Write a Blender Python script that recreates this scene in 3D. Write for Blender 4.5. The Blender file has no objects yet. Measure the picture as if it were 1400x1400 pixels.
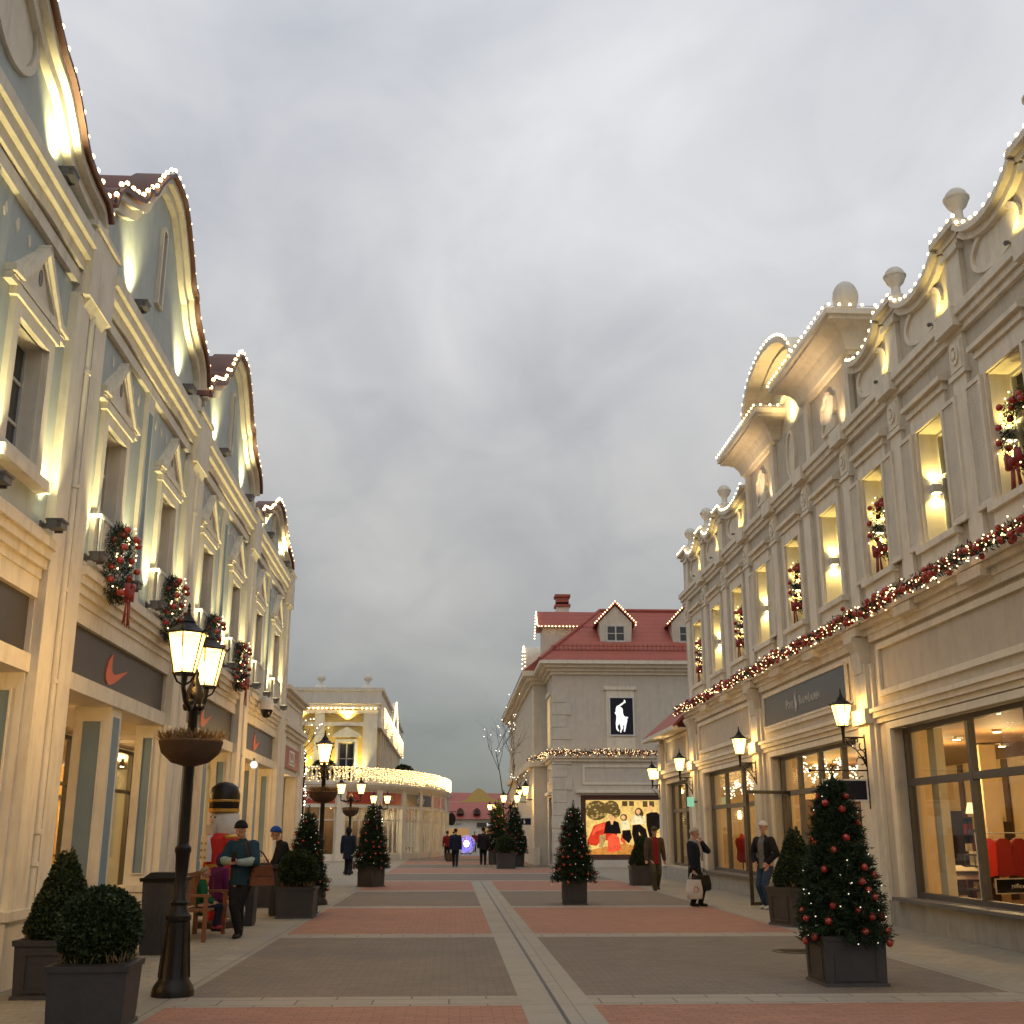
import bpy, bmesh, math, random
from mathutils import Vector, Matrix, noise
random.seed(7)
PI = math.pi
scene = bpy.context.scene
COL = scene.collection
CAM = Vector((0, 0, 1.6))

# ------------------------------------------------------------------ materials
MATS = {}
def nodes_of(name):
    m = bpy.data.materials.new(name); m.use_nodes = True
    nt = m.node_tree
    for n in list(nt.nodes): nt.nodes.remove(n)
    out = nt.nodes.new('ShaderNodeOutputMaterial')
    return m, nt, out
def mixc(nt, fac, a, b):
    n = nt.nodes.new('ShaderNodeMix'); n.data_type = 'RGBA'
    if hasattr(fac, 'is_output'): nt.links.new(fac, n.inputs[0])
    else: n.inputs[0].default_value = fac
    for i, c in ((6, a), (7, b)):
        if hasattr(c, 'is_output'): nt.links.new(c, n.inputs[i])
        else: n.inputs[i].default_value = (*c, 1)
    return n.outputs[2]
def ntex(nt, scale, detail=4, rough=.6, vec=None, dim='3D'):
    n = nt.nodes.new('ShaderNodeTexNoise'); n.inputs['Scale'].default_value = scale
    n.inputs['Detail'].default_value = detail; n.inputs['Roughness'].default_value = rough
    if vec is not None: nt.links.new(vec, n.inputs['Vector'])
    return n.outputs['Fac']
def ramp(nt, val, stops):
    n = nt.nodes.new('ShaderNodeValToRGB'); nt.links.new(val, n.inputs[0])
    el = n.color_ramp.elements
    while len(el) < len(stops): el.new(.5)
    for e, (p, c) in zip(el, stops):
        e.position = p; e.color = (*c, 1) if isinstance(c, tuple) else (c, c, c, 1)
    return n.outputs[0]
def objco(nt):
    t = nt.nodes.new('ShaderNodeTexCoord'); return t.outputs['Object']
def surf(name, col, col2=None, rough=.7, scale=3., bump=.15, bscale=60., metal=0., spec=.4, stain=None, coat=0., islands=0.):
    """plain painted / plaster / metal surface: two-tone noise, fine bump"""
    m, nt, out = nodes_of(name)
    p = nt.nodes.new('ShaderNodeBsdfPrincipled')
    co = objco(nt)
    col2 = col2 or tuple(c*.82 for c in col)
    n1 = ntex(nt, scale, 6, .65, co)
    c = mixc(nt, ramp(nt, n1, [(.35, 0.), (.68, 1.)]), col, col2)
    if stain:
        mp = nt.nodes.new('ShaderNodeMapping'); mp.inputs['Scale'].default_value = (2.2, 2.2, .35)
        nt.links.new(co, mp.inputs[0])
        n2 = ntex(nt, 2.0, 7, .75, mp.outputs[0])
        c = mixc(nt, ramp(nt, n2, [(.50, 0.), (.72, .62)]), c, stain)
    if islands:
        g = nt.nodes.new('ShaderNodeNewGeometry')
        d = nt.nodes.new('ShaderNodeMath'); d.operation = 'MULTIPLY'; d.inputs[1].default_value = islands
        nt.links.new(g.outputs['Random Per Island'], d.inputs[0])
        c = mixc(nt, d.outputs[0], c, tuple(min(1, x*2.2+.004) for x in col))
    nt.links.new(c, p.inputs['Base Color'])
    p.inputs['Roughness'].default_value = rough; p.inputs['Metallic'].default_value = metal
    p.inputs['Specular IOR Level'].default_value = spec
    p.inputs['Coat Weight'].default_value = coat
    if bump:
        b = nt.nodes.new('ShaderNodeBump'); b.inputs['Strength'].default_value = bump; b.inputs['Distance'].default_value = .01
        nt.links.new(ntex(nt, bscale, 3, .6, co), b.inputs['Height'])
        nt.links.new(b.outputs[0], p.inputs['Normal'])
    nt.links.new(p.outputs[0], out.inputs[0])
    MATS[name] = m; return m
def emit(name, col, strength, sampling='NONE'):
    m, nt, out = nodes_of(name)
    e = nt.nodes.new('ShaderNodeEmission'); e.inputs[0].default_value = (*col, 1); e.inputs[1].default_value = strength
    nt.links.new(e.outputs[0], out.inputs[0])
    m.cycles.emission_sampling = sampling
    MATS[name] = m; return m
def glass(name, tint=(.95, .95, .93), gloss=.9, ior=1.5, emis=None):
    m, nt, out = nodes_of(name)
    t = nt.nodes.new('ShaderNodeBsdfTransparent'); t.inputs[0].default_value = (*tint, 1)
    g = nt.nodes.new('ShaderNodeBsdfGlossy'); g.inputs['Roughness'].default_value = .02; g.inputs[0].default_value = (gloss, gloss, gloss, 1)
    lw = nt.nodes.new('ShaderNodeLayerWeight'); lw.inputs[0].default_value = .5
    pw = nt.nodes.new('ShaderNodeMath'); pw.operation = 'POWER'; pw.inputs[1].default_value = 5.; nt.links.new(lw.outputs['Facing'], pw.inputs[0])
    f = nt.nodes.new('ShaderNodeMath'); f.operation = 'MULTIPLY_ADD'; f.inputs[1].default_value = .7; f.inputs[2].default_value = .022; nt.links.new(pw.outputs[0], f.inputs[0])
    x = nt.nodes.new('ShaderNodeMixShader')
    nt.links.new(f.outputs[0], x.inputs[0]); nt.links.new(t.outputs[0], x.inputs[1]); nt.links.new(g.outputs[0], x.inputs[2])
    o = x.outputs[0]
    if emis:
        e = nt.nodes.new('ShaderNodeEmission'); e.inputs[0].default_value = (*emis[0], 1); e.inputs[1].default_value = emis[1]
        a = nt.nodes.new('ShaderNodeAddShader'); nt.links.new(o, a.inputs[0]); nt.links.new(e.outputs[0], a.inputs[1]); o = a.outputs[0]
        m.cycles.emission_sampling = 'NONE'
    nt.links.new(o, out.inputs[0]); MATS[name] = m; return m
def brick(name, c1, c2, mortar, scale, bw, bh, msize=.012, off=.5, bump=.25, dirt=.35, rough=.85, swap=False):
    m, nt, out = nodes_of(name)
    p = nt.nodes.new('ShaderNodeBsdfPrincipled'); co = objco(nt)
    vec = co
    if swap:
        mp = nt.nodes.new('ShaderNodeMapping'); mp.inputs['Rotation'].default_value = (0, 0, PI/2); nt.links.new(co, mp.inputs[0]); vec = mp.outputs[0]
    b = nt.nodes.new('ShaderNodeTexBrick'); nt.links.new(vec, b.inputs['Vector'])
    b.inputs['Color1'].default_value = (*c1, 1); b.inputs['Color2'].default_value = (*c2, 1); b.inputs['Mortar'].default_value = (*mortar, 1)
    b.inputs['Scale'].default_value = scale; b.inputs['Mortar Size'].default_value = msize
    b.inputs['Brick Width'].default_value = bw; b.inputs['Row Height'].default_value = bh; b.offset = off
    b.inputs['Bias'].default_value = 0.
    n1 = ntex(nt, .55, 6, .7, co); n2 = ntex(nt, 9., 4, .6, co)
    c = mixc(nt, ramp(nt, n1, [(.35, 0.), (.75, dirt)]), b.outputs[0], tuple(x*.45 for x in c1))
    c = mixc(nt, ramp(nt, n2, [(.3, 0.), (.8, .3)]), c, tuple(min(1, x*1.35) for x in c2))
    n3 = ntex(nt, 2.3, 8, .75, co); c = mixc(nt, ramp(nt, n3, [(.54, 0.), (.72, .5)]), c, tuple(x*.55 for x in c1))
    vo = nt.nodes.new('ShaderNodeTexVoronoi'); vo.inputs['Scale'].default_value = 3.1; nt.links.new(co, vo.inputs['Vector'])
    c = mixc(nt, ramp(nt, vo.outputs['Distance'], [(.035, .55), (.06, 0.)]), c, tuple(x*.4 for x in c1))
    nt.links.new(c, p.inputs['Base Color']); p.inputs['Roughness'].default_value = rough
    p.inputs['Specular IOR Level'].default_value = .35
    bp = nt.nodes.new('ShaderNodeBump'); bp.inputs['Strength'].default_value = bump; bp.inputs['Distance'].default_value = .006
    bp.invert = True
    nt.links.new(b.outputs['Fac'], bp.inputs['Height'])
    b2 = nt.nodes.new('ShaderNodeBump'); b2.inputs['Strength'].default_value = .2; b2.inputs['Distance'].default_value = .004
    nt.links.new(ntex(nt, 70., 3, .6, co), b2.inputs['Height']); nt.links.new(bp.outputs[0], b2.inputs['Normal'])
    nt.links.new(b2.outputs[0], p.inputs['Normal'])
    nt.links.new(p.outputs[0], out.inputs[0]); MATS[name] = m; return m
def tiles(name, c1, c2):
    """clay roof tiles: rows down the slope and columns across, worked in object space"""
    m, nt, out = nodes_of(name)
    p = nt.nodes.new('ShaderNodeBsdfPrincipled'); co = objco(nt)
    sx = nt.nodes.new('ShaderNodeSeparateXYZ'); nt.links.new(co, sx.inputs[0])
    def wave(sock, freq):
        a = nt.nodes.new('ShaderNodeMath'); a.operation = 'MULTIPLY'; a.inputs[1].default_value = freq; nt.links.new(sock, a.inputs[0])
        f = nt.nodes.new('ShaderNodeMath'); f.operation = 'FRACT'; nt.links.new(a.outputs[0], f.inputs[0]); return f.outputs[0]
    ad = nt.nodes.new('ShaderNodeMath'); nt.links.new(sx.outputs[0], ad.inputs[0]); nt.links.new(sx.outputs[1], ad.inputs[1])
    r = wave(sx.outputs[2], 3.6); cc = wave(ad.outputs[0], 3.4)
    n1 = ntex(nt, 1.1, 5, .7, co); n2 = ntex(nt, 14, 3, .6, co)
    c = mixc(nt, ramp(nt, n1, [(.3, 0.), (.75, 1.)]), c1, c2)
    c = mixc(nt, ramp(nt, n2, [(.3, 0.), (.8, .4)]), c, tuple(x*1.4 for x in c1))
    c = mixc(nt, ramp(nt, r, [(.0, .7), (.12, 0.)]), c, tuple(x*.35 for x in c1))
    c = mixc(nt, ramp(nt, cc, [(.0, .45), (.1, 0.)]), c, tuple(x*.4 for x in c1))
    nt.links.new(c, p.inputs['Base Color']); p.inputs['Roughness'].default_value = .6
    h = nt.nodes.new('ShaderNodeMath'); nt.links.new(r, h.inputs[0]); nt.links.new(cc, h.inputs[1])
    b = nt.nodes.new('ShaderNodeBump'); b.inputs['Strength'].default_value = .5; b.inputs['Distance'].default_value = .03
    nt.links.new(h.outputs[0], b.inputs['Height']); nt.links.new(b.outputs[0], p.inputs['Normal'])
    nt.links.new(p.outputs[0], out.inputs[0]); MATS[name] = m; return m

surf('cream_trim', (.77, .71, .585), (.69, .63, .51), stain=(.44, .385, .30))
surf('blue_plaster', (.45, .495, .475), (.39, .435, .42), stain=(.30, .33, .315))
surf('blue_panel', (.21, .29, .345), (.185, .255, .305))
surf('grey_plaster', (.56, .50, .405), (.485, .43, .345), stain=(.34, .30, .24))
surf('light_trim', (.80, .73, .595), (.71, .645, .52), stain=(.48, .43, .34))
surf('plinth_grey', (.38, .365, .325), (.31, .295, .26), stain=(.17, .155, .13), bump=.5)
surf('quoin_stone', (.64, .595, .50), (.56, .52, .43), bump=.3, stain=(.42, .38, .31))
surf('pale_plaster', (.62, .565, .475), (.55, .50, .42), stain=(.42, .38, .32))
surf('white_wall', (.72, .68, .59), (.64, .60, .52), stain=(.48, .44, .37))
surf('yellow_plaster', (.62, .44, .14), (.56, .39, .12))
surf('ochre_panel', (.66, .38, .07), (.6, .34, .06))
surf('sign_dark', (.055, .05, .046), (.045, .042, .04), rough=.35, bump=0, spec=.5)
surf('sign_slate', (.048, .055, .070), (.042, .048, .062), rough=.3, bump=0, spec=.5)
surf('sign_navy', (.010, .012, .026), (.008, .009, .019), rough=.5, bump=0, spec=.3)
surf('sign_red', (.42, .06, .04), (.36, .05, .035), rough=.4, bump=0)
surf('sign_faded_red', (.40, .13, .11), (.36, .11, .10), rough=.5, bump=0)
surf('sign_pink', (.62, .32, .27), rough=.5, bump=0)
surf('orange_mark', (.75, .16, .06), (.7, .14, .05), rough=.4, bump=0)
surf('letter_grey', (.55, .55, .54), rough=.4, bump=0)
surf('letter_white', (.8, .79, .76), rough=.4, bump=0)
surf('black_iron', (.018, .016, .015), (.026, .022, .019), rough=.42, metal=.6, bscale=40, bump=.2)
surf('lead_grey', (.16, .155, .15), rough=.5, metal=.3)
surf('window_frame_grey', (.085, .076, .066), (.07, .063, .055), rough=.45, bump=.05)
surf('door_dark', (.03, .026, .022), rough=.4, bump=.05)
surf('shop_ceiling', (.30, .175, .085), (.25, .14, .065), bump=.05)
surf('panel_wood', (.12, .065, .03), (.085, .045, .02), rough=.45)
surf('window_white', (.62, .60, .55), rough=.5, bump=.05)
surf('brown_edge', (.13, .05, .03), (.09, .035, .022), rough=.55)
tiles('roof_tile_brown', (.17, .05, .032), (.11, .035, .025))
tiles('roof_tile_red', (.40, .105, .070), (.29, .075, .052))
surf('pot_dark', (.040, .037, .038), (.052, .047, .045), rough=.6, bump=.4, bscale=25)
surf('soil', (.05, .036, .025), rough=.95)
surf('pine_needles', (.017, .032, .013), (.011, .021, .009), rough=.65, bump=0, islands=.5, spec=.2)
surf('box_leaves', (.023, .034, .011), (.014, .022, .007), rough=.6, bump=0, islands=.8, spec=.25)
surf('dry_plants', (.13, .085, .04), (.08, .05, .025), rough=.8, bump=0, islands=.7)
surf('basket_coir', (.10, .058, .03), (.06, .035, .02), rough=.95, bump=.8, bscale=45)
surf('bauble_red', (.42, .03, .018), (.36, .025, .016), rough=.22, bump=0, spec=.6, coat=.5)
surf('ribbon_red', (.26, .018, .016), (.2, .014, .013), rough=.5, bump=.1)
surf('bark', (.07, .05, .035), rough=.9, bump=.8)
surf('wood_bench', (.23, .09, .035), (.17, .065, .028), rough=.5)
surf('wood_floor', (.30, .16, .07), (.24, .12, .05), rough=.35)
surf('warm_wall', (.72, .56, .32), (.66, .5, .28), bump=.05)
surf('curtain', (.62, .55, .40), (.54, .47, .33), bump=.1)
surf('dark_wood', (.05, .03, .02), rough=.4)
surf('cloth_white', (.72, .68, .58), rough=.9)
surf('cloth_red', (.55, .03, .02), rough=.85)
surf('cloth_dark_red', (.25, .015, .013), rough=.85)
surf('gold', (.55, .35, .09), rough=.35, metal=.8, bump=0)
surf('white_fur', (.62, .60, .56), rough=.95, bump=.8, bscale=90)
surf('white_paint', (.72, .70, .66), rough=.5)
surf('camera_black', (.01, .01, .011), rough=.12, bump=0)
surf('drain_steel', (.045, .042, .038), rough=.5, metal=.5)
surf('dark_glass', (.03, .032, .034), rough=.06, bump=0, spec=.8)
glass('shop_glass', (.93, .93, .9))
glass('lantern_glass', (.75, .60, .34), emis=((1., .70, .24), 2.8))
emit('mantle', (1., .74, .36), 60.)
emit('bulb', (1., .70, .33), 10.)
emit('fairy', (1., .66, .30), 9.)
emit('fairy_white', (1., .86, .66), 6.)
emit('fairy_dim', (1., .86, .66), 1.3)
emit('curtain_light', (1., .64, .24), 7., 'AUTO')
emit('far_window', (.9, .5, .2), .45)
emit('ceiling_spot', (1., .78, .45), 22.)
emit('flood_lens', (1., .86, .45), 10.)
emit('blue_led', (.22, .16, 1.), 2.2)
emit('blue_core', (.85, .82, 1.), 16.)
emit('lamp_shade', (1., .7, .32), 2.2)
emit('logo_white', (1., .98, .94), 1.25)
emit('tv_strip', (1., .9, .7), 1.6)

# ------------------------------------------------------------------ mesh builder
class MB:
    def __init__(s, fr=None):
        s.v = []; s.f = []; s.m = []; s.fr = fr or (lambda a, b, c: (a, b, c))
    def add(s, vs, fs, mi=0, raw=False):
        k = len(s.v)
        s.v += [tuple(x) if raw else s.fr(*x) for x in vs]
        s.f += [tuple(i+k for i in f) for f in fs]; s.m += [mi]*len(fs)
        return s
    def box(s, a0, a1, b0, b1, c0, c1, mi=0):
        vs = [(a, b, c) for a in (a0, a1) for b in (b0, b1) for c in (c0, c1)]
        return s.add(vs, [(0,1,3,2), (4,6,7,5), (0,4,5,1), (2,3,7,6), (0,2,6,4), (1,5,7,3)], mi)
    def prism(s, poly, d0, d1, ax='sz', mi=0):
        n = len(poly)
        def P(p, d):
            return {'sz': (p[0], d, p[1]), 'oz': (d, p[0], p[1]), 'so': (p[0], p[1], d)}[ax]
        vs = [P(p, d0) for p in poly] + [P(p, d1) for p in poly]
        fs = [tuple(range(n)), tuple(range(2*n-1, n-1, -1))] + [(i, (i+1) % n, (i+1) % n+n, i+n) for i in range(n)]
        return s.add(vs, fs, mi)
    def taper(s, c, w0, w1, z0, z1, mi=0, d0=None, d1=None):
        d0 = d0 or w0; d1 = d1 or w1
        vs = [(c[0]+sx*w/2, c[1]+sy*d/2, z) for (w, d, z) in ((w0, d0, z0), (w1, d1, z1)) for sx, sy in ((-1,-1), (1,-1), (1,1), (-1,1))]
        return s.add(vs, [(3,2,1,0), (4,5,6,7), (0,1,5,4), (1,2,6,5), (2,3,7,6), (3,0,4,7)], mi)
    def ribbon(s, pts, w, o0, o1, mi=0, closed=False):
        """band of width w below/inside a curve in the s,z plane, thick from o0 to o1"""
        n = len(pts); inn = []
        for i in range(n):
            a = Vector(pts[(i-1) % n] if closed else pts[max(i-1, 0)]); b = Vector(pts[(i+1) % n] if closed else pts[min(i+1, n-1)])
            t = b-a
            if t.length < 1e-6: t = Vector((1, 0))
            t.normalize(); nn = Vector((t.y, -t.x))
            inn.append((pts[i][0]+nn.x*w, pts[i][1]+nn.y*w))
        vs = []
        for p, q in zip(pts, inn): vs += [(p[0], o0, p[1]), (p[0], o1, p[1]), (q[0], o1, q[1]), (q[0], o0, q[1])]
        fs = []
        for i in range(n if closed else n-1):
            j = (i+1) % n
            for k in range(4): fs.append((4*i+k, 4*i+(k+1) % 4, 4*j+(k+1) % 4, 4*j+k))
        if not closed: fs += [(0,1,2,3), (4*n-1, 4*n-2, 4*n-3, 4*n-4)]
        return s.add(vs, fs, mi)
    def ring(s, cs, cz, rs, rz, w, o0, o1, mi=0, n=36):
        pts = [(cs+rs*math.cos(2*PI*i/n), cz+rz*math.sin(2*PI*i/n)) for i in range(n)]
        return s.ribbon(pts[::-1], w, o0, o1, mi, True)
    def disc(s, cs, cz, rs, rz, o0, o1, mi=0, n=32):
        return s.prism([(cs+rs*math.cos(2*PI*i/n), cz+rz*math.sin(2*PI*i/n)) for i in range(n)], o0, o1, 'sz', mi)
    def lathe(s, prof, c=(0,0,0), n=16, mi=0, a0=0.):
        vs = []; fs = []
        for r, z in prof:
            for i in range(n):
                a = a0+2*PI*i/n; vs.append((c[0]+r*math.cos(a), c[1]+r*math.sin(a), c[2]+z))
        for k in range(len(prof)-1):
            for i in range(n): fs.append((k*n+i, k*n+(i+1) % n, (k+1)*n+(i+1) % n, (k+1)*n+i))
        fs.append(tuple(range(n-1, -1, -1))); fs.append(tuple(range((len(prof)-1)*n, len(prof)*n)))
        return s.add(vs, fs, mi)
    def sphere(s, c, r, n=12, m=8, mi=0, sx=1, sy=1, sz=1):
        prof = [(max(1e-4, r*math.sin(PI*k/m)), -r*math.cos(PI*k/m)*sz) for k in range(m+1)]
        k0 = len(s.v); s.lathe(prof, c, n, mi)
        return s
    def tube(s, pts, r, n=8, mi=0, raw=False):
        pts = [Vector(p) if raw else Vector(s.fr(*p)) for p in pts]
        vs = []; fs = []; up = Vector((0, 0, 1)); prev = None
        for i, p in enumerate(pts):
            t = (pts[min(i+1, len(pts)-1)]-pts[max(i-1, 0)]).normalized()
            a = prev if prev is not None else (up if abs(t.dot(up)) < .9 else Vector((1, 0, 0)))
            x = (a-t*a.dot(t))
            if x.length < 1e-5: x = t.orthogonal()
            x.normalize(); y = t.cross(x); prev = x
            rr = r[i] if isinstance(r, (list, tuple)) else r
            for k in range(n): vs.append(p+(x*math.cos(2*PI*k/n)+y*math.sin(2*PI*k/n))*rr)
        for i in range(len(pts)-1):
            for k in range(n): fs.append((i*n+k, i*n+(k+1) % n, (i+1)*n+(k+1) % n, (i+1)*n+k))
        fs.append(tuple(range(n-1, -1, -1))); fs.append(tuple(range((len(pts)-1)*n, len(pts)*n)))
        return s.add(vs, fs, mi, True)
    def leaf(s, p, d, L, W, mi=0):
        """one flat leaf or needle from p along d"""
        d = Vector(d).normalized(); q = d.cross(Vector((random.uniform(-1, 1), random.uniform(-1, 1), random.uniform(-1, 1))))
        if q.length < 1e-4: q = d.orthogonal()
        q.normalize(); p = Vector(p)
        return s.add([p-q*W*.35, p+d*L*.5-q*W*.5, p+d*L, p+d*L*.5+q*W*.5], [(0, 1, 2, 3)], mi, True)
    def build(s, name, mats, parent=None, smooth=None, loc=None, fix=True):
        me = bpy.data.meshes.new(name)
        base = Vector(parent['_base']) if (parent is not None and '_base' in parent) else Vector(loc or (0, 0, 0))
        me.from_pydata([tuple(Vector(v)-base) for v in s.v], [], s.f)
        for mm in (mats if isinstance(mats, (list, tuple)) else [mats]): me.materials.append(MATS[mm])
        me.polygons.foreach_set('material_index', s.m)
        if fix:
            bm = bmesh.new(); bm.from_mesh(me)
            bmesh.ops.remove_doubles(bm, verts=bm.verts, dist=1e-5)
            bmesh.ops.recalc_face_normals(bm, faces=bm.faces); bm.to_mesh(me); bm.free()
        if smooth is not None:
            me.polygons.foreach_set('use_smooth', [True]*len(me.polygons)); me.set_sharp_from_angle(angle=math.radians(smooth))
        me.update()
        o = bpy.data.objects.new(name, me); COL.objects.link(o)
        if parent is not None:
            o.parent = parent
        else: o.location = base
        if parent is not None and '_base' in parent: o['_base'] = tuple(base)
        return o
def tag(o, label=None, cat=None, group=None, kind=None):
    if label: o['label'] = label
    if cat: o['category'] = cat
    if group: o['group'] = group
    if kind: o['kind'] = kind
    return o
def thing(name, label, cat, base, group=None, rz=0.):
    """an Empty at the thing's base; parts are built in world coordinates and made local to it"""
    o = bpy.data.objects.new(name, None); COL.objects.link(o); o.empty_display_size = .2
    o.location = base; o['_base'] = tuple(base)
    return tag(o, label, cat, group)
def local_thing(name, label, cat, loc, group=None, rz=0., scale=1.):
    """an Empty whose parts are built around its own origin"""
    o = bpy.data.objects.new(name, None); COL.objects.link(o); o.empty_display_size = .2
    o.location = loc; o.rotation_euler = (0, 0, rz); o.scale = (scale,)*3
    return tag(o, label, cat, group)
def kids(o): return [c for c in COL.objects if c.parent is o]
CHILD = {}
def dup(root, loc, label=None, group=None, rz=None, scale=None, parent=None):
    r = root.copy(); COL.objects.link(r); r.location = loc
    if rz is not None: r.rotation_euler = (0, 0, rz)
    if scale is not None: r.scale = (scale,)*3
    if label: r['label'] = label
    if group: r['group'] = group
    for ch in list(root.children):
        c = ch.copy(); COL.objects.link(c); c.parent = r
        for g in list(ch.children):
            d = g.copy(); COL.objects.link(d); d.parent = c
    return r
_bm = {}
def bulbs(parent, name, pts, r, mat, local=False, cap=100, extra_name=None):
    """small lamps or baubles as parts: the nearest `cap` one by one, the rest as one stuff part"""
    key = (name, mat, r)
    base = Vector((0, 0, 0)) if local else Vector(parent['_base'])
    if key not in _bm:
        mb = MB(); mb.sphere((0, 0, 0), r, 8, 6); me0 = mb.build(name, mat, smooth=180)
        _bm[key] = me0.data; bpy.data.objects.remove(me0)
    pts = [Vector(p) for p in pts]
    if not local: pts.sort(key=lambda p: (p-CAM).length)
    near, far = pts[:cap], pts[cap:]
    for p in near:
        o = bpy.data.objects.new(name, _bm[key]); COL.objects.link(o); o.parent = parent; o.location = p-base
    if far:
        mb = MB()
        for p in far: mb.sphere(tuple(p), r, 6, 4)
        o = mb.build(extra_name or name+'_cluster', mat, parent if not local else None, smooth=180, fix=False)
        if local: o.parent = parent
        o['kind'] = 'stuff'
JIT = random.Random(3)
def along(pts, step, start=0.):
    out = []; acc = start
    for a, b in zip(pts[:-1], pts[1:]):
        a = Vector(a); b = Vector(b); L = (b-a).length
        while acc < L: out.append(a+(b-a)*(acc/L)); acc += step*(1 if step < .15 else JIT.uniform(.82, 1.18))
        acc -= L
    return out
def smoothc(pts, k=5):
    """Catmull-Rom through 2-D points"""
    out = []; n = len(pts)
    for i in range(n-1):
        p0, p1, p2, p3 = (Vector(pts[max(i-1, 0)]), Vector(pts[i]), Vector(pts[i+1]), Vector(pts[min(i+2, n-1)]))
        for j in range(k):
            t = j/k
            out.append(tuple(.5*((2*p1)+(p2-p0)*t+(2*p0-5*p1+4*p2-p3)*t*t+(3*p1-p0-3*p2+p3)*t**3)))
    out.append(tuple(pts[-1])); return out
def spot(name, loc, target, power, col=(1, .82, .42), size=50, blend=.7, r=.03):
    l = bpy.data.lights.new(name, 'SPOT'); l.energy = power; l.color = col; l.spot_size = math.radians(size); l.spot_blend = blend
    l.shadow_soft_size = r
    o = bpy.data.objects.new(name, l); COL.objects.link(o); o.location = loc
    o.rotation_euler = (Vector(target)-Vector(loc)).to_track_quat('-Z', 'Y').to_euler(); return o
def point(name, loc, power, col=(1, .72, .36), r=.08):
    l = bpy.data.lights.new(name, 'POINT'); l.energy = power; l.color = col; l.shadow_soft_size = r
    o = bpy.data.objects.new(name, l); COL.objects.link(o); o.location = loc; return o
def wall_holes(mb, s0, s1, z0, z1, holes, t, mi=0, o0=0.):
    """wall sheet with rectangular openings (s0,s1,z0,z1[,t]) and their reveals"""
    S = sorted({s0, s1, *[h[0] for h in holes], *[h[1] for h in holes]}); Z = sorted({z0, z1, *[h[2] for h in holes], *[h[3] for h in holes]})
    S = [x for x in S if s0 <= x <= s1]; Z = [x for x in Z if z0 <= x <= z1]
    for a, b in zip(S[:-1], S[1:]):
        for c, d in zip(Z[:-1], Z[1:]):
            ms, mz = (a+b)/2, (c+d)/2
            if any(h[0] < ms < h[1] and h[2] < mz < h[3] for h in holes): continue
            for o in (o0, o0-t): mb.add([(a, o, c), (b, o, c), (b, o, d), (a, o, d)], [(0, 1, 2, 3)], mi)
    for (a, b, c, d) in [h[:4] for h in holes]+[(s0, s1, z0, z1)]:
        for p, q in (((a, c), (b, c)), ((b, c), (b, d)), ((b, d), (a, d)), ((a, d), (a, c))):
            if p[1] == q[1] == z0 and (a, b, c, d) != (s0, s1, z0, z1): continue
            mb.add([(p[0], o0, p[1]), (q[0], o0, q[1]), (q[0], o0-t, q[1]), (p[0], o0-t, p[1])], [(0, 1, 2, 3)], mi)
    return mb
def frame_box(mb, s0, s1, z0, z1, w, o0, o1, mi=0):
    """picture-frame moulding whose outer edge is s0..s1, z0..z1"""
    mb.box(s0, s1, o0, o1, z1-w, z1, mi); mb.box(s0, s1, o0, o1, z0, z0+w, mi)
    mb.box(s0, s0+w, o0, o1, z0+w, z1-w, mi); mb.box(s1-w, s1, o0, o1, z0+w, z1-w, mi)
def cornice(mb, s0, s1, z0, z1, out, steps=3, mi=0, base=-.02):
    for k in range(steps):
        a = z0+(z1-z0)*k/steps; b = z0+(z1-z0)*(k+1)/steps
        mb.box(s0-.01*k, s1+.01*k, base, out*(k+1)/steps, a, b, mi)
FR = lambda s, o, z: (8.05-o, s, z)
FL = lambda s, o, z: (-4.8-.0104*(s-13.8)+o, s, z)
# ------------------------------------------------------------------ world, camera, sun
w = bpy.data.worlds.new('World'); scene.world = w; w.use_nodes = True
nt = w.node_tree
for n in list(nt.nodes): nt.nodes.remove(n)
out = nt.nodes.new('ShaderNodeOutputWorld')
tc = nt.nodes.new('ShaderNodeTexCoord'); sep = nt.nodes.new('ShaderNodeSeparateXYZ'); nt.links.new(tc.outputs['Generated'], sep.inputs[0])
# overcast dusk sky: darker towards the horizon, broken by soft layered cloud
elev = ramp(nt, sep.outputs[2], [(0., (.175, .190, .188)), (.06, (.205, .215, .212)), (.17, (.42, .405, .388)), (.30, (.555, .54, .528)), (.45, (.645, .645, .662)), (.68, (.72, .735, .775))])
add = nt.nodes.new('ShaderNodeMath'); add.inputs[1].default_value = .42; nt.links.new(sep.outputs[2], add.inputs[0])
dv = nt.nodes.new('ShaderNodeVectorMath'); dv.operation = 'DIVIDE'; nt.links.new(tc.outputs['Generated'], dv.inputs[0])
cb = nt.nodes.new('ShaderNodeCombineXYZ')
for i in range(3): nt.links.new(add.outputs[0], cb.inputs[i])
nt.links.new(cb.outputs[0], dv.inputs[1])
mp = nt.nodes.new('ShaderNodeMapping'); mp.inputs['Rotation'].default_value = (0, 0, .5); mp.inputs['Location'].default_value = (3.1, 1.7, .4); mp.inputs['Scale'].default_value = (1., .8, 1.)
nt.links.new(dv.outputs[0], mp.inputs[0])
cl = nt.nodes.new('ShaderNodeTexNoise'); cl.inputs['Scale'].default_value = 3.0; cl.inputs['Detail'].default_value = 6; cl.inputs['Roughness'].default_value = .47; cl.inputs['Distortion'].default_value = .55
nt.links.new(mp.outputs[0], cl.inputs['Vector'])
shade = ramp(nt, cl.outputs['Fac'], [(.30, (.82, .83, .845)), (.45, (.935, .938, .94)), (.56, (1.04, 1.035, 1.02)), (.70, (1.16, 1.15, 1.13))])
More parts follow.
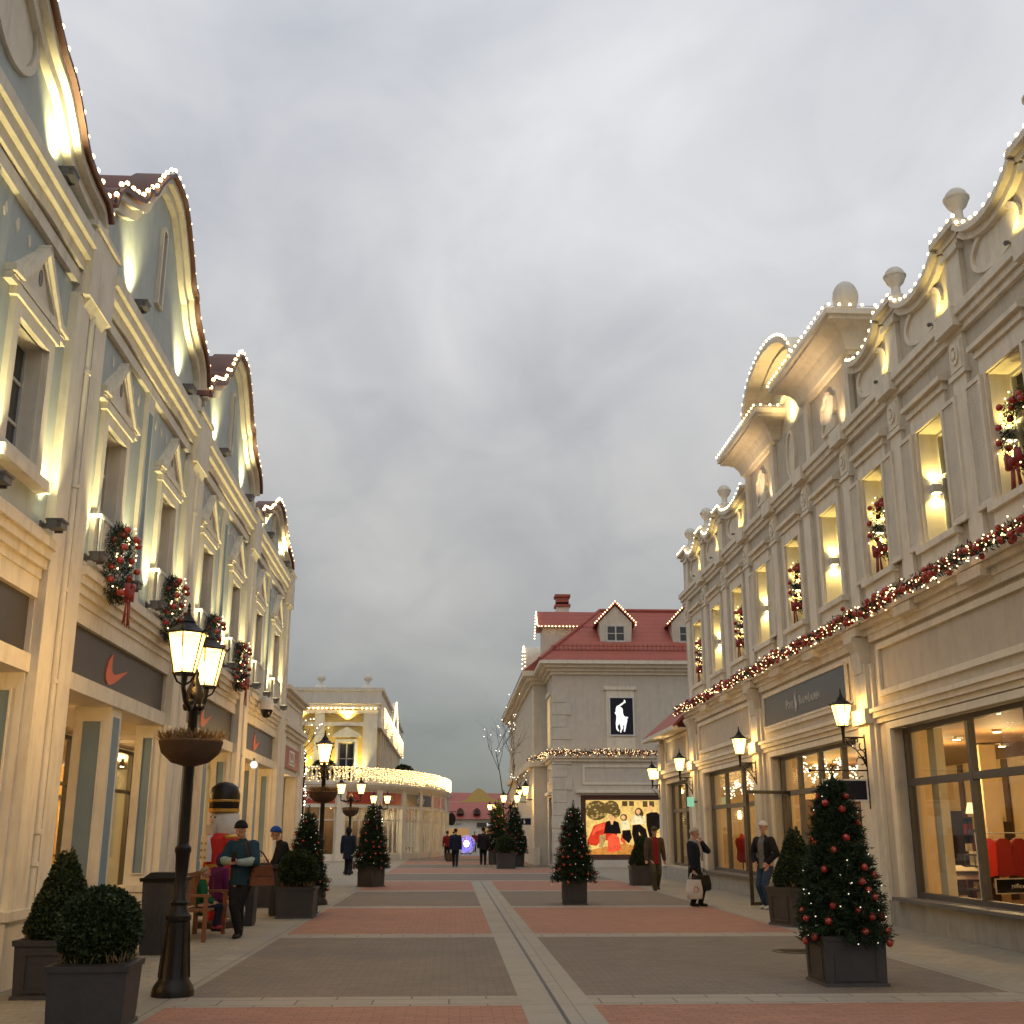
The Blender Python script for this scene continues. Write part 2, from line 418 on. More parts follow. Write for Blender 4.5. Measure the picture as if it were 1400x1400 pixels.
c2 = nt.nodes.new('ShaderNodeTexNoise'); c2.inputs['Scale'].default_value = 7.0; c2.inputs['Detail'].default_value = 5; c2.inputs['Roughness'].default_value = .5; c2.inputs['Distortion'].default_value = .8; nt.links.new(mp.outputs[0], c2.inputs['Vector'])
sh2 = ramp(nt, c2.outputs['Fac'], [(.30, (.91, .918, .93)), (.50, (1., 1., 1.)), (.68, (1.06, 1.057, 1.05))])
m2 = nt.nodes.new('ShaderNodeMix'); m2.data_type = 'RGBA'; m2.blend_type = 'MULTIPLY'; m2.inputs[0].default_value = 1.; nt.links.new(shade, m2.inputs[6]); nt.links.new(sh2, m2.inputs[7]); shade = m2.outputs[2]
mul = nt.nodes.new('ShaderNodeMix'); mul.data_type = 'RGBA'; mul.blend_type = 'MULTIPLY'; mul.inputs[0].default_value = 1.
nt.links.new(elev, mul.inputs[6]); nt.links.new(shade, mul.inputs[7])
b1 = nt.nodes.new('ShaderNodeBackground'); b1.inputs[1].default_value = .95; nt.links.new(mul.outputs[2], b1.inputs[0])
sky = nt.nodes.new('ShaderNodeTexSky'); sky.sky_type = 'NISHITA'; sky.sun_disc = False; sky.sun_elevation = math.radians(16); sky.sun_rotation = math.radians(200)
b2 = nt.nodes.new('ShaderNodeBackground'); b2.inputs[1].default_value = .012; nt.links.new(sky.outputs[0], b2.inputs[0])
ad = nt.nodes.new('ShaderNodeAddShader'); nt.links.new(b1.outputs[0], ad.inputs[0]); nt.links.new(b2.outputs[0], ad.inputs[1])
nt.links.new(ad.outputs[0], out.inputs[0])
sl = bpy.data.lights.new('sun', 'SUN'); sl.energy = .12; sl.angle = math.radians(35); sl.color = (1, .93, .84)
so = bpy.data.objects.new('sun', sl); COL.objects.link(so); so.rotation_euler = (math.radians(50), 0, math.radians(20))
cam = bpy.data.cameras.new('camera'); co_ = bpy.data.objects.new('camera', cam); COL.objects.link(co_)
cam.sensor_width = 36; cam.lens = 36*1570/1400; cam.clip_end = 2000; cam.clip_start = .1
pitch = math.atan(440/1570); yaw = math.atan((700-617)/math.hypot(1570, 440))
fw = Vector((math.sin(yaw)*math.cos(pitch), math.cos(yaw)*math.cos(pitch), math.sin(pitch)))
co_.location = CAM; co_.rotation_euler = fw.to_track_quat('-Z', 'Y').to_euler(); scene.camera = co_
scene.view_settings.view_transform = 'Standard'; scene.view_settings.look = 'None'; scene.view_settings.exposure = 0; scene.view_settings.gamma = 1
cy = scene.cycles
cy.use_denoising = True; cy.max_bounces = 7; cy.diffuse_bounces = 3; cy.glossy_bounces = 3; cy.transparent_max_bounces = 12; cy.transmission_bounces = 4
cy.sample_clamp_indirect = 4.; cy.sample_clamp_direct = 0; cy.caustics_reflective = False; cy.caustics_refractive = False; cy.use_light_tree = True
cy.use_adaptive_sampling = True; cy.adaptive_threshold = .02

# ------------------------------------------------------------------ ground and paving
brick('light_paving', (.33, .295, .225), (.28, .25, .19), (.16, .145, .12), 1., .24, .16, .006, dirt=.3)
brick('edge_paving', (.31, .285, .235), (.27, .25, .205), (.10, .09, .075), 1., .9, .35, .008, off=0, swap=True)
brick('band_paving', (.335, .30, .245), (.29, .262, .215), (.10, .09, .075), 1., .75, .345, .009, dirt=.3)
brick('dark_paving', (.205, .168, .134), (.165, .136, .109), (.095, .078, .063), 1., .2, .1, .005, dirt=.35)
brick('red_paving', (.375, .19, .13), (.30, .15, .105), (.16, .095, .068), 1., .2, .1, .005, dirt=.35)
brick('strip_paving', (.33, .305, .255), (.29, .27, .225), (.17, .155, .13), 1., 1.2, .6, .006, off=0, dirt=.3, swap=True)
surf('asphalt_ground', (.11, .10, .09), (.08, .075, .068), rough=.9, bump=.4)
def sheet(name, x0, x1, y0, y1, z, mat):
    mb = MB(); mb.add([(x0, y0, z), (x1, y0, z), (x1, y1, z), (x0, y1, z)], [(0, 1, 2, 3)])
    return tag(mb.build(name, mat, fix=False), kind='structure')
sheet('ground', -900, 900, -200, 1600, -.012, 'asphalt_ground')
sheet('pavement', -11, -2.7, -6, 130, 0, 'light_paving')
sheet('pavement', 5.87, 14, -6, 130, 0, 'light_paving')
sheet('street_base', -2.7, 5.87, -6, 190, -.002, 'light_paving')
for x0, x1 in ((-3.06, -2.70), (5.87, 6.2)): sheet('paving_edge', x0, x1, -6, 70, .004, 'edge_paving')
# cross bands every 7.6 m, the fields between them alternately red and grey brown
ys = [-3.9, 3.9]; y = 11.96
edges = []
for k in range(-2, 10): edges.append((11.96+7.6*k, 12.64+7.6*k))
for k, (a, b) in enumerate(edges):
    nxt = edges[k+1][0] if k+1 < len(edges) else b+7
    for x0, x1 in ((-2.7, .7), (1.4, 5.87)) if b < 40 else ((-2.7, 5.87),):
        sheet('paving_band', x0, x1, a, b, .004, 'band_paving')
        sheet('paving_field', x0, x1, b, nxt, .003, 'dark_paving' if k % 2 == 0 else 'red_paving')
for x0, x1 in ((.7, 1.03), (1.07, 1.4)): sheet('drainage_strip', x0, x1, -4, 41.9, .004, 'strip_paving')
sheet('drainage_channel', 1.03, 1.07, -4, 41.9, .0045, 'drain_steel')
# round manhole cover let into the paving
mc = thing('manhole_cover', 'round iron manhole cover set in the grey brown paving', 'manhole cover', (4.9, 17.05, 0))
mb = MB(); mb.lathe([(.35, .003), (.35, .010), (.30, .010), (.30, .006)], (4.9, 17.05, 0), 32); mb.build('cover_frame', 'drain_steel', mc)
mb = MB(); mb.lathe([(.295, .003), (.295, .009)], (4.9, 17.05, 0), 32)
for k in range(5): mb.box(4.66+.0, 5.14, 16.86+.09*k, 16.89+.09*k, .009, .013)
mb.build('cover_plate', 'black_iron', mc)
# ------------------------------------------------------------------ left shop row, pale blue with dutch gables
P = [7.1, 13.8, 20.45, 27.1, 33.75]
LB = thing('shop_building', 'pale blue shop row with cream pilasters and curved gables on the left', 'building', FL(13.8, 0, 0))
cen = [(a+b)/2 for a, b in zip(P[:-1], P[1:])]
WIN = [c+d for c in cen for d in (-1.62, 1.62)]
holes = [(x-.48, x+.48, (5.55 if i < 2 else 4.98), 7.0) for i, x in enumerate(WIN)]
mb = MB(FL); wall_holes(mb, 6.5, 34.35, 4.3, 8.9, holes, .30); mb.build('upper_wall', 'blue_plaster', LB)
# side and rear shell so that nothing shows through
mb = MB(FL); mb.box(6.5, 34.35, -9.0, -8.8, 0, 8.9); mb.box(34.15, 34.35, -8.8, -.3, 0, 8.9); mb.box(6.5, 6.7, -8.8, -.3, 0, 8.9)
mb.build('rear_wall', 'blue_plaster', LB)
# shop fronts: fascia beam with recessed sign, piers, soffit
mb = MB(FL)
for a, b in zip(P[:-1], P[1:]):
    mb.box(a+.55, b-.55, -.32, .02, 3.35, 3.56); mb.box(a+.55, b-.55, -.32, .02, 4.2, 4.42)
    mb.box(a+.55, b-.55, -.34, -.1, 3.56, 4.2)
for p in P:
    mb.box(p-.62, p+.62, -.34, .0, 3.35, 4.45)
mb.build('fascia', 'cream_trim', LB)
mb = MB(FL); mb.box(6.5, 34.3, -2.4, -.30, 3.38, 3.52); mb.build('soffit', 'cream_trim', LB)
def blue_pier(mb, s0, s1, o0, o1, z0, z1):
    mb.box(s0, s1, o0, o1, z0, z1, 0)
    m = .11
    for z in ((z0+.13, z1-.14),):
        # raised frame with a blue field, on the face towards the camera and on the street face
        frame_box2(mb, s0, o0+.06, o1-.06, z[0], z[1])
        if s1-s0 > .3: mb.box(s0+m, s1-m, o1-.01, o1+.006, z[0], z[1], 1)
def frame_box2(mb, s, o0, o1, z0, z1):
    w = .075
    mb.box(s-.006, s+.02, o0+w, o1-w, z0+w, z1-w, 1)
    mb.box(s-.03, s+.0, o0+w-.02, o0+w, z0+w-.02, z1-w+.02, 0); mb.box(s-.03, s+.0, o1-w, o1-w+.02, z0+w-.02, z1-w+.02, 0)
    mb.box(s-.03, s+.0, o0+w, o1-w, z1-w, z1-w+.02, 0); mb.box(s-.03, s+.0, o0+w, o1-w, z0+w-.02, z0+w, 0)
for c in cen:
    mb = MB(FL); blue_pier(mb, c-.27, c+.27, -.56, -.04, .72, 3.36); mb.box(c-.32, c+.32, -.60, 0.0, 0, .68); mb.box(c-.345, c+.345, -.62, .02, .66, .74)
    mb.build('shopfront_pier', ['cream_trim', 'blue_panel'], LB)
for p in P:
    mb = MB(FL)
    blue_pier(mb, p-.62, p+.62, -.44, -.02, .78, 3.36)
    for a, b in ((-.60, -.14), (.14, .60)): mb.box(p+a, p+b, -.03, .11, .78, 8.06)      # paired pilaster strips with a groove for the rain pipe
    mb.box(p-.14, p+.14, -.03, .03, .78, 8.06)
    mb.box(p-.70, p+.70, -.50, .10, 0, .70); mb.box(p-.73, p+.73, -.52, .14, .70, .80)
    mb.build('pilaster', ['cream_trim', 'blue_panel'], LB)
    mb = MB(FL); mb.box(p-.50, p+.50, -.03, .20, 8.08, 9.02); mb.box(p-.55, p+.55, -.03, .24, 9.02, 9.09)
    mb.prism([(-.02, 8.08), (.18, 8.08), (.10, 7.94), (-.02, 7.9)], p-.40, p+.40, 'oz'); mb.build('bracket_block', 'cream_trim', LB)
    mb = MB(FL); mb.tube([(p, .09, 8.1), (p, .09, .0)], .05, 10)
    for z in (7.2, 5.7, 4.4, 3.3, 1.6, 1.25): mb.tube([(p, .09, z), (p, .09, z+.05)], .066, 10)
    mb.build('rain_pipe', 'cream_trim', LB, smooth=40)
mb = MB(FL)
for a, b in zip(P[:-1], P[1:]):
    cornice(mb, a+.62, b-.62, 4.42, 4.86, .18, 4)
    mb.box(a+.62, b-.62, -.02, .12, 4.86, 4.93)
mb.build('string_cornice', 'cream_trim', LB)
mb = MB(FL)
for a, b in zip(P[:-1], P[1:]):
    mb.box(a+.5, b-.5, -.02, .07, 8.2, 8.36)
    mb.box(a+.5, b-.5, -.02, .11, 8.40, 8.55); mb.box(a+.5, b-.5, -.02, .18, 8.55, 8.70); mb.box(a+.5, b-.5, -.02, .235, 8.70, 8.86)
mb.build('main_cornice', 'cream_trim', LB)
for c in cen:
    mb = MB(FL); mb.box(c-.20, c+.20, -.02, .06, 4.9, 8.22); mb.box(c-.09, c+.09, -.02, .075, 5.2, 7.9, 1); mb.build('centre_strip', ['cream_trim', 'blue_panel'], LB)
    for k in range(5):
        for sgn in (-1, 1):
            mb = MB(FL); mb.prism([(c+sgn*(.55+.36*k)-.05, 7.92+.02*k), (c+sgn*(.55+.36*k), 7.84), (c+sgn*(.55+.36*k)+.05, 7.92), (c+sgn*(.55+.36*k), 8.02)], -.01, .015); mb.build('lozenge_ornament', 'cream_trim', LB)
# windows with triangular pediments
def left_window(i, x):
    z0, z1 = holes[i][2], holes[i][3]
    mb = MB(FL); frame_box(mb, x-.64, x+.64, z0-.13 if i < 2 else z0, z1+.13, .16, -.02, .07, 0)
    if i < 2: mb.box(x-.74, x+.74, -.02, .17, z0-.22, z0-.10)
    mb.box(x-.70, x+.70, -.02, .10, z1+.13, z1+.25)
    yb = z1+.42
    mb.prism([(x-.78, yb), (x+.78, yb), (x, yb+.62)], -.02, .05)
    mb.box(x-.84, x+.84, -.02, .10, yb-.14, yb-.04)
    for sg in (-1, 1):
        for o, d in ((.135, 0.), (.09, -.09)):
            mb.ribbon([(x-.90, yb-.03+d), (x-.66, yb-.03+d), (x, yb+.66+d)] if sg < 0 else [(x, yb+.66+d), (x+.66, yb-.03+d), (x+.90, yb-.03+d)], .085, -.02, o)
    mb.disc(x, yb+.24, .06, .1, .04, .056, 1)
    for q in (x-.485, x+.455): mb.box(q, q+.03, -.25, -.0, z0, z1)
    mb.box(x-.455, x+.455, -.25, -.0, z1-.03, z1+.002)
    surround = mb.build('window_surround', ['cream_trim', 'lead_grey'], LB)
    mb = MB(FL); frame_box(mb, x-.48, x+.48, z0, z1, .06, -.24, -.17)
    mb.box(x-.03, x+.03, -.235, -.165, z0+.06, z1-.06)
    for k in (1, 2, 3) if i >= 2 else (1, 2): mb.box(x-.42, x+.42, -.23, -.18, z0+(z1-z0)*k/(4 if i >= 2 else 3)-.018, z0+(z1-z0)*k/(4 if i >= 2 else 3)+.018)
    wo = mb.build('window', 'window_white', LB)
    mb = MB(FL); mb.box(x-.44, x+.44, -.215, -.2, z0+.05, z1-.05); mb.build('pane', 'dark_glass', wo)
    if i >= 2:
        mb = MB(FL)
        for z in (4.95, 5.62): 
            mb.box(x-.68, x+.68, .12, .16, z, z+.045)
            for sx in (-.68, .635): mb.box(x+sx, x+sx+.045, -.02, .12, z, z+.045)
        for k in range(13): mb.box(x-.64+.1045*k-.009, x-.64+.1045*k+.009, .13, .15, 4.995, 5.62)
        mb.build('balcony_rail', 'white_paint', LB)
for i, x in enumerate(WIN): left_window(i, x)

# curved gables with tiled barrel roofs behind
def gable_pts(c, half, scale=1.):
    return [(c+s*d, z) for s, d, z in half]
H1 = [(0, 11.86), (.4, 11.82), (.71, 11.64), (1.14, 11.24), (1.40, 10.92), (1.58, 10.80), (1.74, 10.76), (1.84, 10.58), (2.05, 10.40), (2.55, 10.2), (2.9, 10.07), (3.15, 9.85), (3.26, 9.6)]
def scale_half(H, sx, z0, kz): return [(d*sx, z0+(z-9.6)*kz) for d, z in H]
gables = [(10.45, [(d*1.02, z) for d, z in ((0, 10.95), (.5, 10.55), (1.0, 10.26), (1.45, 10.12), (1.85, 9.86), (2.15, 9.62), (2.6, 9.52), (3.1, 9.48), (3.3, 9.3))]), (17.1, H1), (23.75, scale_half(H1, 1.0, 9.5, .93)), (30.5, scale_half(H1, .93, 9.1, .5))]
GEDGE = []
for gi, (c, half) in enumerate(gables):
    right_ = smoothc([(c+d, z) for d, z in half], 5); left_ = smoothc([(c-d, z) for d, z in half], 5)[::-1]
    top = left_[:-1]+right_
    s0, s1, zb = top[0][0], top[-1][0], 8.8
    mb = MB(FL); mb.prism([(s0, zb)]+top+[(s1, zb)], -.30, .0); g = mb.build('gable', 'blue_plaster', LB)
    mb = MB(FL); mb.ribbon(top, .26, -.05, .10); mb.ribbon(top, .11, -.05, .19); mb.box(s0, s0+.26, -.05, .10, 8.85, top[0][1]-.2); mb.box(s1-.26, s1, -.05, .10, 8.85, top[-1][1]-.2)
    mb.build('gable_moulding', 'cream_trim', g, smooth=25)
    up = [(x, z+.05) for x, z in top]
    mb = MB(FL); mb.ribbon(up, .055, -.34, .26); mb.build('gable_coping', 'brown_edge', g)
    # roof sheet running back from the gable
    mb = MB(FL); mb.ribbon([(x, z+.0) for x, z in top], .12, -7.5, -.36); mb.build('roof', 'roof_tile_brown', g, smooth=25)
    GEDGE.append((g, [(x, z+.10) for x, z in top]))
    if gi == 0:
        mb = MB(FL); mb.ring(c+.2, 9.95, .62, .5, .10, -.02, .05); mb.disc(c+.2, 9.95, .5, .4, -.02, .015); mb.build('oval_ornament', 'cream_trim', g)
    else:
        w_ = .16; zc = 10.35 if gi == 1 else (10.1 if gi == 2 else 9.55); hh = .62 if gi < 3 else .3
        pl = [(c-w_, zc-hh), (c+w_, zc-hh)]+[(c+w_*math.cos(a), zc+hh+w_*math.sin(a)) for a in [PI*k/8 for k in range(9)]]
        mb = MB(FL); mb.ribbon([(x, z) for x, z in pl][::-1], .07, -.02, .06, 0, True); mb.prism([(c+(x-c)*.55, zc+(z-zc)*.9) for x, z in pl], -.02, .012, 'sz', 1); mb.build('slit_window', ['cream_trim', 'lead_grey'], g)
# low tiled valley roofs between the gables
mb = MB(FL); mb.prism([(-.5, 8.9), (-4.5, 10.6), (-4.5, 8.9)], 6.6, 34.2, 'oz'); mb.build('valley_roof', 'roof_tile_brown', LB)

# strings of bulbs along the gable edges
glabel = ['string of bulbs along the nearest blue gable running out of the picture', 'string of warm bulbs along the tall blue gable behind the nearest one', 'string of warm bulbs along the third blue gable with a slit window', 'string of warm bulbs along the smallest farthest blue gable']
for (g, pts), lab in zip(GEDGE, glabel):
    p3 = [Vector(FL(x, .22, z)) for x, z in pts]
    st = thing('string_lights', lab, 'light string', p3[0], 'bulb strings on the left gables')
    mb = MB(); mb.tube([tuple(p) for p in p3], .012, 5, raw=True); mb.build('cable', 'black_iron', st)
    bulbs(st, 'bulb', along([p+Vector((0, 0, .03)) for p in p3], .27, .1), .034, 'bulb')

# flood lamps washing the wall
flo = []
def flood_obj(s, o, z, lab, grp, aim, power, fr=FL, size=46, col=(1., .86, .42), proto=[None], sc=.78):
    if proto[0] is None:
        t = local_thing('flood_lamp', lab, 'flood lamp', (0, 0, 0), grp)
        mb = MB(); mb.box(-.13, .13, -.02, .20, -.05, .06); mb.box(-.15, .15, -.03, .22, .045, .075); mb.box(-.16, -.13, .02, .14, -.08, .04); mb.box(.13, .16, .02, .14, -.08, .04); mb.build('housing', 'lead_grey', t)
        mb = MB(); mb.box(-.04, .04, -.12, -.02, -.04, .02); mb.box(-.07, .07, -.14, -.115, -.08, .06); mb.build('wall_bracket', 'lead_grey', t)
        mb = MB(); mb.box(-.115, .115, -.005, .185, .076, .081); mb.build('lens', 'flood_lens', t); proto[0] = t; t['used'] = 0
    p = fr(s, o, z)
    rz = -PI/2 if fr is FL else PI/2
    if not proto[0].get('used'): proto[0]['used'] = 1; t = proto[0]; t.location = p; t.rotation_euler.z = rz; t.scale = (sc,)*3; tag(t, lab, None, grp)
    else: t = dup(proto[0], p, lab, grp, rz, sc)
    if 'used' in t and t is not proto[0]: del t['used']
    q = fr(s, o+.06, z+.10); sp = spot('flood_light', q, fr(s, aim[0], z+aim[1]), power, col, size, 1., .07)
    return t
bayname = ['picture edge bay', 'tall gable bay', 'third bay', 'last bay']
for bi, c in enumerate(cen):
    for k, d in enumerate((-2.5, -.72, .72, 2.5)):
        flood_obj(c+d, .16, 5.02 if bi else 5.0, 'lower ledge flood lamp '+('on the near side of the first window, ', 'on the far side of the first window, ', 'on the near side of the second window, ', 'on the far side of the second window, ')[k]+bayname[bi], 'flood lamps on the lower ledge', (-.16, 2.4), 250, size=72)
    for d in (-1.62, 1.62):
        flood_obj(c+d, .16, 8.98, 'cornice flood lamp under the '+('near' if d < 0 else 'far')+' half of the gable, '+bayname[bi], 'flood lamps under the gables', (-.14, 1.6), 215, size=88)

# shop signs
def sign(name, lab, fr, s0, s1, z0, z1, o0, o1, mat, trim=None, grp=None):
    t = thing(name, lab, 'sign', fr((s0+s1)/2, o0, z0), grp)
    mb = MB(fr); mb.box(s0, s1, o0, o1, z0, z1); mb.build('sign_panel', mat, t)
    if trim:
        mb = MB(fr); frame_box(mb, s0-.05, s1+.05, z0-.05, z1+.05, .055, o0, o1+.03); mb.build('sign_frame', trim, t)
    return t
SW = [(0, .42), (.10, .22), (.20, .05), (.36, .0), (.52, .06), (1.0, .52), (1.22, .76), (.62, .42), (.44, .36), (.32, .42), (.27, .58), (.34, 1.0), (.14, .74)]
SW = [(0.0, .30), (.02, .10), (.13, -.02), (.28, .01), (.48, .12), (1.15, .66), (.50, .36), (.36, .34), (.28, .42), (.26, .58), (.27, .95), (.08, .66)]
for i, (lab, mat) in enumerate([('blank dark shop sign at the left picture edge', 'sign_dark'), ('large dark shop sign with an orange tick mark nearest the camera', 'sign_dark'), ('dark shop sign with an orange tick mark partly behind the street lamp', 'sign_dark'), ('slate coloured shop sign with an orange tick mark beside the black dome camera', 'sign_slate')]):
    a, b = P[i], P[i+1]
    t = sign('shop_sign', lab, FL, a+.66, b-.66, 3.56, 4.2, -.1, -.05, mat)
    if i:
        x0 = a+.66+(b-a-1.3)*.36
        mb = MB(FL); mb.prism([(x0+x*1.0, 3.64+z*.47) for x, z in SW], -.055, -.035); mb.build('tick_mark', 'orange_mark', t)

# interiors of the left arcade: warm lit shop behind open fronts
mb = MB(FL); mb.box(6.6, 34.1, -8.7, -2.2, .01, .03); mb.build('shop_floor', 'wood_floor', LB)
mb = MB(FL); mb.box(6.6, 34.1, -5.3, -5.2, .03, 3.5); mb.build('inner_wall', 'ochre_panel', LB)
mb = MB(FL); mb.box(6.6, 34.1, -5.2, -2.4, 3.36, 3.42); mb.build('inner_ceiling', 'dark_wood', LB)
for bi, c in enumerate(cen):
    for d in (-1.6, 1.6):
        mb = MB(FL); frame_box(mb, c+d-1.3, c+d+1.3, .05, 3.36, .08, -2.3, -2.2); mb.box(c+d-.03, c+d+.03, -2.29, -2.21, .13, 3.28); mb.box(c+d-1.22, c+d+1.22, -2.285, -2.215, 2.45, 2.52)
        f = mb.build('shopfront_window', 'window_frame_grey', LB)
        mb = MB(FL); mb.box(c+d-1.22, c+d+1.22, -2.255, -2.245, .13, 3.28); mb.build('pane', 'shop_glass', f)
        mb = MB(FL); mb.box(c+d-.8, c+d+.5, -5.19, -5.15, 1.1, 2.3); mb.build('wall_poster', 'warm_wall', LB)
        mb = MB(FL); mb.box(c+d-1.1, c+d+1.1, -5.18, -4.8, .03, .85); mb.box(c+d-1.2, c+d+1.2, -5.18, -4.9, 2.5, 2.56)
        mb.build('display_shelf', 'dark_wood', LB)
    point('shop_light', FL(c, -3.6, 2.9), 330, (1, .64, .26), .25)
    for k in (-2.2, -.9, .9, 2.2):
        cl = thing('ceiling_spotlight', 'small bright ceiling spotlight inside the left shop arcade', 'ceiling light', FL(c+k, -3.2, 3.32), 'spotlights inside the left shops')
        mb = MB(FL); mb.lathe([(.05, -.1), (.06, 0), (.03, .05)], FL(c+k, -3.2, 3.31), 10) if False else MB.lathe(mb, [(.05, -.1), (.06, 0), (.03, .05)], (c+k, -3.2, 3.31), 10)
        mb.build('spot_body', 'black_iron', cl); mb = MB(FL); mb.lathe([(.045, -.012), (.045, 0)], (c+k, -3.2, 3.205), 10); mb.build('spot_lens', 'ceiling_spot', cl)
# rope of fairy lights hung in the arcade
cg = thing('ceiling_garland', 'small dark garland with fairy lights under the arcade ceiling on the left', 'garland', FL(15.6, -.9, 3.3))
mb = MB(FL)
random.seed(3)
for k in range(900):
    s = random.uniform(14.6, 19.5); mb.leaf(FL(s, -1.6+random.gauss(0, .05), 3.2+.06*math.sin(s*3)+random.gauss(0, .045)), (random.gauss(0, 1), random.gauss(0, 1), random.gauss(0, 1)), .10, .018)
mb.build('garland_needles', 'pine_needles', cg, fix=False)
bulbs(cg, 'fairy_light', [FL(random.uniform(14.6, 19.5), -1.55+random.gauss(0, .06), 3.18+random.gauss(0, .05)) for _ in range(46)], .014, 'fairy')

# lower annexe with the faded red sign, at the far end of the row
AX = thing('shop_annexe', 'low cream shop annexe with parapet and faded red sign after the blue row', 'building', FL(36.4, 0, 0))
mb = MB(FL); wall_holes(mb, 34.36, 39.6, 0, 5.7, [(34.75, 38.6, 0, 3.35)], .35); mb.box(34.36, 39.6, -7, -6.8, 0, 5.7); mb.box(39.4, 39.6, -6.8, -.35, 0, 5.7); mb.build('front_wall', 'cream_trim', AX)
mb = MB(FL); cornice(mb, 34.36, 39.62, 4.42, 4.8, .2, 3); cornice(mb, 34.36, 39.66, 5.62, 5.86, .22, 2); frame_box(mb, 35.0, 39.0, 4.92, 5.5, .08, -.02, .035); mb.build('parapet_cornice', 'cream_trim', AX)
for a, b in ((34.36, 34.8), (38.7, 39.62)): mb = MB(FL); mb.box(a, b, -.03, .1, 0, 4.44); mb.build('corner_pilaster', 'cream_trim', AX)
mb = MB(FL); mb.box(34.76, 38.6, -1.05, -.95, 0, 3.3); mb.box(34.76, 38.6, -1.0, -.35, 3.3, 3.34); mb.build('recess_wall', 'ochre_panel', AX); point('shop_light', FL(36.6, -.55, 2.9), 30, (1, .72, .34), .1)
mb = MB(FL); mb.box(34.4, 39.4, -6.8, -.36, 5.4, 5.5); mb.build('flat_roof', 'lead_grey', AX)
t = sign('shop_sign', 'faded red shop sign with a white square emblem above the ochre recess', FL, 34.95, 38.5, 3.52, 4.16, .02, .06, 'sign_faded_red')
mb = MB(FL); frame_box(mb, 36.0, 37.3, 3.62, 4.06, .06, .06, .075); mb.box(36.25, 37.05, .06, .075, 3.72, 3.78); mb.box(36.3, 36.42, .06, .075, 3.78, 3.98); mb.box(36.85, 36.97, .06, .075, 3.78, 3.98); mb.build('square_emblem', 'letter_white', t)
# dome security camera
sc_ = thing('security_camera', 'white and black dome security camera on the blue facade', 'camera', FL(29.0, .0, 4.6))
mb = MB(FL); mb.lathe([(.02, .30), (.14, .26), (.17, .16), (.17, .0)], (28.9, .36, 4.55), 20); mb.tube([(28.9, .0, 4.86), (28.9, .36, 4.86)], .03); mb.build('housing', 'white_paint', sc_, smooth=40)
mb = MB(FL); mb.lathe([(.01, -.2), (.08, -.18), (.13, -.1), (.15, 0)], (28.9, .36, 4.548), 20); mb.build('dome', 'camera_black', sc_, smooth=50)
# small round globe lamp under the fascia
gl = thing('globe_lamp', 'small bright white globe lamp under the lintel below the slate sign', 'lamp', FL(29.2, .05, 3.3))
mb = MB(FL); mb.sphere((29.2, .08, 3.24), .09, 14, 10); mb.build('globe', 'logo_white', gl, smooth=60); mb = MB(FL); mb.tube([(29.2, .08, 3.32), (29.2, .08, 3.4)], .03); mb.build('fixing', 'lead_grey', gl)
# ------------------------------------------------------------------ right shop building, grey plaster with scalloped parapet
RB = thing('shop_building', 'grey shop building with lit upper windows and scalloped parapet on the right', 'building', FR(26, 0, 0))
PIL = [13.85, 22.03, 30.22, 38.4]            # ground floor pilasters
WR = [37.15-2.733*k for k in range(10)]      # upper window centres, far to near
Y0, Y1 = 9.4, 39.2
uh = [(x-.57, x+.57, 6.34, 8.34) for x in WR]
mb = MB(FR); wall_holes(mb, Y0, Y1, 5.2, 9.3, uh, .42); mb.build('upper_wall', 'grey_plaster', RB)
shopw = [(9.0, 12.9), (14.75, 20.95), (22.85, 29.15), (31.0, 37.2)]
gh = [(a, b, (.5 if i != 2 else 0), 3.48) for i, (a, b) in enumerate(shopw)]; gh[0] = (9.6, 12.9, .5, 3.48)
mb = MB(FR); wall_holes(mb, Y0, Y1, 0, 5.2, gh, .40); mb.build('lower_wall', 'grey_plaster', RB)
mb = MB(FR); mb.box(Y0, Y1, -12.2, -12, 0, 11); mb.box(38.95, Y1, -12, -.42, 0, 11); mb.box(Y0, Y0+.2, -12, -.42, 0, 11); mb.build('rear_wall', 'grey_plaster', RB)
mb = MB(FR); mb.box(Y0, Y1-.25, -12, -.42, 10.2, 10.3); mb.build('flat_roof', 'lead_grey', RB)
# plinth
mb = MB(FR)
for a, b in ((Y0, 22.85), (29.15, Y1)): mb.box(a, b, -.02, .05, 0, .44)
mb.build('plinth', 'plinth_grey', RB)
# ground floor pilasters, consoles, cornices
for p in PIL:
    mb = MB(FR); mb.box(p-.42, p+.42, -.02, .07, .44, 4.75); mb.box(p-.30, p+.30, -.02, .15, .44, 4.75); mb.box(p-.34, p+.34, -.02, .17, 0, .46)
    mb.prism([(-.02, 5.28), (.34, 5.28), (.34, 5.2), (.22, 5.0), (.17, 4.6), (-.02, 4.5)], p-.22, p+.22, 'oz')
    mb.box(p-.36, p+.36, -.02, .24, 3.62, 3.9); mb.build('pilaster', 'light_trim', RB)
mb = MB(FR)
segs = [(Y0, PIL[0]-.42)]+[(a+.42, b-.42) for a, b in zip(PIL[:-1], PIL[1:])]+[(PIL[-1]+.42, Y1)]
for a, b in segs:
    mb.box(a, b, -.02, .06, 3.6, 3.7); mb.box(a, b, -.02, .12, 3.7, 3.8); mb.box(a, b, -.02, .17, 3.8, 3.88)
    mb.box(a, b, -.02, .08, 5.14, 5.28)
mb.box(Y0, Y1+.05, -.02, .11, 5.28, 5.4); mb.box(Y0, Y1+.08, -.02, .19, 5.4, 5.5); mb.box(Y0, Y1+.1, -.02, .25, 5.5, 5.58)
for a in WR[:-1]: mb.box(a-1.75, a-.95, -.02, .27, 5.30, 5.47)
mb.build('string_cornice', 'light_trim', RB)
mb = MB(FR)
